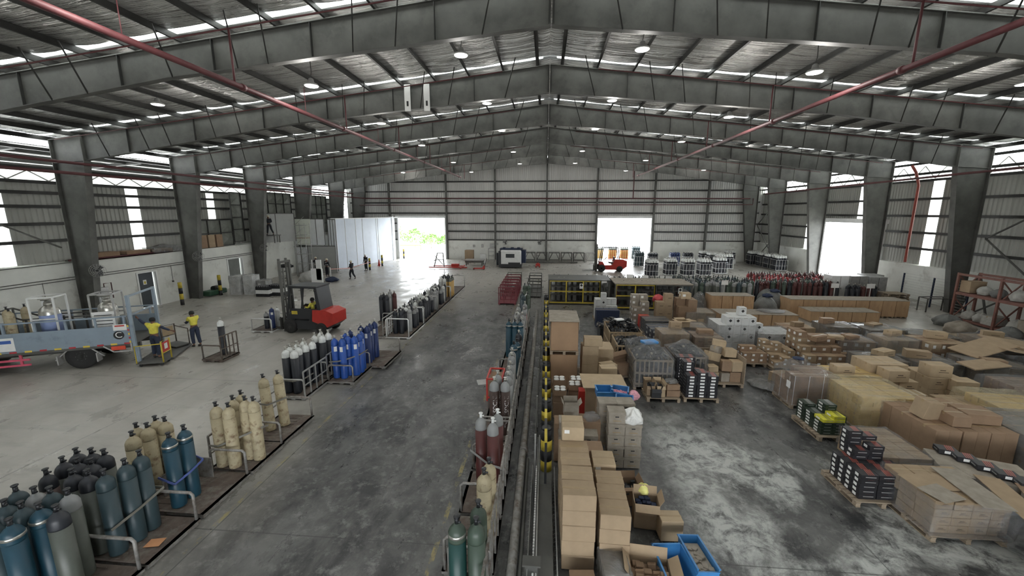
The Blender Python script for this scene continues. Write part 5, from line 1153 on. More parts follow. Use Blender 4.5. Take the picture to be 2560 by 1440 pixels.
# black boxes with red and white print
M['bxblack'] = mat('printed_box_black',(.02,.02,.024),.35,0,.2,5); M['bxred'] = mat('printed_box_red',(.42,.10,.07),.4,0,.3,8); M['bxgreen'] = mat('printed_box_dark_green',(.02,.035,.022),.35,0,.3,6); M['bxyellow'] = mat('printed_box_yellow',(.62,.60,.05),.4,0,.2,8)
BXM = {}
def pbox_mesh(d, side, accent, base):
    k = (d,side,accent,base)
    if k in BXM: return BXM[k]
    x, y, z = d; out = []; out.append(('body', MB().box((0,0,z/2),d,0,None,0,.004).mesh('box_body',base)))
    a = MB()
    for q in range(4): a.add([(-x*.1+q*x*.1,-y/2*.98,z+.001),(-x*.06+q*x*.1,-y/2*.98,z+.001),(x*.08+q*x*.1,y/2*.98,z+.001),(x*.02+q*x*.1,y/2*.98,z+.001)],[[0,1,2,3]])
    out.append(('stripes', a.mesh('box_stripes',accent)))
    a = MB()
    if side == 'L': a.box((-x/2-.002,y*.08,z*.5),(.003,y*.42,z*.55)); 
    else: a.box((0,-y/2-.002,z*.5),(x*.42,.003,z*.55))
    out.append(('white_label', a.mesh('box_label','paper')))
    a = MB()
    if side == 'L': a.box((x*.05,-y/2-.002,z*.55),(x*.6,.003,z*.14))
    else: a.box((-x/2-.002,0,z*.55),(.003,y*.55,z*.14))
    out.append(('lettering_bar', a.mesh('box_print','galv'))); BXM[k] = out; return out
def pstack(where, group, x0, y0, z0, n, d, side='L', accent='bxred', base='bxblack', heights=None, rz=0, noun='black box', seed=1):
    r = random.Random(seed); nx, ny, nz = n; c, s = math.cos(rz), math.sin(rz)
    H = lambda i, j: (heights or {}).get((i,j), nz)
    for i in range(nx):
        for j in range(ny):
            for k in range(H(i,j)):
                if not (i == 0 or j == 0 or k == H(i,j)-1 or k >= H(i-1,j) or k >= H(i,j-1)): continue
                lx, ly = (i+.5)*(d[0]+.006)+r.uniform(-.008,.008), (j+.5)*(d[1]+.006)+r.uniform(-.006,.006)
                t = thing('printed_box', '%s in the %s, layer %s, row %s, %s from left' % (noun, where, NUM[k+1], NUM[j+1], ORD[i+1]), 'box', (x0+lx*c-ly*s,y0+lx*s+ly*c,z0+k*(d[2]+.001)), rz+r.uniform(-.02,.02), group)
                for nm, me in pbox_mesh(d, side, accent, base): link(nm, me, t)
wood_pallet(4.98,13.0,1.1,.95,'wooden pallet under the stack of black boxes with white labels')
pstack('centre black stack','black boxes of the centre stack',4.5,12.6,.13,(3,2,8),(.32,.36,.105),'F','bxred','bxblack',{(0,0):7,(1,0):8,(2,0):7,(0,1):10,(1,1):7,(2,1):6},0,'black labelled box',3)
pstack('tall black column','black boxes of the tall column',4.42,13.42,.13,(2,1,10),(.3,.34,.105),'F','bxred','bxblack',None,0,'black labelled box',4)
# crate with jumbled cartons
t = thing('pallet_box', 'wooden pallet box with open slatted sides holding jumbled cartons', 'crate', (6.2,14.35,0)); mb = MB(); mb.box((0,0,.12),(1.3,1.15,.03)); [mb.box((s*.6,0,.05),(.09,1.15,.1)) for s in (-1,0,1)]; mb.build('base','wood',t)
mb = MB(); mb.box((.64,0,.6),(.03,1.15,.9)); mb.box((0,.57,.6),(1.3,.03,.9)); mb.box((-.64,0,.35),(.03,1.15,.4)); mb.build('side_panel','wood',t)
jr = random.Random(12); gj = 'jumbled cartons in the pallet box'
jl = [(5.78,14.05,.14,.5,.36,.36,0,'wide tan carton in front'),(6.3,14.1,.14,.34,.3,.3,.1,'dark brown carton low centre'),(6.62,14.1,.14,.36,.34,.36,0,'brown carton low at right'),(5.8,14.0,.52,.36,.3,.2,.2,'tan carton second layer left'),(6.35,14.15,.5,.32,.28,.36,-.1,'open brown carton second layer centre'),(6.66,14.1,.52,.36,.34,.36,.05,'dark maroon carton second layer right'),(5.95,14.45,.75,.48,.36,.3,.5,'tan carton tipped at the top left'),(6.55,14.5,.9,.42,.34,.28,.1,'tan carton at the top right'),(6.15,14.6,.98,.38,.3,.26,.8,'grey carton tipped at the top centre'),(6.3,14.75,1.2,.44,.3,.2,-.3,'bright tan carton topmost of the jumble')]
for x, y, z, a, b_, c_, rz, nm in jl: carton(x,y,z,(a,b_,c_),'%s of the jumbled pallet box' % nm,gj,('card','card2','card3','cardd')[jr.randrange(4)] if 'tan' not in nm else 'card2',True,'tape',rz,(R(jr.uniform(-14,14)) if z > .7 else 0,R(jr.uniform(-18,18)) if z > .7 else 0,rz))
# ---------------------------------------------------------------- white cartons
def wcart(where, group, x0, y0, z0, n, d, heights=None, seed=1, style='hazard'):
    r = random.Random(seed); nx, ny, nz = n; H = lambda i, j: (heights or {}).get((i,j), nz)
    for i in range(nx):
        for j in range(ny):
            for k in range(H(i,j)):
                if not (i == 0 or j == 0 or k == H(i,j)-1 or k >= H(i-1,j) or k >= H(i,j-1)): continue
                t = thing('white_carton','white carton, %s, layer %s, row %s, %s from left' % (where,NUM[k+1],NUM[j+1],ORD[i+1]),'box',(x0+(i+.5)*d[0]*1.02,y0+(j+.5)*d[1]*1.02,z0+k*d[2]*1.005),r.uniform(-.03,.03),group)
                link('body', WC[0], t); 
                if r.random() < .6: link('hazard_mark', WC[1], t)
                link('print', WC[2], t)
d_ = (.30,.30,.36); M['wcarton'] = mat('white_carton_board',(.62,.63,.62),.7,0,.06,5)
mb = MB().box((0,0,d_[2]/2),d_,0,None,0,.006); hm = MB().box((0,-.152,.2),(.10,.004,.10),0,None,0,0,Matrix.Rotation(PI/4,4,'Y')); hp = MB(); hp.box((0,-.152,.32),(.16,.004,.014))
WC = (mb.mesh('white_carton_body','wcarton'), hm.mesh('hazard_diamond','ink'), hp.mesh('white_carton_print','cardd'))
wood_pallet(8.3,18.2,1.6,1.3,'pallet under the tall block of white cartons'); wcart('tall white block','white cartons of the tall block',7.45,17.55,.13,(5,4,3),d_,{(0,0):3,(1,0):4,(2,0):4,(3,0):4,(4,0):4,(1,1):4,(2,1):4,(3,1):5,(2,2):4,(3,2):4,(0,1):3,(4,1):4},2)
wood_pallet(9.95,18.2,1.5,1.3,'pallet under the low block of white cartons'); wcart('low white block','white cartons of the low block',9.15,17.6,.13,(5,4,2),d_,{(0,0):2,(0,1):3},3)
film_wrap(9.12,10.75,17.55,18.9,.1,.88,'hazy film round the low block of white cartons','filmc',[],0,41)
film_wrap(7.4,9.05,17.5,18.85,.1,1.25,'thin film round the base of the tall white carton block','filmc',[],0,42,top=False)
# white goods behind the near spool crates
wcart('white group near the yellow cage','white cartons near the yellow cage',2.75,22.4,.13,(4,2,3),d_,{(0,0):3,(1,0):4,(2,0):2,(3,0):2},5); wood_pallet(3.4,22.7,1.4,.9,'pallet under the white cartons near the yellow cage')
carton(3.25,21.3,.02,(1.2,.6,.9),'dark wrapped load before the white cartons near the cage',None,'navy',False,'tape')
# ---------------------------------------------------------------- small pallets of brown labelled cartons
wood_pallet(8.2,16.2,.95,.7,'small wooden pallet with six brown labelled cartons'); stack('small front pallet','brown labelled cartons',7.78,15.95,.13,(3,2,2),(.3,.26,.2),'card3',False,'label',0,'brown labelled carton',{(0,1):3,(1,1):3},seed=21)
wood_pallet(9.2,16.3,1.0,1.6,'long wooden pallet of brown labelled cartons'); stack('long second pallet','brown labelled cartons',8.8,15.6,.13,(3,4,3),(.3,.34,.18),'card',False,'label',0,'brown labelled carton',{(0,0):1,(1,0):2,(2,0):1,(0,1):2,(1,1):2,(0,2):3,(1,2):4,(2,2):3,(0,3):4,(1,3):3},seed=22)
wood_pallet(10.9,16.4,1.7,1.6,'wide wooden pallet of brown cartons behind the wrapped one'); stack('wide brown block','brown labelled cartons',9.95,15.6,.13,(5,4,3),(.36,.36,.24),'card3',False,'label',0,'brown labelled carton',lambda i,j: (2,3,4,4)[j]-(1 if i > 3 else 0)+(1 if i == 0 and j > 1 else 0),seed=23,mts=['card3','card','card3'])
# wrapped strapped pallet with a black cloth
wood_pallet(8.22,12.85,1.3,1.05,'wooden pallet under the film wrapped strapped cartons'); stack('strapped wrapped pallet','cartons of the strapped wrapped pallet',7.62,12.38,.13,(3,2,6),(.42,.5,.15),'card3',False,'tape',0,'brown flat carton',{(0,1):4},seed=24,jit=.003)
mb = MB()
for x in (-.62,-.2,.22,.62): mb.box((x,-.53,.6),(.012,.006,.95))
for y in (-.3,.15): mb.box((-.64,y,.55),(.006,.012,.85))
tag(mb.build('strapping','paper',None,(8.24,12.88,0)), 'thin pale straps round the film wrapped brown cartons', 'strapping')
film_wrap(7.56,8.94,12.32,13.44,.12,1.07,'shiny film peaked over the strapped brown cartons','filmc',[(.45,.75,.35,.28)],0,51)
mb = MB(); mb.box((0,0,0),(.003,.2,.22)); tag(mb.build('delivery_note','paper',None,(7.53,12.5,.75)), 'white delivery note on the film wrapped brown cartons', 'note')
heap_bag(8.1,13.1,1.36,.16,.07,'navy','small black cloth on the film peak of the strapped cartons',19,'cloth','cloth')
heap_bag(7.7,14.0,.02,.55,.16,'filmd','flattened sheet of film on a pallet edge behind the strapped cartons',20,'film_sheet','plastic film',.9); carton(8.3,14.2,.02,(.6,.5,.42),'tan carton behind the film wrapped strapped pallet',None,'card',False,'tape',.3)
# dark green boxes with the yellow one
wood_pallet(7.75,11.1,1.0,1.25,'wooden pallet with dark green printed boxes'); pstack('dark green stack','dark green printed boxes',7.35,10.6,.13,(3,3,4),(.29,.36,.085),'L','galv','bxgreen',{(0,0):4,(1,0):4,(0,1):5,(1,1):8,(0,2):6,(1,2):4,(2,0):2,(2,1):4},0,'dark green box',6)
for q, (x, y, z) in enumerate(((7.52,10.78,.48),(7.80,10.8,.48),(7.8,10.8,.57))):
    t = thing('printed_box', 'bright yellow and black printed box on the dark green stack, %s of three' % ORD[q+1], 'box', (x,y,z), .02, 'yellow printed boxes')
    for nm, me in pbox_mesh((.29,.36,.085),'L','bxblack','bxyellow'): link(nm, me, t)
# big yellow wrapped pallet
M['cardy'] = mat('yellowish_carton',(.46,.33,.14),.75,0,.12,5)
wood_pallet(9.35,11.8,1.6,1.5,'wooden pallet under the amber film wrapped cartons'); stack('amber wrapped pallet','cartons of the amber wrapped pallet',8.62,11.05,.13,(5,4,7),(.29,.35,.125),'cardy',False,'tape',0,'amber flat carton',None,seed=25,jit=.015)
M['filmy'] = film('stretch_film_amber',(.80,.72,.5),.22,5); film_wrap(8.55,10.2,10.98,12.6,.1,1.06,'amber tinted film round the big amber carton load','filmy',[(.4,.7,.08,.3)],0,61)
stack('amber slab row','amber slab cartons',9.0,12.7,.13,(4,2,5),(.34,.45,.17),'cardy',False,'tape',0,'amber slab carton',None,seed=26)
# kraft row of upright cartons
gk = 'upright kraft cartons of the long row'
stack('long kraft row', gk, 9.12,9.48,.04,(6,3,1),(.29,.62,.93),'card3',True,'tape',0,'tall kraft carton',None,seed=27,jit=.012)
carton(9.42,10.2,.98,(.42,.36,.46),'battered taped carton tipped on the kraft row',None,'card',True,'tape',.1,(R(6),R(9),.15)); carton(9.85,9.95,.98,(.40,.55,.26),'flat kraft carton on the row beside the battered one',None,'card3',True,'tape',-.05); carton(10.52,10.15,.98,(.7,.6,.24),'long kraft carton on the row at the right',None,'card3',True,'tape',-.12)
stack('second kraft row', gk, 11.0,9.2,.04,(3,3,3),(.5,.5,.3),'cardd',False,'tape',0,'dusty carton',None,seed=28); film_wrap(10.95,12.6,9.1,10.8,.1,.98,'hazy film sheet over the dusty cartons at the right edge','film',[(.3,.5,.05,.4)],0,66)
# black boxes with red stripes at the lower right
wood_pallet(6.95,8.5,1.1,1.1,'dark wooden pallet under the black red striped boxes'); pstack('front black block','black red striped boxes of the front block',6.5,8.05,.13,(3,4,5),(.34,.215,.108),'L','bxred','bxblack',{(0,2):5,(1,3):6,(0,3):5,(1,2):5,(2,3):5},0,'black striped box',7)
pstack('upper black pile','black red striped boxes of the upper pile',6.72,8.62,.675,(2,2,4),(.3,.22,.108),'L','bxred','bxblack',{(0,0):2,(1,0):3,(0,1):5,(1,1):4},0,'black striped box',8)
wood_pallet(7.75,8.95,1.0,1.3,'wooden pallet under the film covered tan cartons'); stack('tan film topped block','tan cartons behind the black boxes',7.35,8.65,.13,(3,4,2),(.34,.32,.3),'card',True,'tape',0,'flat tan carton',None,seed=29); film_wrap(7.33,8.42,8.6,9.98,.3,.76,'thin film over the flat tan cartons behind the black boxes','filmc',[],0,67)
wood_pallet(7.75,7.7,1.3,1.2,'wooden pallet under the board covered tan cartons'); stack('board covered block','tan cartons under loose boards',7.15,7.2,.13,(4,3,4),(.32,.38,.16),'card',True,'print',0,'printed flat carton',None,seed=30)
for q, (x, y, z, w_, d_2, rz) in enumerate(((7.55,7.75,.80,.9,.5,.1),(8.1,7.6,.83,.5,1.2,-.12),(8.6,7.4,.80,.4,1.3,-.3),(7.4,7.4,.815,.5,.45,.3))):
    mb = MB(); mb.box((0,0,0),(w_,d_2,.012)); tag(mb.build('cardboard_sheet','cardd' if q % 2 else 'card',None,(x,y,z),rz), 'loose cardboard sheet on the tan printed cartons, %s of four' % ORD[q+1], 'sheet', 'loose cardboard sheets')
film_wrap(7.1,8.55,7.12,8.4,.1,.79,'film round the tan printed cartons beside the black boxes','filmc',[],0,68,top=False)
for q in range(5): 
    t = thing('printed_box','black red striped box in the far right line, %s from the left' % ORD[q+1],'box',(8.72+.12*q+.1,8.9-.28*q,.78),-.3,'black red striped boxes in the far line')
    for nm, me in pbox_mesh((.34,.24,.108),'F','bxred','bxblack'): link(nm, me, t)
for q in range(3):
    t = thing('printed_box','black red striped box stacked at the end of the line, layer %s' % NUM[q+1],'box',(9.35,7.85,.55+.11*q),-.3,'black red striped boxes at the line end')
    for nm, me in pbox_mesh((.36,.26,.108),'F','bxred','bxblack'): link(nm, me, t)
carton(9.05,8.35,.02,(1.5,1.0,.74),'long dusty box carrying the line of black striped boxes',None,'cardd',True,'plain',-.35)
stack('right bottom block','dusty cartons at the lower right',8.8,6.4,.13,(4,3,3),(.42,.42,.22),'cardd',False,'tape',-.2,'dusty carton',None,seed=31)
mb = MB(); mb.box((0,0,0),(.9,1.6,.015)); tag(mb.build('cardboard_sheet','card3',None,(9.1,6.9,.83),-.5), 'large brown cardboard sheet at the right edge', 'sheet')
film_wrap(8.3,9.2,6.6,7.3,.1,.6,'hazy film over the load at the lower right edge','film',[(.5,.5,.1,.3)],-.2,69)
for q, (x, y, rz) in enumerate(((7.5,5.35,.4),(8.05,5.5,-.3))): open_carton(x,y,.02,(.55,.42,.35),rz,'open tan carton at the lower right corner, %s' % ('left one','right one')[q],'open cartons at the lower right corner','card2',(30,40,50,20),'navy')
mb = MB(); mb.tube([(5.9,6.25,.02),(6.0,5.95,.02),(6.3,5.72,.02),(6.6,5.65,.02),(6.62,5.8,.02),(6.4,5.95,.02)],.01,6); tag(mb.build('cord','white'), 'white cord looped on the floor at the lower right', 'cord')
# ---------------------------------------------------------------- middle field
gm = 'tan cartons of the middle field'
wood_pallet(10.85,13.2,1.5,1.5,'wooden pallet under the tall tan block'); stack('tall tan block', gm, 10.25,12.6,.13,(2,3,3),(.55,.42,.38),'card2',True,'print',0,'strapped tan carton',lambda i,j: 3 if j > 0 else 2+(i == 0)*0,seed=33)
carton(10.7,12.75,.90,(.62,.45,.36),'tan carton with open flap edge on top of the tall block',gm,'card2',True,'print',.05)
stack('strapped pair', gm, 10.5,12.1,.35,(2,1,1),(.36,.42,.34),'card2',True,'strap',0,'strapped carton',None,seed=34); carton(10.87,12.32,.02,(.75,.45,.32),'low dusty carton under the strapped pair',gm,'cardd',False,'tape')
carton(9.35,12.95,.92,(.56,.34,.34),'single tan carton on the amber slabs',gm,'card2',True,'print',.03)
stack('right tan block', gm, 12.0,13.0,.13,(2,2,2),(.5,.5,.38),'card2',True,'print',-.05,'tan carton',None,seed=35); carton(12.35,13.25,.90,(.62,.46,.38),'large tan carton topping the right tan block',gm,'card2',True,'print',-.05); carton(12.85,12.9,.55,(.6,.46,.36),'tan carton with raised flap beside the right tan block',gm,'card2',True,'print',-.1); carton(12.85,12.9,.02,(.62,.5,.52),'kraft carton under the flapped one',gm,'card',False,'tape',-.1)
stack('low kraft strip', gm, 11.4,11.5,.05,(5,2,2),(.42,.4,.3),'card',False,'tape',-.03,'low kraft carton',None,seed=36)
stack('amber flat load', 'cartons of the right amber load', 12.0,10.4,.13,(4,4,5),(.38,.4,.15),'cardy',False,'tape',-.08,'amber flat carton',None,seed=37); film_wrap(11.9,13.75,10.35,12.2,.1,.95,'shiny film over the right amber load','filmy',[(.7,.5,.06,.25)],-.08,71)
stack('far right slab load','cartons at the right edge',13.6,11.4,.13,(4,4,6),(.4,.42,.14),'card3',False,'tape',-.05,'brown flat carton',None,seed=38); film_wrap(13.5,15.3,11.3,13.2,.1,1.0,'hazy film over the brown flat cartons at the right edge','film',[],-.05,72)
def load(i, x, y, w, d, h, mt, noun, fm=None, rz=0, n=(3,3,3), near=False, style='tape', mts=None):
    wood_pallet(x,y,w,d,'wooden pallet under the %s' % noun, rz); c, s = math.cos(rz), math.sin(rz); x0, y0 = x-(w/2*c-d/2*s), y-(w/2*s+d/2*c)
    stack(noun, 'cartons of the field loads', x0, y0, .13, n, (w/n[0]-.012,d/n[1]-.012,h/n[2]), mt, near, style, rz, 'carton', None, seed=80+i, mts=mts)
    if fm: film_wrap(x-w/2-.03,x+w/2+.03,y-d/2-.03,y+d/2+.03,.1,h+.16,'film over the %s' % noun,fm,[(.5,.5,.1,.35)],rz,90+i)
LO = [(11.9,14.9,1.3,1.0,.75,'card','filmed load behind the tall tan block','filmd'),(13.6,14.9,1.4,1.1,.7,'cardd','dusty load behind the right tan block','filmd'),(12.2,16.7,1.2,1.1,.9,'card3','brown load mid field','film'),(13.7,16.6,1.2,1.0,1.0,'card2','tan load with hanging film','film'),
 (15.3,14.6,1.5,1.3,.8,'card','kraft load under the film tent','filmd'),(15.3,16.6,1.4,1.2,.95,'card3','brown load right of the hanging film',None),(17.0,15.6,1.5,1.3,.9,'cardd','dusty load near the wooden trays','filmd'),(16.9,13.4,1.5,1.3,.7,'cardd','dusty low load by the right edge','filmd'),(18.8,14.4,1.5,1.4,.8,'card','kraft load at the far right','film'),
 (11.4,19.0,1.3,1.0,.75,'card3','brown printed load before the plywood crates',None),(13.1,18.9,1.3,1.1,.85,'card','kraft load with loose strap ends','filmd'),(14.8,18.8,1.5,1.2,.8,'cardd','grey filmed load before the plywood crates','filmd'),(16.7,18.6,1.6,1.3,.6,'cardd','grey sheeted load mid right','filmd'),(18.7,17.8,1.6,1.4,.7,'card','tan long load mid right','film'),(20.6,16.6,1.6,1.4,.8,'cardd','dusty load by the rack','filmd'),
 (5.2,16.6,1.1,1.0,1.05,'card','crumpled brown load right of the spool crates','filmc'),(6.5,16.5,1.1,.95,.95,'card3','brown taped load before the white cartons','filmc'),(5.3,18.4,1.2,1.0,.7,'navy','navy bundle load beyond the crates','film'),(6.6,18.3,1.1,1.0,.85,'cardd','pale bagged load beyond the crates','film'),(5.5,20.2,1.2,1.0,.6,'black','black bundled load farther back','filmc')]
for i, (x, y, w_, d_2, h, mt, nm, fm) in enumerate(LO): load(i,x,y,w_,d_2,h,mt,nm,fm,[-.03,.04,-.06,.05][i%4],(3,2,3) if w_ < 1.4 else (4,3,3),style=['tape','print','label'][i%3],mts=[mt,mt,'card' if mt != 'navy' else mt] if mt.startswith('card') else None)
open_carton(6.05,18.0,.98,(.5,.4,.3),.15,'open empty tan carton topping the bagged load',None,'card2',(5,5,10,5),None)
jr = random.Random(5)
tops = [(12.0,14.8,.9),(13.5,15.0,.86),(15.2,14.5,.95),(15.5,16.6,1.1),(17.1,15.5,1.05),(16.8,13.3,.85),(18.9,14.4,.95),(11.5,19.0,.9),(13.0,18.9,1.0),(18.6,17.8,.85),(20.5,16.5,.95),(12.3,16.7,1.05),(13.6,16.6,1.15),(14.9,18.8,.95),(10.9,16.4,1.02),(11.5,16.6,1.02),(5.3,16.7,1.2),(6.5,16.6,1.1)]
for q, (x, y, z) in enumerate(tops):
    carton(x+jr.uniform(-.25,.25),y+jr.uniform(-.2,.2),z,(jr.uniform(.4,.7),jr.uniform(.28,.4),jr.uniform(.14,.3)),'loose carton topping a field load, %s counted from the first picked' % ORD[q+1] if False else '%s loose carton lying on the %s' % (('pale','tan','brown')[q%3], ['filmed load behind the tall tan block','dusty load behind the right tan block','kraft load under the film tent','brown load right of the hanging film','dusty load near the wooden trays','dusty low load by the right edge','kraft load at the far right','brown printed load before the crates','kraft load with loose strap ends','tan long load mid right','dusty load by the rack','brown load mid field','tan load with hanging film','grey filmed load before the crates','wide brown block, left side','wide brown block, right side','crumpled brown load','brown taped load before white cartons'][q]),'loose cartons on the field loads',('card2','card','card3')[q%3],False,'print',jr.uniform(-.5,.5))
# tented cardboard sheets and long boards at the right
for q, (x, y, z, w_, d_2, rx, ry, rz) in enumerate(((15.6,15.2,1.25,1.7,.9,.10,-.22,.2),(16.9,14.9,1.15,2.0,1.1,-.08,.16,-.15),(17.6,16.2,1.15,1.6,.8,.05,.1,-.3),(14.6,14.1,1.0,1.2,.6,.1,-.1,.1),(18.6,15.4,1.1,1.4,.5,0,.12,-.5))):
    mb = MB(); mb.box((0,0,0),(w_,d_2,.05),0,None,0,.01); o = mb.build('cardboard_sheet','card',None,(x,y,z),rz); o.rotation_euler = (rx,ry,rz); tag(o, 'long slanting cardboard sheet over the right loads, %s from the left' % ORD[[0,3,1,4,5][q] if False else q+1], 'sheet', 'slanting cardboard sheets')
# stacked empty pallets and wooden trays
for q, (x, y, z, rz) in enumerate(((15.7,20.4,.0,.2),(15.9,20.3,.14,.35),(19.3,19.4,.0,-.1),(19.2,19.4,.14,-.1),(19.4,19.5,.28,0))): wood_pallet(x,y,1.2,1.0,'grey empty pallet lying flat before the plywood crates, %s' % ('under the dark part','crossed on another','bottom of three','middle of three','top of three')[q],rz,z)
heap_bag(15.9,20.2,.28,.28,.25,'black','dark machine part on the crossed pallet',23,'machine_part','part',.8)
# plywood crates
def ply_crate(x, y, w, d, h, rz, label, group, near=True):
    t = thing('plywood_crate', label, 'crate', (x,y,0), rz, group); mb = MB(); mb.box((0,0,.08+h/2),(w,d,h),0,None,0,.008); mb.build('body','plywood',t)
    mb = MB(); mb.box((0,0,h+.09),(w+.02,d+.02,.02)); mb.build('dusty_lid','cardd',t); mb = MB(); [mb.box((s*w*.38,0,.04),(.09,d,.08)) for s in (-1,0,1)]; mb.build('skids','wood',t)
for i in range(9): ply_crate(14.6+i*.72,24.9-.0+i*.0,.69,1.15,.92,0,'orange plywood crate in the long back row, %s from the left' % ORD[i+1],'plywood crates of the long back row')
for i in range(5): ply_crate(14.9+i*.72,23.5,.69,1.15,.55,0,'low orange plywood crate before the long row, %s from the left' % ORD[i+1],'low plywood crates')
for i in range(6): ply_crate(9.4+i*.66,22.0,.63,1.2,.68,0,'plywood crate in the middle row behind the white cartons, %s from the left' % ORD[i+1],'plywood crates of the middle row')
for i in range(4): ply_crate(9.9+i*.6,24.4,.57,1.0,1.15,0,'tall tan plywood crate beyond the middle row, %s from the left' % ORD[i+1],'tall plywood crates')
load(30,7.9,21.4,1.4,1.2,.8,'card2','tan load near the middle crates','film',0,(3,2,3))
heap_bag(12.0,22.1,.80,.7,.1,'film','flat sheet of bright film on the middle crates',26,'film_sheet','plastic film',.7)
M['sack'] = mat('grey_sack',(.15,.155,.15),.6,0,.25,4,bump=.5,bs=12)
for q, (x, y, r_, h_) in enumerate(((13.0,24.6,.62,1.15),(14.2-.1,25.9,.65,1.2),(14.4,27.2,.6,1.1))):
    heap_bag(x,y,0,r_,h_,'sack','bulging grey bulk sack beside the plywood crates, %s from the left' % ORD[q+1],30+q,'bulk_sack','sack',.95,0,.12)
    if q < 2: heap_bag(x+.05,y,h_-.06,.28,.2,'navy','dark blue clothing bundle on the %s bulk sack' % ('left','middle')[q],40+q,'clothing_bundle','bundle')
heap_bag(9.15,24.6,0,.45,1.35,'filmd','tall upright roll of hazy film beside the cage',45,'film_roll','roll',1,0,.1)
# coloured cartons and rolls before the cages
gc = 'mixed cartons before the cages'
stack('print carton tower', gc, 5.75,21.2,.13,(2,1,4),(.42,.4,.42),'card',False,'print',0,'brown printed carton',{(0,0):3,(1,0):4},seed=51); stack('pale bag tower', gc, 4.6,21.4,.13,(2,2,4),(.42,.4,.3),'cardd',False,'label',0,'pale labelled carton',{(0,0):3,(0,1):5,(1,1):5},seed=52)
carton(5.1,21.0,.02,(.5,.4,.7),'red carton before the cages',gc,'red',False,'tape'); heap_bag(6.1,22.2,1.2,.3,.4,mat('red_bag',(.5,.06,.07),.5),'red bulging bag on the cartons before the cages',52)
stack('brown tower by the drums', gc, 6.8,20.9,.13,(2,2,4),(.45,.42,.36),'card3',False,'tape',0,'brown carton',{(0,0):3,(1,0):4},seed=53); carton(7.2,21.3,1.6,(.5,.4,.3),'pale pink carton topping the brown tower',gc,'card2',False,'label')
for q, (x, y) in enumerate(((7.9,20.9),(6.9,20.45),(7.35,20.4))): mb = MB(); mb.lathe([(.2,0),(.2,.3),(.205,.31),(.2,.32),(.2,.62),(.19,.64)],20); tag(mb.build('fibre_drum','card',None,(x,y,0)), 'brown fibre drum by the tall brown tower, %s' % ('at its right','left front one','right front one')[q], 'drum', 'brown fibre drums')
heap_bag(5.9,19.2,.02,.55,.75,'filmc','tangle of clear film bags beyond the spool crates',55); heap_bag(7.0,19.4,.02,.5,.7,'filmd','grey film bundle left of the white cartons',56)
# ================================================================ cages, far cylinders, back of the hall
def gas_cage(x0, x1, y0, y1, h, label, yellow_to, signs):
    t = thing('gas_cage', label, 'cage', ((x0+x1)/2,(y0+y1)/2,0), 0, 'gas cages'); w, d = x1-x0, y1-y0
    mb = MB(); mb.box((0,0,h+.03),(w+.1,d+.2,.06)); mb.build('flat_roof','cardd' if x0 > 3 else 'steel',t)
    mb = MB(); mb.box((0,d/2,h/2),(w,.03,h)); mb.box((-w/2,0,h/2),(.03,d,h)) if False else None; mb.box((0,0,.08),(w,d,.06)); mb.box((0,d*.0,.62),(w-.1,d*.8,.03)); mb.box((0,0,1.15),(w-.1,d*.8,.03)); mb.build('back_and_shelves','steel',t)
    def frame(a, b_, mt):
        mb = MB(); n = max(2,round((b_-a)/.98))
        for k in range(n+1): X = a+(b_-a)*k/n; mb.bar((X,-d/2,.1),(X,-d/2,h),.075)
        for z in (.14,h*.55,h-.05): mb.bar((a,-d/2,z),(b_,-d/2,z),.07)
        mb.build('front_frame',mt,t); mb = MB()
        for k in range(int((b_-a)/.09)): X = a+.09*k; mb.tube([(X,-d/2,.12),(X,-d/2,h)],.004,4)
        mb.build('mesh_infill','galv',t)
    ya = -w/2+yellow_to*w; frame(-w/2+.03,ya,'yellow')
    if yellow_to < 1: frame(ya+.02,w/2-.03,'steel')
    mb = MB()
    for s in (-1,1):
        for y in (-d/2,d/2): mb.bar((s*w/2,y,0),(s*w/2,y,h),.08)
    mb.build('corner_posts','steel',t)
    for sx in signs:
        mb = MB(); mb.box((sx,-d/2-.05,h-.36),(.24,.01,.34)); mb.build('white_sign','paper',t); mb = MB(); mb.box((sx,-d/2-.058,h-.30),(.13,.006,.13),0,None,0,0,Matrix.Rotation(PI/4,4,'Y')); mb.build('black_diamond','ink',t)
    return t
gas_cage(.2,4.1,26.3,28.3,1.62,'yellow barred gas cage with a dark flat roof, left of two',.85,[.15]); gas_cage(4.3,8.9,25.15,27.2,1.62,'half yellow half grey gas cage with a dusty roof, right of two',.52,[1.6])
mb = MB(); mb.box((0,0,0),(.34,.012,.2)); tag(mb.build('notice_board','paper',None,(3.75,26.22,1.6)), 'small white notice at the right end of the left gas cage', 'notice')
crr = random.Random(8)
for i in range(10): put_cyl(crr.choice(['grey','silver','charcoal']), .5+.36*i, 27.2, 'cylinder inside the left yellow gas cage, %s from the left' % ORD[i+1], 'cylinders in the left gas cage', .11, False)
for i in range(11): put_cyl(crr.choice(['green','silver','brownred']), 4.6+.38*i, 26.2, 'cylinder inside the right gas cage, %s from the left' % ORD[i+1], 'cylinders in the right gas cage', .11, False)
# dense fields of cylinders behind the cages; told apart only by kind and field
def field(where, x0, x1, y0, y1, kinds, step=.3, z=0, seed=1, keep=.93, cap=999, hgt=None):
    r = random.Random(seed); n = 0; y = y0; jj = 0
    while y < y1:
        x = x0; jj += 1; ii = 0
        while x < x1:
            if r.random() < keep and n < cap:
                k = r.choice(kinds); ii += 1; o = put_cyl(k, x+r.uniform(-.03,.03), y+r.uniform(-.03,.03), '%s %s, row %s, %s from left' % (DESC[k], where, NUM[jj], ORD[ii]), 'cylinders crowded '+where, z, False); n += 1
                if hgt: o.scale = (1,1,hgt)
            x += step
        y += step*1.05
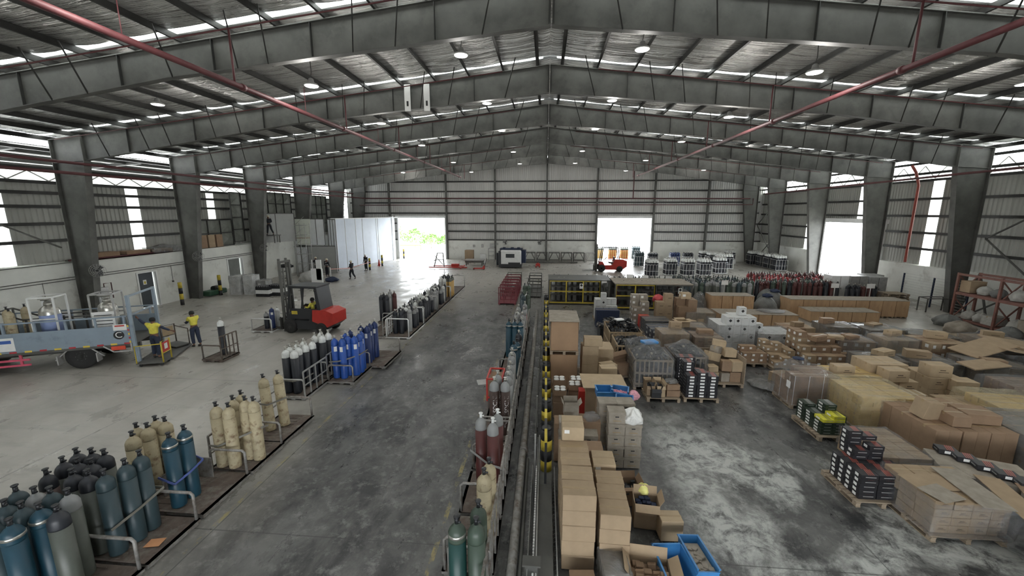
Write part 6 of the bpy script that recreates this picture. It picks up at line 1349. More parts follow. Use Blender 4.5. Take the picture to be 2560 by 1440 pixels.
# only the front rows and tops of each crowd are in view
field('behind the left gas cage', .6,4.0,28.6,29.4,['charcoal','silver','green'],.34,0,11,.9)
field('behind the right gas cage', 4.4,9.0,27.5,29.3,['green','silver','sagew','green'],.36,0,12,.9)
field('right of the gas cages', 9.2,13.6,27.2,29.8,['green','teal','sagew','silver'],.34,0,13,.92)
field('before the red ones', 13.9,19.6,28.2,29.6,['brownred','green','brownred','charcoal'],.34,0,14,.92)
field('by the side door', 15.4,20.6,29.9,32.2,['redc','redc','redc','brownred'],.38,0,15,.92,hgt=1.15)
field('by the cabinets', 20.0,22.0,28.2,28.9,['brownred','charcoal'],.34,0,16,.9,hgt=.85)
for q, (x, y, z) in enumerate(((5.6,27.4,1.75),(6.6,27.4,1.7),(8.4,28.2,1.55),(11.6,27.0,1.5))): mb = MB(); mb.box((0,0,0),(.42,.02,.3)); mb.bar((0,0,-.15),(0,0,-z+.02),.02); tag(mb.build('sign_card','paper',None,(x,y,z)), 'white sign card standing among the far cylinders, %s from the left' % ORD[q+1], 'sign', 'white sign cards among cylinders')
for q, (x, y) in enumerate(((19.0,27.9),(21.2,27.9))): mb = MB(); mb.box((0,0,1.25),(.5,.02,.3)); mb.bar((0,0,0),(0,0,1.2),.03); tag(mb.build('sign_card','paper',None,(x,y,0)), 'white card on a post before the red cylinders, %s one' % ('left','right')[q], 'sign', 'white sign cards among cylinders')
for q, x in enumerate((13.4,15.6,17.0)): mb = MB(); mb.bar((0,0,0),(0,0,1.7),.07); tag(mb.build('rack_post','steel',None,(x,28.0,0)), 'dark post between the far brown cylinders, %s from the left' % ORD[q+1], 'post', 'posts between far cylinders')
# black and white cylinder racks at the far right
def crate_rack(x, y, nx, ny, kind, lab, mt='white', rz=0, d=.26, h=1.15, sides='F'):
    t = thing('cylinder_rack', lab, 'rack', (x,y,0), rz, 'white framed cylinder racks'); w, dd = nx*d+.1, ny*d+.1; mb = MB(); mb.box((0,0,.08),(w,dd,.05)); mb.build('base',mt,t); mb = MB()
    for yy in (-dd/2,dd/2):
        for k in range(5): X = -w/2+w*k/4; mb.bar((X,yy,.06),(X,yy,h),.025)
        for z in (.55,h): mb.bar((-w/2,yy,z),(w/2,yy,z),.025)
    for xx in (-w/2,w/2):
        for z in (.55,h): mb.bar((xx,-dd/2,z),(xx,dd/2,z),.035)
    mb.box((0,-dd/2,.32),(w,.012,.42)) if sides == 'P' else None
    mb.build('tube_frame',mt,t); c, s = math.cos(rz), math.sin(rz)
    for i in range(nx):
        for j in range(ny):
            lx, ly = (i+.5)*d-nx*d/2, (j+.5)*d-ny*d/2; X = x+lx*c-ly*s; Y = y+lx*s+ly*c
            put_cyl(kind, X, Y, '%s, %s, row %s, %s from left' % (DESC[kind], lab.split(' of ')[0].replace('white framed ',''), NUM[j+1], ORD[i+1]), 'cylinders of the '+lab, .11, False)
RK = [(10.0,39.2,'blackw','first front rack'),(12.0,40.1,'blackw','second front rack'),(13.6,40.0,'blackw','third front rack'),(15.2,40.2,'blackw','fourth front rack'),(17.2,41.6,'blackw','fifth front rack')]
for x, y, k, nm in RK: crate_rack(x,y,4,4,k,'white framed %s of black and white cylinders, far right' % nm, 'white', .05)
for q, (x, y, k) in enumerate(((10.4,46.3,'teal'),(11.8,46.0,'charcoal'),(14.3,46.4,'navy'),(15.8,46.6,'charcoal'))): crate_rack(x,y,4,3,k,'white framed %s rear rack of cylinders by the back wall' % ORD[q+1])
for q in range(3): crate_rack(18.6+.25*q,48.6-1.7*q,6,4,'blackw','white framed %s deep rack of black and white cylinders' % ('rear','middle','front')[q])
for q in range(4): crate_rack(24.3-.35*(q<1)-.0,48.9-1.55*q,4,4,'blackw','white framed %s wall rack of black and white cylinders' % ORD[q+1],'galv',0)
crate_rack(21.6,49.6,4,3,'blackw','white framed corner rack of black and white cylinders','white',0,sides='P')
# outdoor cylinders seen through the right door
for q, (x, k) in enumerate(((6.9,'amber'),(8.6,'amber'),(10.1,'amber'),(11.6,'teal'))): crate_rack(x,53.6+.0,4,3,k,'white framed %s rack of cylinders outside the right door' % ORD[q+1],'red' if k == 'amber' and q > 0 else 'galv')
# black stillages along the back wall
for q in range(6):
    t = thing('steel_stillage','black tubular stillage in the row along the back wall, %s from the left' % ORD[q+1],'stillage',(-2.0+1.5*q,50.0,0),0,'black stillages at the back wall'); mb = MB()
    for y in (-.5,.5):
        for x in (-.65,.65): mb.bar((x,y,0),(x,y,1.15),.07)
        mb.bar((-.65,y,1.12),(.65,y,1.12),.07); mb.bar((-.65,y,.2),(.65,y,.2),.08); mb.bar((-.65,y,.2),(-.2,y,1.1),.05); mb.bar((.65,y,.2),(.2,y,1.1),.05)
    for x in (-.65,.65): mb.bar((x,-.5,1.12),(x,.5,1.12),.06)
    mb.build('tube_frame','steel' if q < 5 else 'galv',t)
mb = MB(); mb.box((0,0,.12),(7.5,.3,.1)); [mb.box((x,0,.035),(.1,.3,.07)) for x in (-3,0,3)]; tag(mb.build('long_beam','steel',None,(0,48.6,0)), 'long low steel beam on the floor before the black stillages', 'beam')
# white cabin
t = thing('machine_cabin','white box shaped machine cabin with a dark window, before the back wall','cabin',(-3.85,44.6,0)); mb = MB(); mb.box((0,0,1.15),(2.3,1.9,1.6),0,None,0,.12); mb.build('shell','white',t)
mb = MB(); mb.box((-.05,0,.28),(2.5,2.0,.34)); mb.box((.4,-.02,.48),(1.3,1.93,.3)); mb.box((-1.18,0,1.1),(.35,1.92,1.5),0,None,0,.05); mb.build('black_trim','black',t)
mb = MB(); mb.box((-.05,-.955,1.35),(.95,.03,.42),0,None,0,.05); mb.build('window','glass',t); mb = MB(); mb.box((0,.2,2.02),(2.5,1.5,.08)); [mb.box((x,.2,2.1),(.3,.5,.14)) for x in (-.8,.1,.8)]; mb.box((1.35,.3,1.2),(.5,1.5,1.35)); mb.build('dark_fittings','navy',t)
for k, x in enumerate((-1.8,-1.5)): put_cyl('charcoal', -5.6+.3*k, 46.2, 'black cylinder left of the white machine cabin, %s one' % ('left','right')[k], 'black cylinders by the cabin', 0, False)
# scissor lift table, pallet trucks, clutter left of the cabin
def pallet_truck(x, y, rz, label):
    t = thing('pallet_truck', label, 'pallet truck', (x,y,0), rz, 'red pallet trucks'); mb = MB()
    for s in (-1,1): mb.box((.55,s*.19,.12),(1.15,.15,.06))
    mb.box((0,0,.2),(.2,.5,.25)); mb.prism([(-.1,.2),(.08,.2),(.02,.42),(-.06,.42)],-.14,.14,0,'y'); mb.build('forks','red',t)
    mb = MB(); mb.tube([(-.08,0,.3),(-.3,0,1.15)],.025,8); mb.tube([(-.3,-.18,1.2),(-.3,.18,1.2)],.022,8); mb.build('handle','black',t); mb = MB(); [mb.lathe([(.08,-.03),(.08,.03)],12,0,Matrix.Translation((x_,y_,.08)) @ Matrix.Rotation(PI/2,4,'X')) for x_, y_ in ((-.02,-.08),(-.02,.08),(1.05,-.19),(1.05,.19))]; mb.build('wheels','rubber',t)
pallet_truck(-.9,45.3,R(-90),'red pallet truck facing the camera right of the white cabin'); pallet_truck(-6.6,42.4,R(180),'red pallet truck lying low left of the white cabin')
t = thing('lift_table','red framed trailer with a tilted dark frame near the left door','trailer',(-10.6,42.8,0)); mb = MB(); mb.box((0,0,.14),(4.2,.12,.1)); mb.box((1.5,.6,.14),(.12,2.4,.1)); mb.box((-.2,1.2,.14),(3.4,.12,.1)); mb.box((.7,.6,.3),(.8,.5,.3)); mb.build('red_chassis','red',t)
mb = MB(); mb.bar((-1.5,0,.2),(-1.1,0,1.7),.09); mb.bar((-.4,0,.2),(-.5,0,1.7),.09); mb.bar((-1.5,0,.9),(-.4,0,1.0),.07); mb.bar((-1.4,0,1.4),(-.5,0,.4),.06); mb.bar((-1.1,0,1.7),(-.5,0,1.7),.08); mb.build('dark_frame','steel',t)
t = thing('platform_cart','flat platform cart with a pale deck beside the left door','cart',(-8.2,46.0,0)); mb = MB(); mb.box((0,0,.62),(2.2,1.4,.08)); mb.build('deck','galv',t); mb = MB(); mb.box((0,0,.45),(2.0,1.2,.2)); [mb.box((x,y,.2),(.1,.1,.4)) for x in (-.9,.9) for y in (-.5,.5)]; mb.build('chassis','steel',t)
carton(-9.3,48.6,0,(1.0,.8,1.5),'brown upright board crate against the back wall',None,'card',False,'plain'); carton(-7.6,48.4,0,(.7,.6,1.05),'white cabinet against the back wall',None,'white',False,'plain')
mb = MB(); [mb.bar((x,y,0),(x,y,1.7),.05) for x in (-.35,.35) for y in (-.25,.25)]; [mb.box((0,0,z),(.7,.5,.03)) for z in (.3,.8,1.3,1.7)]; tag(mb.build('wire_rack','galv',None,(-6.6,48.6,0)), 'tall grey wire rack against the back wall', 'rack')
for q, (x, z, w_, h_) in enumerate(((-9.3,1.75,.28,.3),(-8.2,1.75,.25,.4),(-6.9,1.8,.6,.5),(-6.3,2.0,.3,.25))): mb = MB(); mb.box((0,0,0),(w_,.12,h_),0,None,0,.02); tag(mb.build('wall_box','galv',None,(x,51.78,z)), 'grey electrical box on the back wall plinth, %s from the left' % ORD[q+1], 'switch box', 'wall boxes on the back wall')
# wall fans
def fan(loc, rz, label):
    t = thing('wall_fan', label, 'fan', loc, rz, 'wall fans'); mb = MB()      # faces -y
    for r_ in (.34,.26,.18,.1): mb.tube([(r_*math.cos(a),-.34-.05*(1-r_/.34),r_*math.sin(a)) for a in [2*PI*k/24 for k in range(25)]],.008,5)
    for k in range(16): a = 2*PI*k/16; mb.tube([(.05*math.cos(a),-.40,.05*math.sin(a)),(.34*math.cos(a),-.34,.34*math.sin(a)),(.08*math.cos(a),-.2,.08*math.sin(a))],.005,4)
    mb.build('wire_guard','galv',t); mb = MB()
    for k in range(3): a = 2*PI*k/3+.5; mb.add([(0,-.3,0),(.30*math.cos(a),-.32,.30*math.sin(a)),(.30*math.cos(a+.7),-.27,.30*math.sin(a+.7)),(.1*math.cos(a+1.0),-.27,.1*math.sin(a+1.0))],[[0,1,2,3],[3,2,1,0]])
    mb.build('blades','black',t); mb = MB(); mb.lathe([(.09,0),(.1,.05),(.06,.2)],14,0,Matrix.Translation((0,-.1,0)) @ Matrix.Rotation(PI/2,4,'X')); mb.bar((0,-.1,0),(0,.05,-.12),.05); mb.box((0,.05,-.15),(.16,.04,.24)); mb.build('motor','black',t)
fan((-24.0,19.7,2.95), R(35), 'round wall fan on the nearest left column'); fan((-24.2,26.3,3.0), R(35), 'round wall fan on the second left column'); fan((-24.2,33.0,3.0), R(35), 'round wall fan on the third left column')
fan((-5.2,51.75,2.25),0,'round wall fan on the back wall, left one'); fan((-.9,51.75,2.25),R(20),'round wall fan on the back wall, right one')
# doors, pipes and conduits of the left wall
for i, (a, c, hgt) in enumerate(((22.75,24.0,2.25),(30.0,31.6,2.3))):
    mb = MB(); mb.box((XL-.22,(a+c)/2,hgt/2),(.05,c-a-.1,hgt-.04)); o = mb.build('door_%d' % (4+i), mat('door_dark',(.045,.055,.065),.5) if i == 0 else mat('door_grey',(.17,.18,.17),.5)); o['kind'] = 'structure'
    mb = MB(); [mb.box((XL+.02,y,hgt/2),(.1,.08,hgt)) for y in (a,c)]; mb.box((XL+.02,(a+c)/2,hgt+.03),(.1,c-a+.1,.07)); o = mb.build('trim_%d' % (60+i),'white'); o['kind'] = 'structure'
mb = MB(); mb.box((0,0,0),(.012,.22,.3)); mb.box((.008,0,-.02),(.004,.12,.16),1); tag(mb.build('door_notice',['paper','yellow'],None,(XL-.185,23.38,1.62)), 'white and yellow notice on the dark office door', 'notice')
for q, z in enumerate((2.45,2.58)): mb = MB(); mb.tube([(XL+.06,Y0,z),(XL+.06,34,z+.02)],.022,6); tag(mb.build('conduit','steel'), '%s dark conduit running along the white office wall' % ('lower','upper')[q], 'conduit', 'office wall conduits')
for q, (y, z) in enumerate(((18.0,1.55),(25.1,1.4))): mb = MB(); mb.tube([(XL+.05,y,2.5),(XL+.05,y,z)],.012,6); mb.box((XL+.05,y,z),(.06,.1,.1)); tag(mb.build('conduit','steel'), 'short conduit dropping to a switch on the office wall, %s' % ('near one','far one')[q], 'conduit', 'office wall conduit drops')
t = thing('meter_cabinet','narrow grey cabinet with a pipe against the office wall','cabinet',(XL+.15,20.6,0)); mb = MB(); mb.box((0,0,1.05),(.25,.45,1.5),0,None,0,.01); mb.box((0,0,.15),(.2,.4,.3)); mb.build('body','galv',t); mb = MB(); mb.tube([(0,.1,1.8),(0,.1,2.0),(0,.5,2.0),(0,.5,1.1)],.025,8); mb.build('pipe','redpipe',t)
# striped safety posts
for q, (px, py) in enumerate(((457,762),(553,738),(925,675),(956,665),(1010,646))):
    p = at(px,py); mb = MB(); striped(mb,(0,0,0),(0,0,1.25 if q > 1 else 1.5),.11,4,False,1); tag(mb.build('striped_post',['yellow','black'],None,(p.x,p.y,0)), 'black and yellow safety post, %s' % ('at the second left column','by the grey office door','beside the worker in a white helmet','near the traffic cone','before the left back door')[q], 'post', 'striped safety posts')
mb = MB(); mb.lathe([(.04,.7),(.04,.701)],8); mb = MB(); mb.box((0,0,.015),(.36,.36,.03)); mb.lathe([(.14,.03),(.03,.7)],16); p = at(948,664); tag(mb.build('traffic_cone','red',None,(p.x,p.y,0)), 'red traffic cone beside the striped post', 'cone')
t = thing('grinder_stand','dark green machine lying low beside the second left column','machine',(-24.3,27.3,0)); mb = MB(); mb.box((0,0,.25),(.7,1.6,.35),0,None,0,.05); mb.build('body',mat('dark_green',(.03,.09,.05),.6),t); mb = MB(); mb.lathe([(.2,0),(.2,.4)],14,0,Matrix.Translation((0,.3,.5)) @ Matrix.Rotation(PI/2,4,'X')); mb.build('motor','black',t)
# wrapped white cabinets, trolleys with film beside the office
wr = [(-22.9,28.0,.8,.8,1.35),(-21.95,28.1,.75,.8,1.4),(-21.1,28.3,.7,.7,1.0)]
for q, (x, y, w_, d_2, h) in enumerate(wr): carton(x,y,0,(w_,d_2,h),'white boxed appliance by the office wall, %s from the left' % ORD[q+1],'white boxed appliances','white' if q < 2 else 'galv',False,'label'); film_wrap(x-w_/2-.02,x+w_/2+.02,y-d_2/2-.02,y+d_2/2+.02,.05,h+.05,'film wrap on the %s boxed appliance' % ORD[q+1],'filmc',[(.5,.5,.1,.3)],0,200+q)
def toothed(x, y, z, w_, label):
    t = thing('cylinder_cradle', label, 'cradle', (x,y,z), 0, 'toothed black cradles'); mb = MB(); mb.box((0,0,.1),(w_,.6,.2)); [mb.prism([(-w_/2+.02+k*.17,.2),(-w_/2+.16+k*.17,.2),(-w_/2+.09+k*.17,.3)],-.3,.3,0,'y') for k in range(int(w_/.17))]; mb.build('body','black',t)
for q, (px, py, z) in enumerate(((664,740,0),(664,740,.5),(697,738,0),(697,738,.55),(719,692,.9))):
    p = at(px,py); 
    if z: carton(p.x,p.y,z-.28,(1.0,.62,.26),'white carton between the toothed cradles, %s' % ORD[q+1],'white cartons between cradles','white',False,'plain')
    toothed(p.x,p.y,z,1.0,'black toothed cylinder cradle on the left, %s of five' % ORD[q+1])
t = thing('white_panel_stack','leaning white stepped panel behind the black forklift mast','panel',(-18.2,30.5,0)); mb = MB(); mb.box((0,0,.8),(.9,.15,1.6)); mb.box((.2,0,1.5),(.4,.15,1.6)); mb.build('panel','white',t)
heap_bag(-20.6,33.6,0,1.0,.95,mat('tarp_grey',(.42,.42,.40),.6,0,.15,3,bump=.4,bs=6),'grey tarpaulin heap beside the scaffold',61,'tarpaulin','tarpaulin',.8); heap_bag(-18.9,33.9,0,.55,.4,'navy','low dark clutter heap beside the tarpaulin',62,'clutter_heap','clutter')
# white partition room under construction
M['wpanel'] = mat('white_partition',(.74,.76,.78),.5,0,.05,2); M['gpanel'] = mat('grey_partition',(.36,.37,.36),.6,0,.06,2); M['bpanel'] = mat('blue_white_cladding',(.60,.66,.75),.5,0,.06,1)
def part_wall(label, a, c, z0, z1, mt, seams, name='partition_wall', studs=0):
    a, c = Vector((*a,0)), Vector((*c,0)); t = thing(name, label, 'partition', (a.x,a.y,0), math.atan2((c-a).y,(c-a).x), 'white partition walls'); L_ = (c-a).length; mb = MB(); mb.box((L_/2,0,(z0+z1)/2),(L_,.1,z1-z0)); mb.build('panel',mt,t); mb = MB()
    for k in range(seams+1): X = L_*k/max(seams,1); mb.box((X,-.06,(z0+z1)/2),(.05,.04,z1-z0))
    mb.box((L_/2,-.06,z1),(L_,.06,.08)); mb.build('frame_strips','steel' if not studs else 'white',t)
    if z0 > .3: mb = MB(); [mb.box((X,0,z0/2),(.12,.12,z0)) for X in (.1,L_-.1)]; mb.build('legs','gpanel',t)
    if studs:
        mb = MB(); [mb.tube([(L_*(k+.5)/studs,-.6,0),(L_*(k+.5)/studs,-.6,z1)],.04,8) for k in range(studs)]; mb.box((L_/2,-.6,z1),(L_,.1,.1)); mb.build('upright_poles','wpanel',t)
part_wall('long pale blue partition wall with upright poles left of the left door',(-22.2,40.5),(-19.6,51.3),0,5.35,'bpanel',3,studs=4)
part_wall('white upper partition with a fluttering sheet beside the scaffold',(-25.6,39.2),(-22.4,39.6),2.75,5.35,'wpanel',4)
part_wall('grey lower partition panel under the white upper one',(-23.6,38.4),(-20.9,38.7),0,2.7,'gpanel',1)
part_wall('tall white corner partition with cabinet strips',(-22.4,40.3),(-21.5,40.2),0,5.3,'wpanel',3)
part_wall('white backlit sheet behind the two dark workers',(-25.9,38.9),(-23.4,38.9),0,2.6,'wpanel',2)
part_wall('grey board wall behind the worker standing high up',(-25.2,33.6),(-23.5,36.4),3.35,5.9,'gpanel',2)
mb = MB(); mb.prism([(-.75,0),(.75,0),(.55,-2.6),(-.7,-2.5)],-.01,.01,0,'y'); tag(mb.build('hanging_sheet','translu',None,(-23.9,38.4,5.35),.1), 'white plastic sheet hanging from the upper partition', 'sheet'); 
mb = MB(); mb.box((0,0,3.2),(.5,.5,6.4)); mb.box((0,0,5.55),(.6,.6,.1)); tag(mb.build('gate_pillar','wpanel',None,(-19.9,50.8,0)) if False else mb.build('gate_pillar','wpanel',None,(-19.85,51.0,-.9)), 'tall white pillar at the left edge of the left door', 'pillar')
t = thing('scaffold_tower','slim steel scaffold tower with diagonal braces beside the working men','scaffold',(-22.9,36.6,0)); mb = MB()
for x in (-.5,.5):
    for y in (-.4,.4): mb.tube([(x,y,0),(x,y,5.0)],.028,6)
for z in (.3,1.2,2.1,3.0,3.9,4.8):
    mb.tube([(-.5,-.4,z),(.5,-.4,z)],.02,5); mb.tube([(-.5,.4,z),(.5,.4,z)],.02,5); mb.tube([(-.5,-.4,z),(-.5,.4,z)],.02,5); mb.tube([(.5,-.4,z),(.5,.4,z)],.02,5); mb.tube([(-.5,-.4,z),(.5,-.4,z+.8)],.015,5)
mb.build('tube_frame','galv',t); mb = MB(); mb.box((0,0,3.62),(1.0,.8,.04)); mb.build('platform','wood',t)
p = Vector((-24.6,34.4)); wp = thing('work_platform','dark work ledge under the worker standing high up','platform',(-24.5,34.2,0)); mb = MB(); mb.box((.1,0,4.0),(1.4,.9,.06)); mb.build('ledge','steel',wp); mb = MB(); [mb.box((x,y,3.68),(.06,.06,.66)) for x in (-.5,.7) for y in (-.35,.35)]; mb.build('ledge_legs','steel',wp)
person('worker with pale helmet and dark clothes standing on the high ledge', (-24.35,34.1,4.03), R(60), dict(el=(-.28,.12,1.2), hl=(-.3,.36,1.12), er=(.26,.05,1.15), hr=(.2,.25,1.1), kl=(-.12,.05,.5), al=(-.16,.1,.09), tl=(-.16,.26,.04), kr=(.14,-.05,.5), ar=(.24,-.16,.09), tr=(.26,0,.04)), dict(dk), 1.7)
# barrier tape posts
for q, (px, py) in enumerate(((784,707),(828,702),(735,752))):
    p = at(px,py); t = thing('barrier_post','white barrier post on a round foot, %s' % ('by the tarpaulin','before the grey partition','behind the black forklift')[q],'post',(p.x,p.y,0),0,'white barrier posts'); mb = MB(); mb.lathe([(.22,0),(.2,.05),(.05,.08)],16); mb.build('foot','white',t); mb = MB(); mb.tube([(0,0,.05),(0,0,2.0 if q == 0 else 1.2)],.035,8); mb.build('pole','white',t)
a_, b_ = at(828,702), at(874,690); mb = MB(); mb.bar((a_.x,a_.y,1.05),(b_.x,b_.y,.75),.01,.07); mb.bar((b_.x,b_.y,.75),(b_.x+1.2,b_.y+2.2,1.1),.01,.07); tag(mb.build('barrier_tape',mat('red_white_tape',(.7,.35,.32),.5,0,.5,12)), 'red and white barrier tape strung before the grey partition', 'tape')
# sectional tank on the left ledge
M['tankp'] = mat('tank_panel',(.16,.17,.15),.45,.2,.2,3)
t = thing('sectional_tank','dark sectional water tank of cross pressed panels behind the left columns','tank',(-25.75,0,0)); 
for a, c, z0, nz in ((27.85,31.5,3.4,2),(31.6,32.8,3.6,4),(35.0,39.6,3.8,4),(42.0,46.3,3.8,4)):
    mb = MB(); fr = MB(); n_ = round((c-a)/1.1)
    for i in range(n_):
        for k in range(nz if z0+1.0*nz < 8 else nz):
            y, z = a+(c-a)*(i+.5)/n_, z0+.5+1.0*k; s = (c-a)/n_/2-.03; h = .47
            mb.add([(0,y-s,z-h),(0,y+s,z-h),(0,y+s,z+h),(0,y-s,z+h),(.10,y,z),(.02,y,z-h),(.02,y+s,z),(.02,y,z+h),(.02,y-s,z)],[[0,5,4],[5,1,4],[1,6,4],[6,2,4],[2,7,4],[7,3,4],[3,8,4],[8,0,4]])
    for i in range(n_+1): y = a+(c-a)*i/n_; fr.box((.03,y,z0+nz*.5),(.1,.06,nz))
    for k in range(nz+1): fr.box((.03,(a+c)/2,z0+k),(.1,c-a,.06))
    mb.build('panels','tankp',t); fr.build('joint_ribs','purlin',t)
# things stored on the ledge over the offices
sr = random.Random(4)
for q in range(7): mb = MB(); mb.tube([(0,-2.6+sr.uniform(-.3,.3),0),(0,2.8,0)],.05,8); tag(mb.build('stored_pipe','redpipe' if q%3 == 0 else 'steel',None,(-25.5-.12*q,22.6,3.42+.0*q)), 'long pipe stored on the office roof ledge, %s from the front' % ORD[q+1], 'pipe', 'pipes on the office ledge')
for q, (y, h) in enumerate(((21.5,.35),(23.4,.3),(25.0,.25))): mb = MB(); mb.box((0,0,h/2),(.7,1.5,h),0,None,0,.02); tag(mb.build('stored_board_stack','card3',None,(-25.9,y,3.36)), 'dark stack of boards on the office ledge, %s from the camera' % ORD[q+1], 'boards', 'board stacks on the office ledge')
film_wrap(-26.2,-25.4,24.2,26.4,3.4,3.75,'grey film sheet on the office ledge beneath the bright strip','filmd',[(.5,.5,.15,.3)],0,301)
for q in range(4): carton(-25.7,27.5+.75*q+.0,3.36,(.5,.6,.95),'brown upright carton on the ledge beneath the tank, %s from the left' % ORD[q+1],'brown cartons on the ledge','card3' if q%2 else 'card',False,'tape')
# right side: orange steel rack with sacks
M['rackred'] = mat('rack_rust_red',(.19,.085,.065),.6,0,.2,4)
t = thing('storage_rack','rust red storage rack with cross braced frames at the right edge','rack',(23.5,0,0))
YR = [15.2,17.5,19.8,22.1,24.3]
for y in YR:
    mb = MB()
    for x in (-.55,.55): mb.box((x,y,1.35),(.1,.1,2.7))
    for z0 in (.1,1.4): mb.bar((-.55,y,z0),(.55,y,z0+1.2),.05); mb.bar((.55,y,z0),(-.55,y,z0+1.2),.05)
    mb.build('upright_frame','rackred',t)
mb = MB()
for z in (1.55,2.62):
    for x in (-.55,.55): mb.bar((x,YR[0],z),(x,YR[-1],z),.08,.12)
mb.box((0,(YR[0]+YR[-1])/2,.12),(1.1,YR[-1]-YR[0],.1)); mb.box((0,(YR[0]+YR[-1])/2,1.62),(1.1,YR[-1]-YR[0],.03)); mb.build('shelf_beams','rackred',t)
M['sackw'] = mat('pale_sack',(.42,.42,.39),.75,0,.2,5,bump=.4,bs=14)
r = random.Random(6); k = 0
for lv, z0 in enumerate((.18,1.66)):
    for bay in range(4):
        n_ = 3 if lv else 4
        for q in range(n_):
            y = YR[bay]+.45+q*(.62 if lv == 0 else .7)
            if y > YR[bay+1]-.3: continue
            if (lv+bay+q)%3 == 0: carton(23.45,y,z0,(.8,.55,r.uniform(.4,.75)),'carton on the %s shelf of the red rack, bay %s, place %s' % (('lower','upper')[lv],NUM[bay+1],NUM[q+1]),'goods on the red rack',r.choice(['card','cardd','sackw']),False,'tape')
            else: heap_bag(23.4,y,z0,.34,r.uniform(.3,.6),r.choice(['sackw','sack','sackw','filmd']),'sack on the %s shelf of the red rack, bay %s, place %s' % (('lower','upper')[lv],NUM[bay+1],NUM[q+1]),400+k,'sack','sack',.9,0,.15)
            k += 1
for q, (x, y, r_, mt) in enumerate(((22.2,20.6,.5,'sack'),(21.8,18.6,.6,'cardd'),(22.2,16.8,.5,'sack'),(20.9,21.6,.6,'cardd'),(20.6,19.9,.5,'navy'),(21.6,23.0,.6,'sack'))): heap_bag(x,y,0,r_,.6,mt,'dark covered heap on the floor before the red rack, %s of six' % ORD[q+1],500+q,'covered_heap','heap',.9,0,.2)
# grey cabinets, fence, pallets near the side door
for q, (x, y, w_, h_) in enumerate(((20.0,29.4,1.1,1.75),(21.3,29.5,1.1,1.72),(22.6,29.6,1.1,1.65),(23.4,31.0,1.2,1.6))):
    t = thing('steel_cabinet','pale grey steel cabinet near the side door, %s from the left' % ORD[q+1],'cabinet',(x,y,0),0,'pale steel cabinets'); mb = MB(); mb.box((0,0,h_/2),(w_,.9,h_),0,None,0,.01); mb.build('body','galv' if q else 'white',t); mb = MB(); mb.box((0,-.46,h_*.5),(.02,.01,h_*.95)); mb.box((.08,-.47,h_*.5),(.03,.02,.12)); mb.build('door_seam','steel',t)
for q in range(6): wood_pallet(22.6+.04*(q%2),27.9,1.25,1.0,'tan wooden pallet in the pile before the cabinets, %s from the bottom' % ORD[q+1],0,.14*q,'pile of tan pallets')
t = thing('mesh_fence','pale wire mesh fence along the right wall beside the red rack','fence',(24.6,27.5,0)); mb = MB(); [mb.box((0,y,.95),(.07,.07,1.9)) for y in (-2.2,0,2.2)]; mb.build('posts','navyc',t); mb = MB(); [mb.tube([(0,-2.2,z),(0,2.2,z)],.008,5) for z in [.2+.17*k for k in range(11)]]; mb.build('wires','galv',t)
t = thing('table_frame','dark tubular table frame beside the pallet pile','frame',(23.8,26.3,0)); mb = MB(); [mb.bar((x,y,0),(x,y,.85),.05) for x in (-.7,.7) for y in (-.3,.3)]; [mb.bar((-.7,y,.85),(.7,y,.85),.05) for y in (-.3,.3)]; mb.bar((-.7,-.3,.85),(-.7,.3,.85),.05); mb.bar((.7,-.3,.85),(.7,.3,.85),.05); mb.build('tube_frame','steel',t)
t = thing('a_frame_brace','dark inverted V brace standing before the right wall','brace',(25.3,25.6,0)); mb = MB(); mb.bar((0,-.8,0),(0,0,2.5),.08); mb.bar((0,.8,0),(0,0,2.5),.08); mb.build('legs','steel',t)
# outside: bushes, yellow rail, distant trees past the left door
M['leaf'] = mat('leaf_green',(.12,.25,.05),.6,0,.5,9); 
def bush(x, y, r_, h_, seed, label):
    q = random.Random(seed); mb = MB(); 
    for k in range(520):
        a, e = q.uniform(0,2*PI), q.uniform(-.3,1.5); rr = r_*q.uniform(.55,1.0); c = Vector((rr*math.cos(a)*math.cos(e),rr*math.sin(a)*math.cos(e),max(.05,h_*.45+h_*.5*math.sin(e)*q.uniform(.6,1.05)))); s = q.uniform(.12,.26); u = Vector((q.uniform(-1,1),q.uniform(-1,1),q.uniform(-1,1))).normalized(); v = u.orthogonal().normalized()
        mb.add([c-u*s,c+v*s*.45,c+u*s,c-v*s*.45],[[0,1,2,3]])
    t = thing('bush', label, 'bush', (x,y,0), 0, 'bushes outside the left door'); mb.build('leaves','leaf',t); mb = MB(); [mb.tube([(0,0,0),(q.uniform(-.5,.5)*r_,q.uniform(-.5,.5)*r_,h_*.7)],.03,5) for _ in range(5)]; mb.build('stems','wood',t)
for q, (x, y, r_, h_) in enumerate(((-25.6,66.5,2.2,4.6),(-22.2,67.5,2.2,3.4),(-19.2,66.8,1.9,2.6),(-17.0,68.0,1.7,2.3))): bush(x,y,r_,h_,600+q,'leafy green bush outside the left door, %s from the left' % ORD[q+1])
mb = MB(); mb.tube([(-26,62,.9),(-19.5,62,.9)],.08,8,0); [mb.tube([(x,62,0),(x,62,.9)],.06,6,0) for x in (-26,-23,-19.5)]; tag(mb.build('yellow_guard_rail','yellow'), 'yellow guard rail outside the left door before the bushes', 'rail')
mb = MB(); [mb.box((x,0,.0),(.28,.02,1.15)) for x in (-.45,.45)]; [mb.box((x,-.012,-.25),(.09,.01,.22),1) for x in (-.45,.45)]; tag(mb.build('beam_patch',['paper','ink'],None,(-6.03,FY[4]-.14,11.15)), 'two white repair patches with black marks on a left rafter', 'patch')
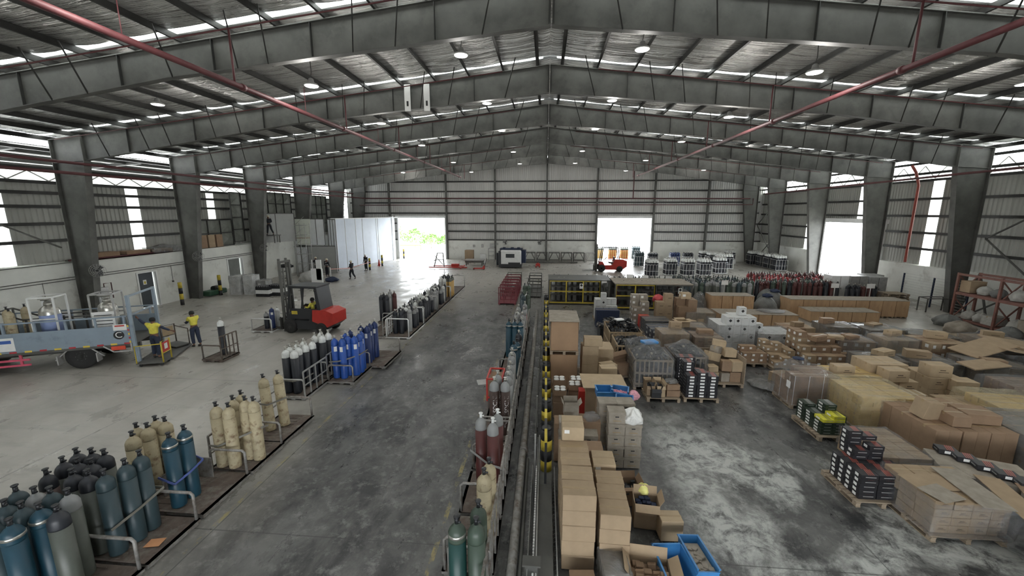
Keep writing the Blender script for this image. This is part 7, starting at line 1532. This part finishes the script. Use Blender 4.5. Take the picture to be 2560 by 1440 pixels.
# ================================================================ what the photo shows: drop hidden repeats, gather the smallest ones
# eyes at the camera and a step around it; film and other thin things do not hide what lies behind
def visible_filter():
    from mathutils.bvhtree import BVHTree
    bpy.context.view_layer.update()
    see = ('stretch_film','mesh','wire','strap','front_frame','rail','hoop','tube_frame','floor','ceiling','trim','valve','stripes','print','label','spool')
    eyes = [CC, CC+Vector((1.6,0,.2)), CC+Vector((-1.6,0,.2)), CC+Vector((0,1.2,.6))]
    vs = []; fs = []; own = []
    for o in COL.objects:
        if o.type != 'MESH' or any(k in o.name for k in see): continue
        top = o
        while top.parent: top = top.parent
        off = len(vs); X = o.matrix_world; me = o.data
        if len(me.polygons) > 3000: continue
        vs += [X @ v.co for v in me.vertices]
        for p in me.polygons: fs.append([off+i for i in p.vertices]); own.append(top.name)
    T = BVHTree.FromPolygons(vs, fs); gone = []
    for o in COL.objects:
        if o.parent is not None or o.name.split('.')[0] not in ('carton','gas_cylinder','printed_box','white_carton','spool'): continue
        ms = [c for c in ([o] if o.type == 'MESH' else [])+list(o.children) if c.type == 'MESH']
        pts = [c.matrix_world @ Vector(b) for c in ms[:2] for b in c.bound_box]
        lo = Vector([min(p[i] for p in pts) for i in range(3)]); hi = Vector([max(p[i] for p in pts) for i in range(3)]); c = (lo+hi)/2; h = (hi-lo)/2
        S = [c+Vector((a*h.x,b*h.y,e*h.z)) for a, b, e in [(0,0,1),(-.8,-.8,.9),(.8,-.8,.9),(-.8,.8,.95),(.8,.8,.95),(0,-1,0),(-1,0,0),(1,0,0),(-.8,-1,-.6),(.8,-1,-.6),(0,-1,.6),(-.5,0,1),(.5,0,1)]]
        ok = False
        for e in eyes:
            for p in S:
                d = p-e; L_ = d.length; hit = T.ray_cast(e, d/L_, L_-.03)
                if hit[0] is None or own[hit[2]] == o.name: ok = True; break
            if ok: break
        if not ok: gone.append(o)
    kill = [c for o in gone for c in o.children]+gone; bpy.data.batch_remove(kill); return len(gone)
NG = visible_filter()
def gather(kind, keep, name, label, cat):
    """the %d that show largest stay objects of their own; the rest become one object"""
    vl = bpy.context.view_layer; vl.update()
    rs = [o for o in COL.objects if o.parent is None and o.name.split('.')[0] == kind]
    def size(o):
        ms = ([o] if o.type == 'MESH' else [])+[c for c in o.children if c.type == 'MESH']; pts = [c.matrix_world @ Vector(b) for c in ms[:1] for b in c.bound_box]
        lo = Vector([min(p[i] for p in pts) for i in range(3)]); hi = Vector([max(p[i] for p in pts) for i in range(3)]); d = hi-lo; c = (lo+hi)/2-CC
        q = c.dot(FW); x_, y_ = c.dot(RT)/q*1011, c.dot(UP)/q*1011
        off = abs(x_) > 1330 or abs(y_) > 770
        return (0 if off else 1)*(max(d.x,d.y)*(d.z+.4*min(d.x,d.y)))/c.length_squared
    rs.sort(key=size, reverse=True); rest = rs[keep:]
    if not rest: return
    mb = MB(); mats = []
    for o in rest:
        for c in ([o] if o.type == 'MESH' else [])+list(o.children):
            if c.type != 'MESH': continue
            me = c.data; X = c.matrix_world; off = len(mb.v); mb.v += [tuple(X @ v.co) for v in me.vertices]; mp = []
            for m_ in me.materials:
                if m_ not in mats: mats.append(m_)
                mp.append(mats.index(m_))
            for p in me.polygons: mb.f.append([off+i for i in p.vertices]); mb.m.append(mp[p.material_index]); mb.s.append(p.use_smooth)
    bpy.data.batch_remove([c for o in rest for c in o.children]+rest)
    tag(mb.build(name, mats), label, cat, None, 'stuff')
gather('gas_cylinder', 300, 'gas_cylinder_crowd', 'far off mass of small gas cylinders in racks at the back', 'gas cylinders')
gather('carton', 300, 'carton_field', 'mass of smaller cardboard cartons piled across the far goods field', 'boxes')
# pieces that belong to a part hang under that part (all parts share their thing's origin)
SUB = {'shoulder_ring':'shoulder','paper_label':'body','lettering':('body','round_mark'),'hand_hole':'body','print':'body','shipping_label':'body','white_label':'body','lettering_bar':'body','stripes':'body','hazard_mark':'body','black_diamond':'white_sign',
       'plate_print':'white_plate','notice_stripe':'notice_plate','plate_band':'door_plate','tail_lamp':'lamp_frame','reflective_tape':'drop_side','printed_patch':'sign_board','cab_window':'cab','tank_sleeve':'tank','lamp_lens':'lamp_housing','door_seam':'body','work_light':'overhead_guard','warning_label':'chassis'}
for o in [q for q in COL.objects if q.parent is None and q.children]:
    ch = {c.name.split('.')[0]: c for c in o.children}
    kids = list(o.children); left = len(kids)
    for c in kids:
        if left <= 2: break
        tg = SUB.get(c.name.split('.')[0])
        for n_ in ((tg,) if isinstance(tg, str) else tg or ()):
            if n_ in ch and ch[n_] != c and tuple(ch[n_].location) == (0,0,0): c.parent = ch[n_]; left -= 1; break
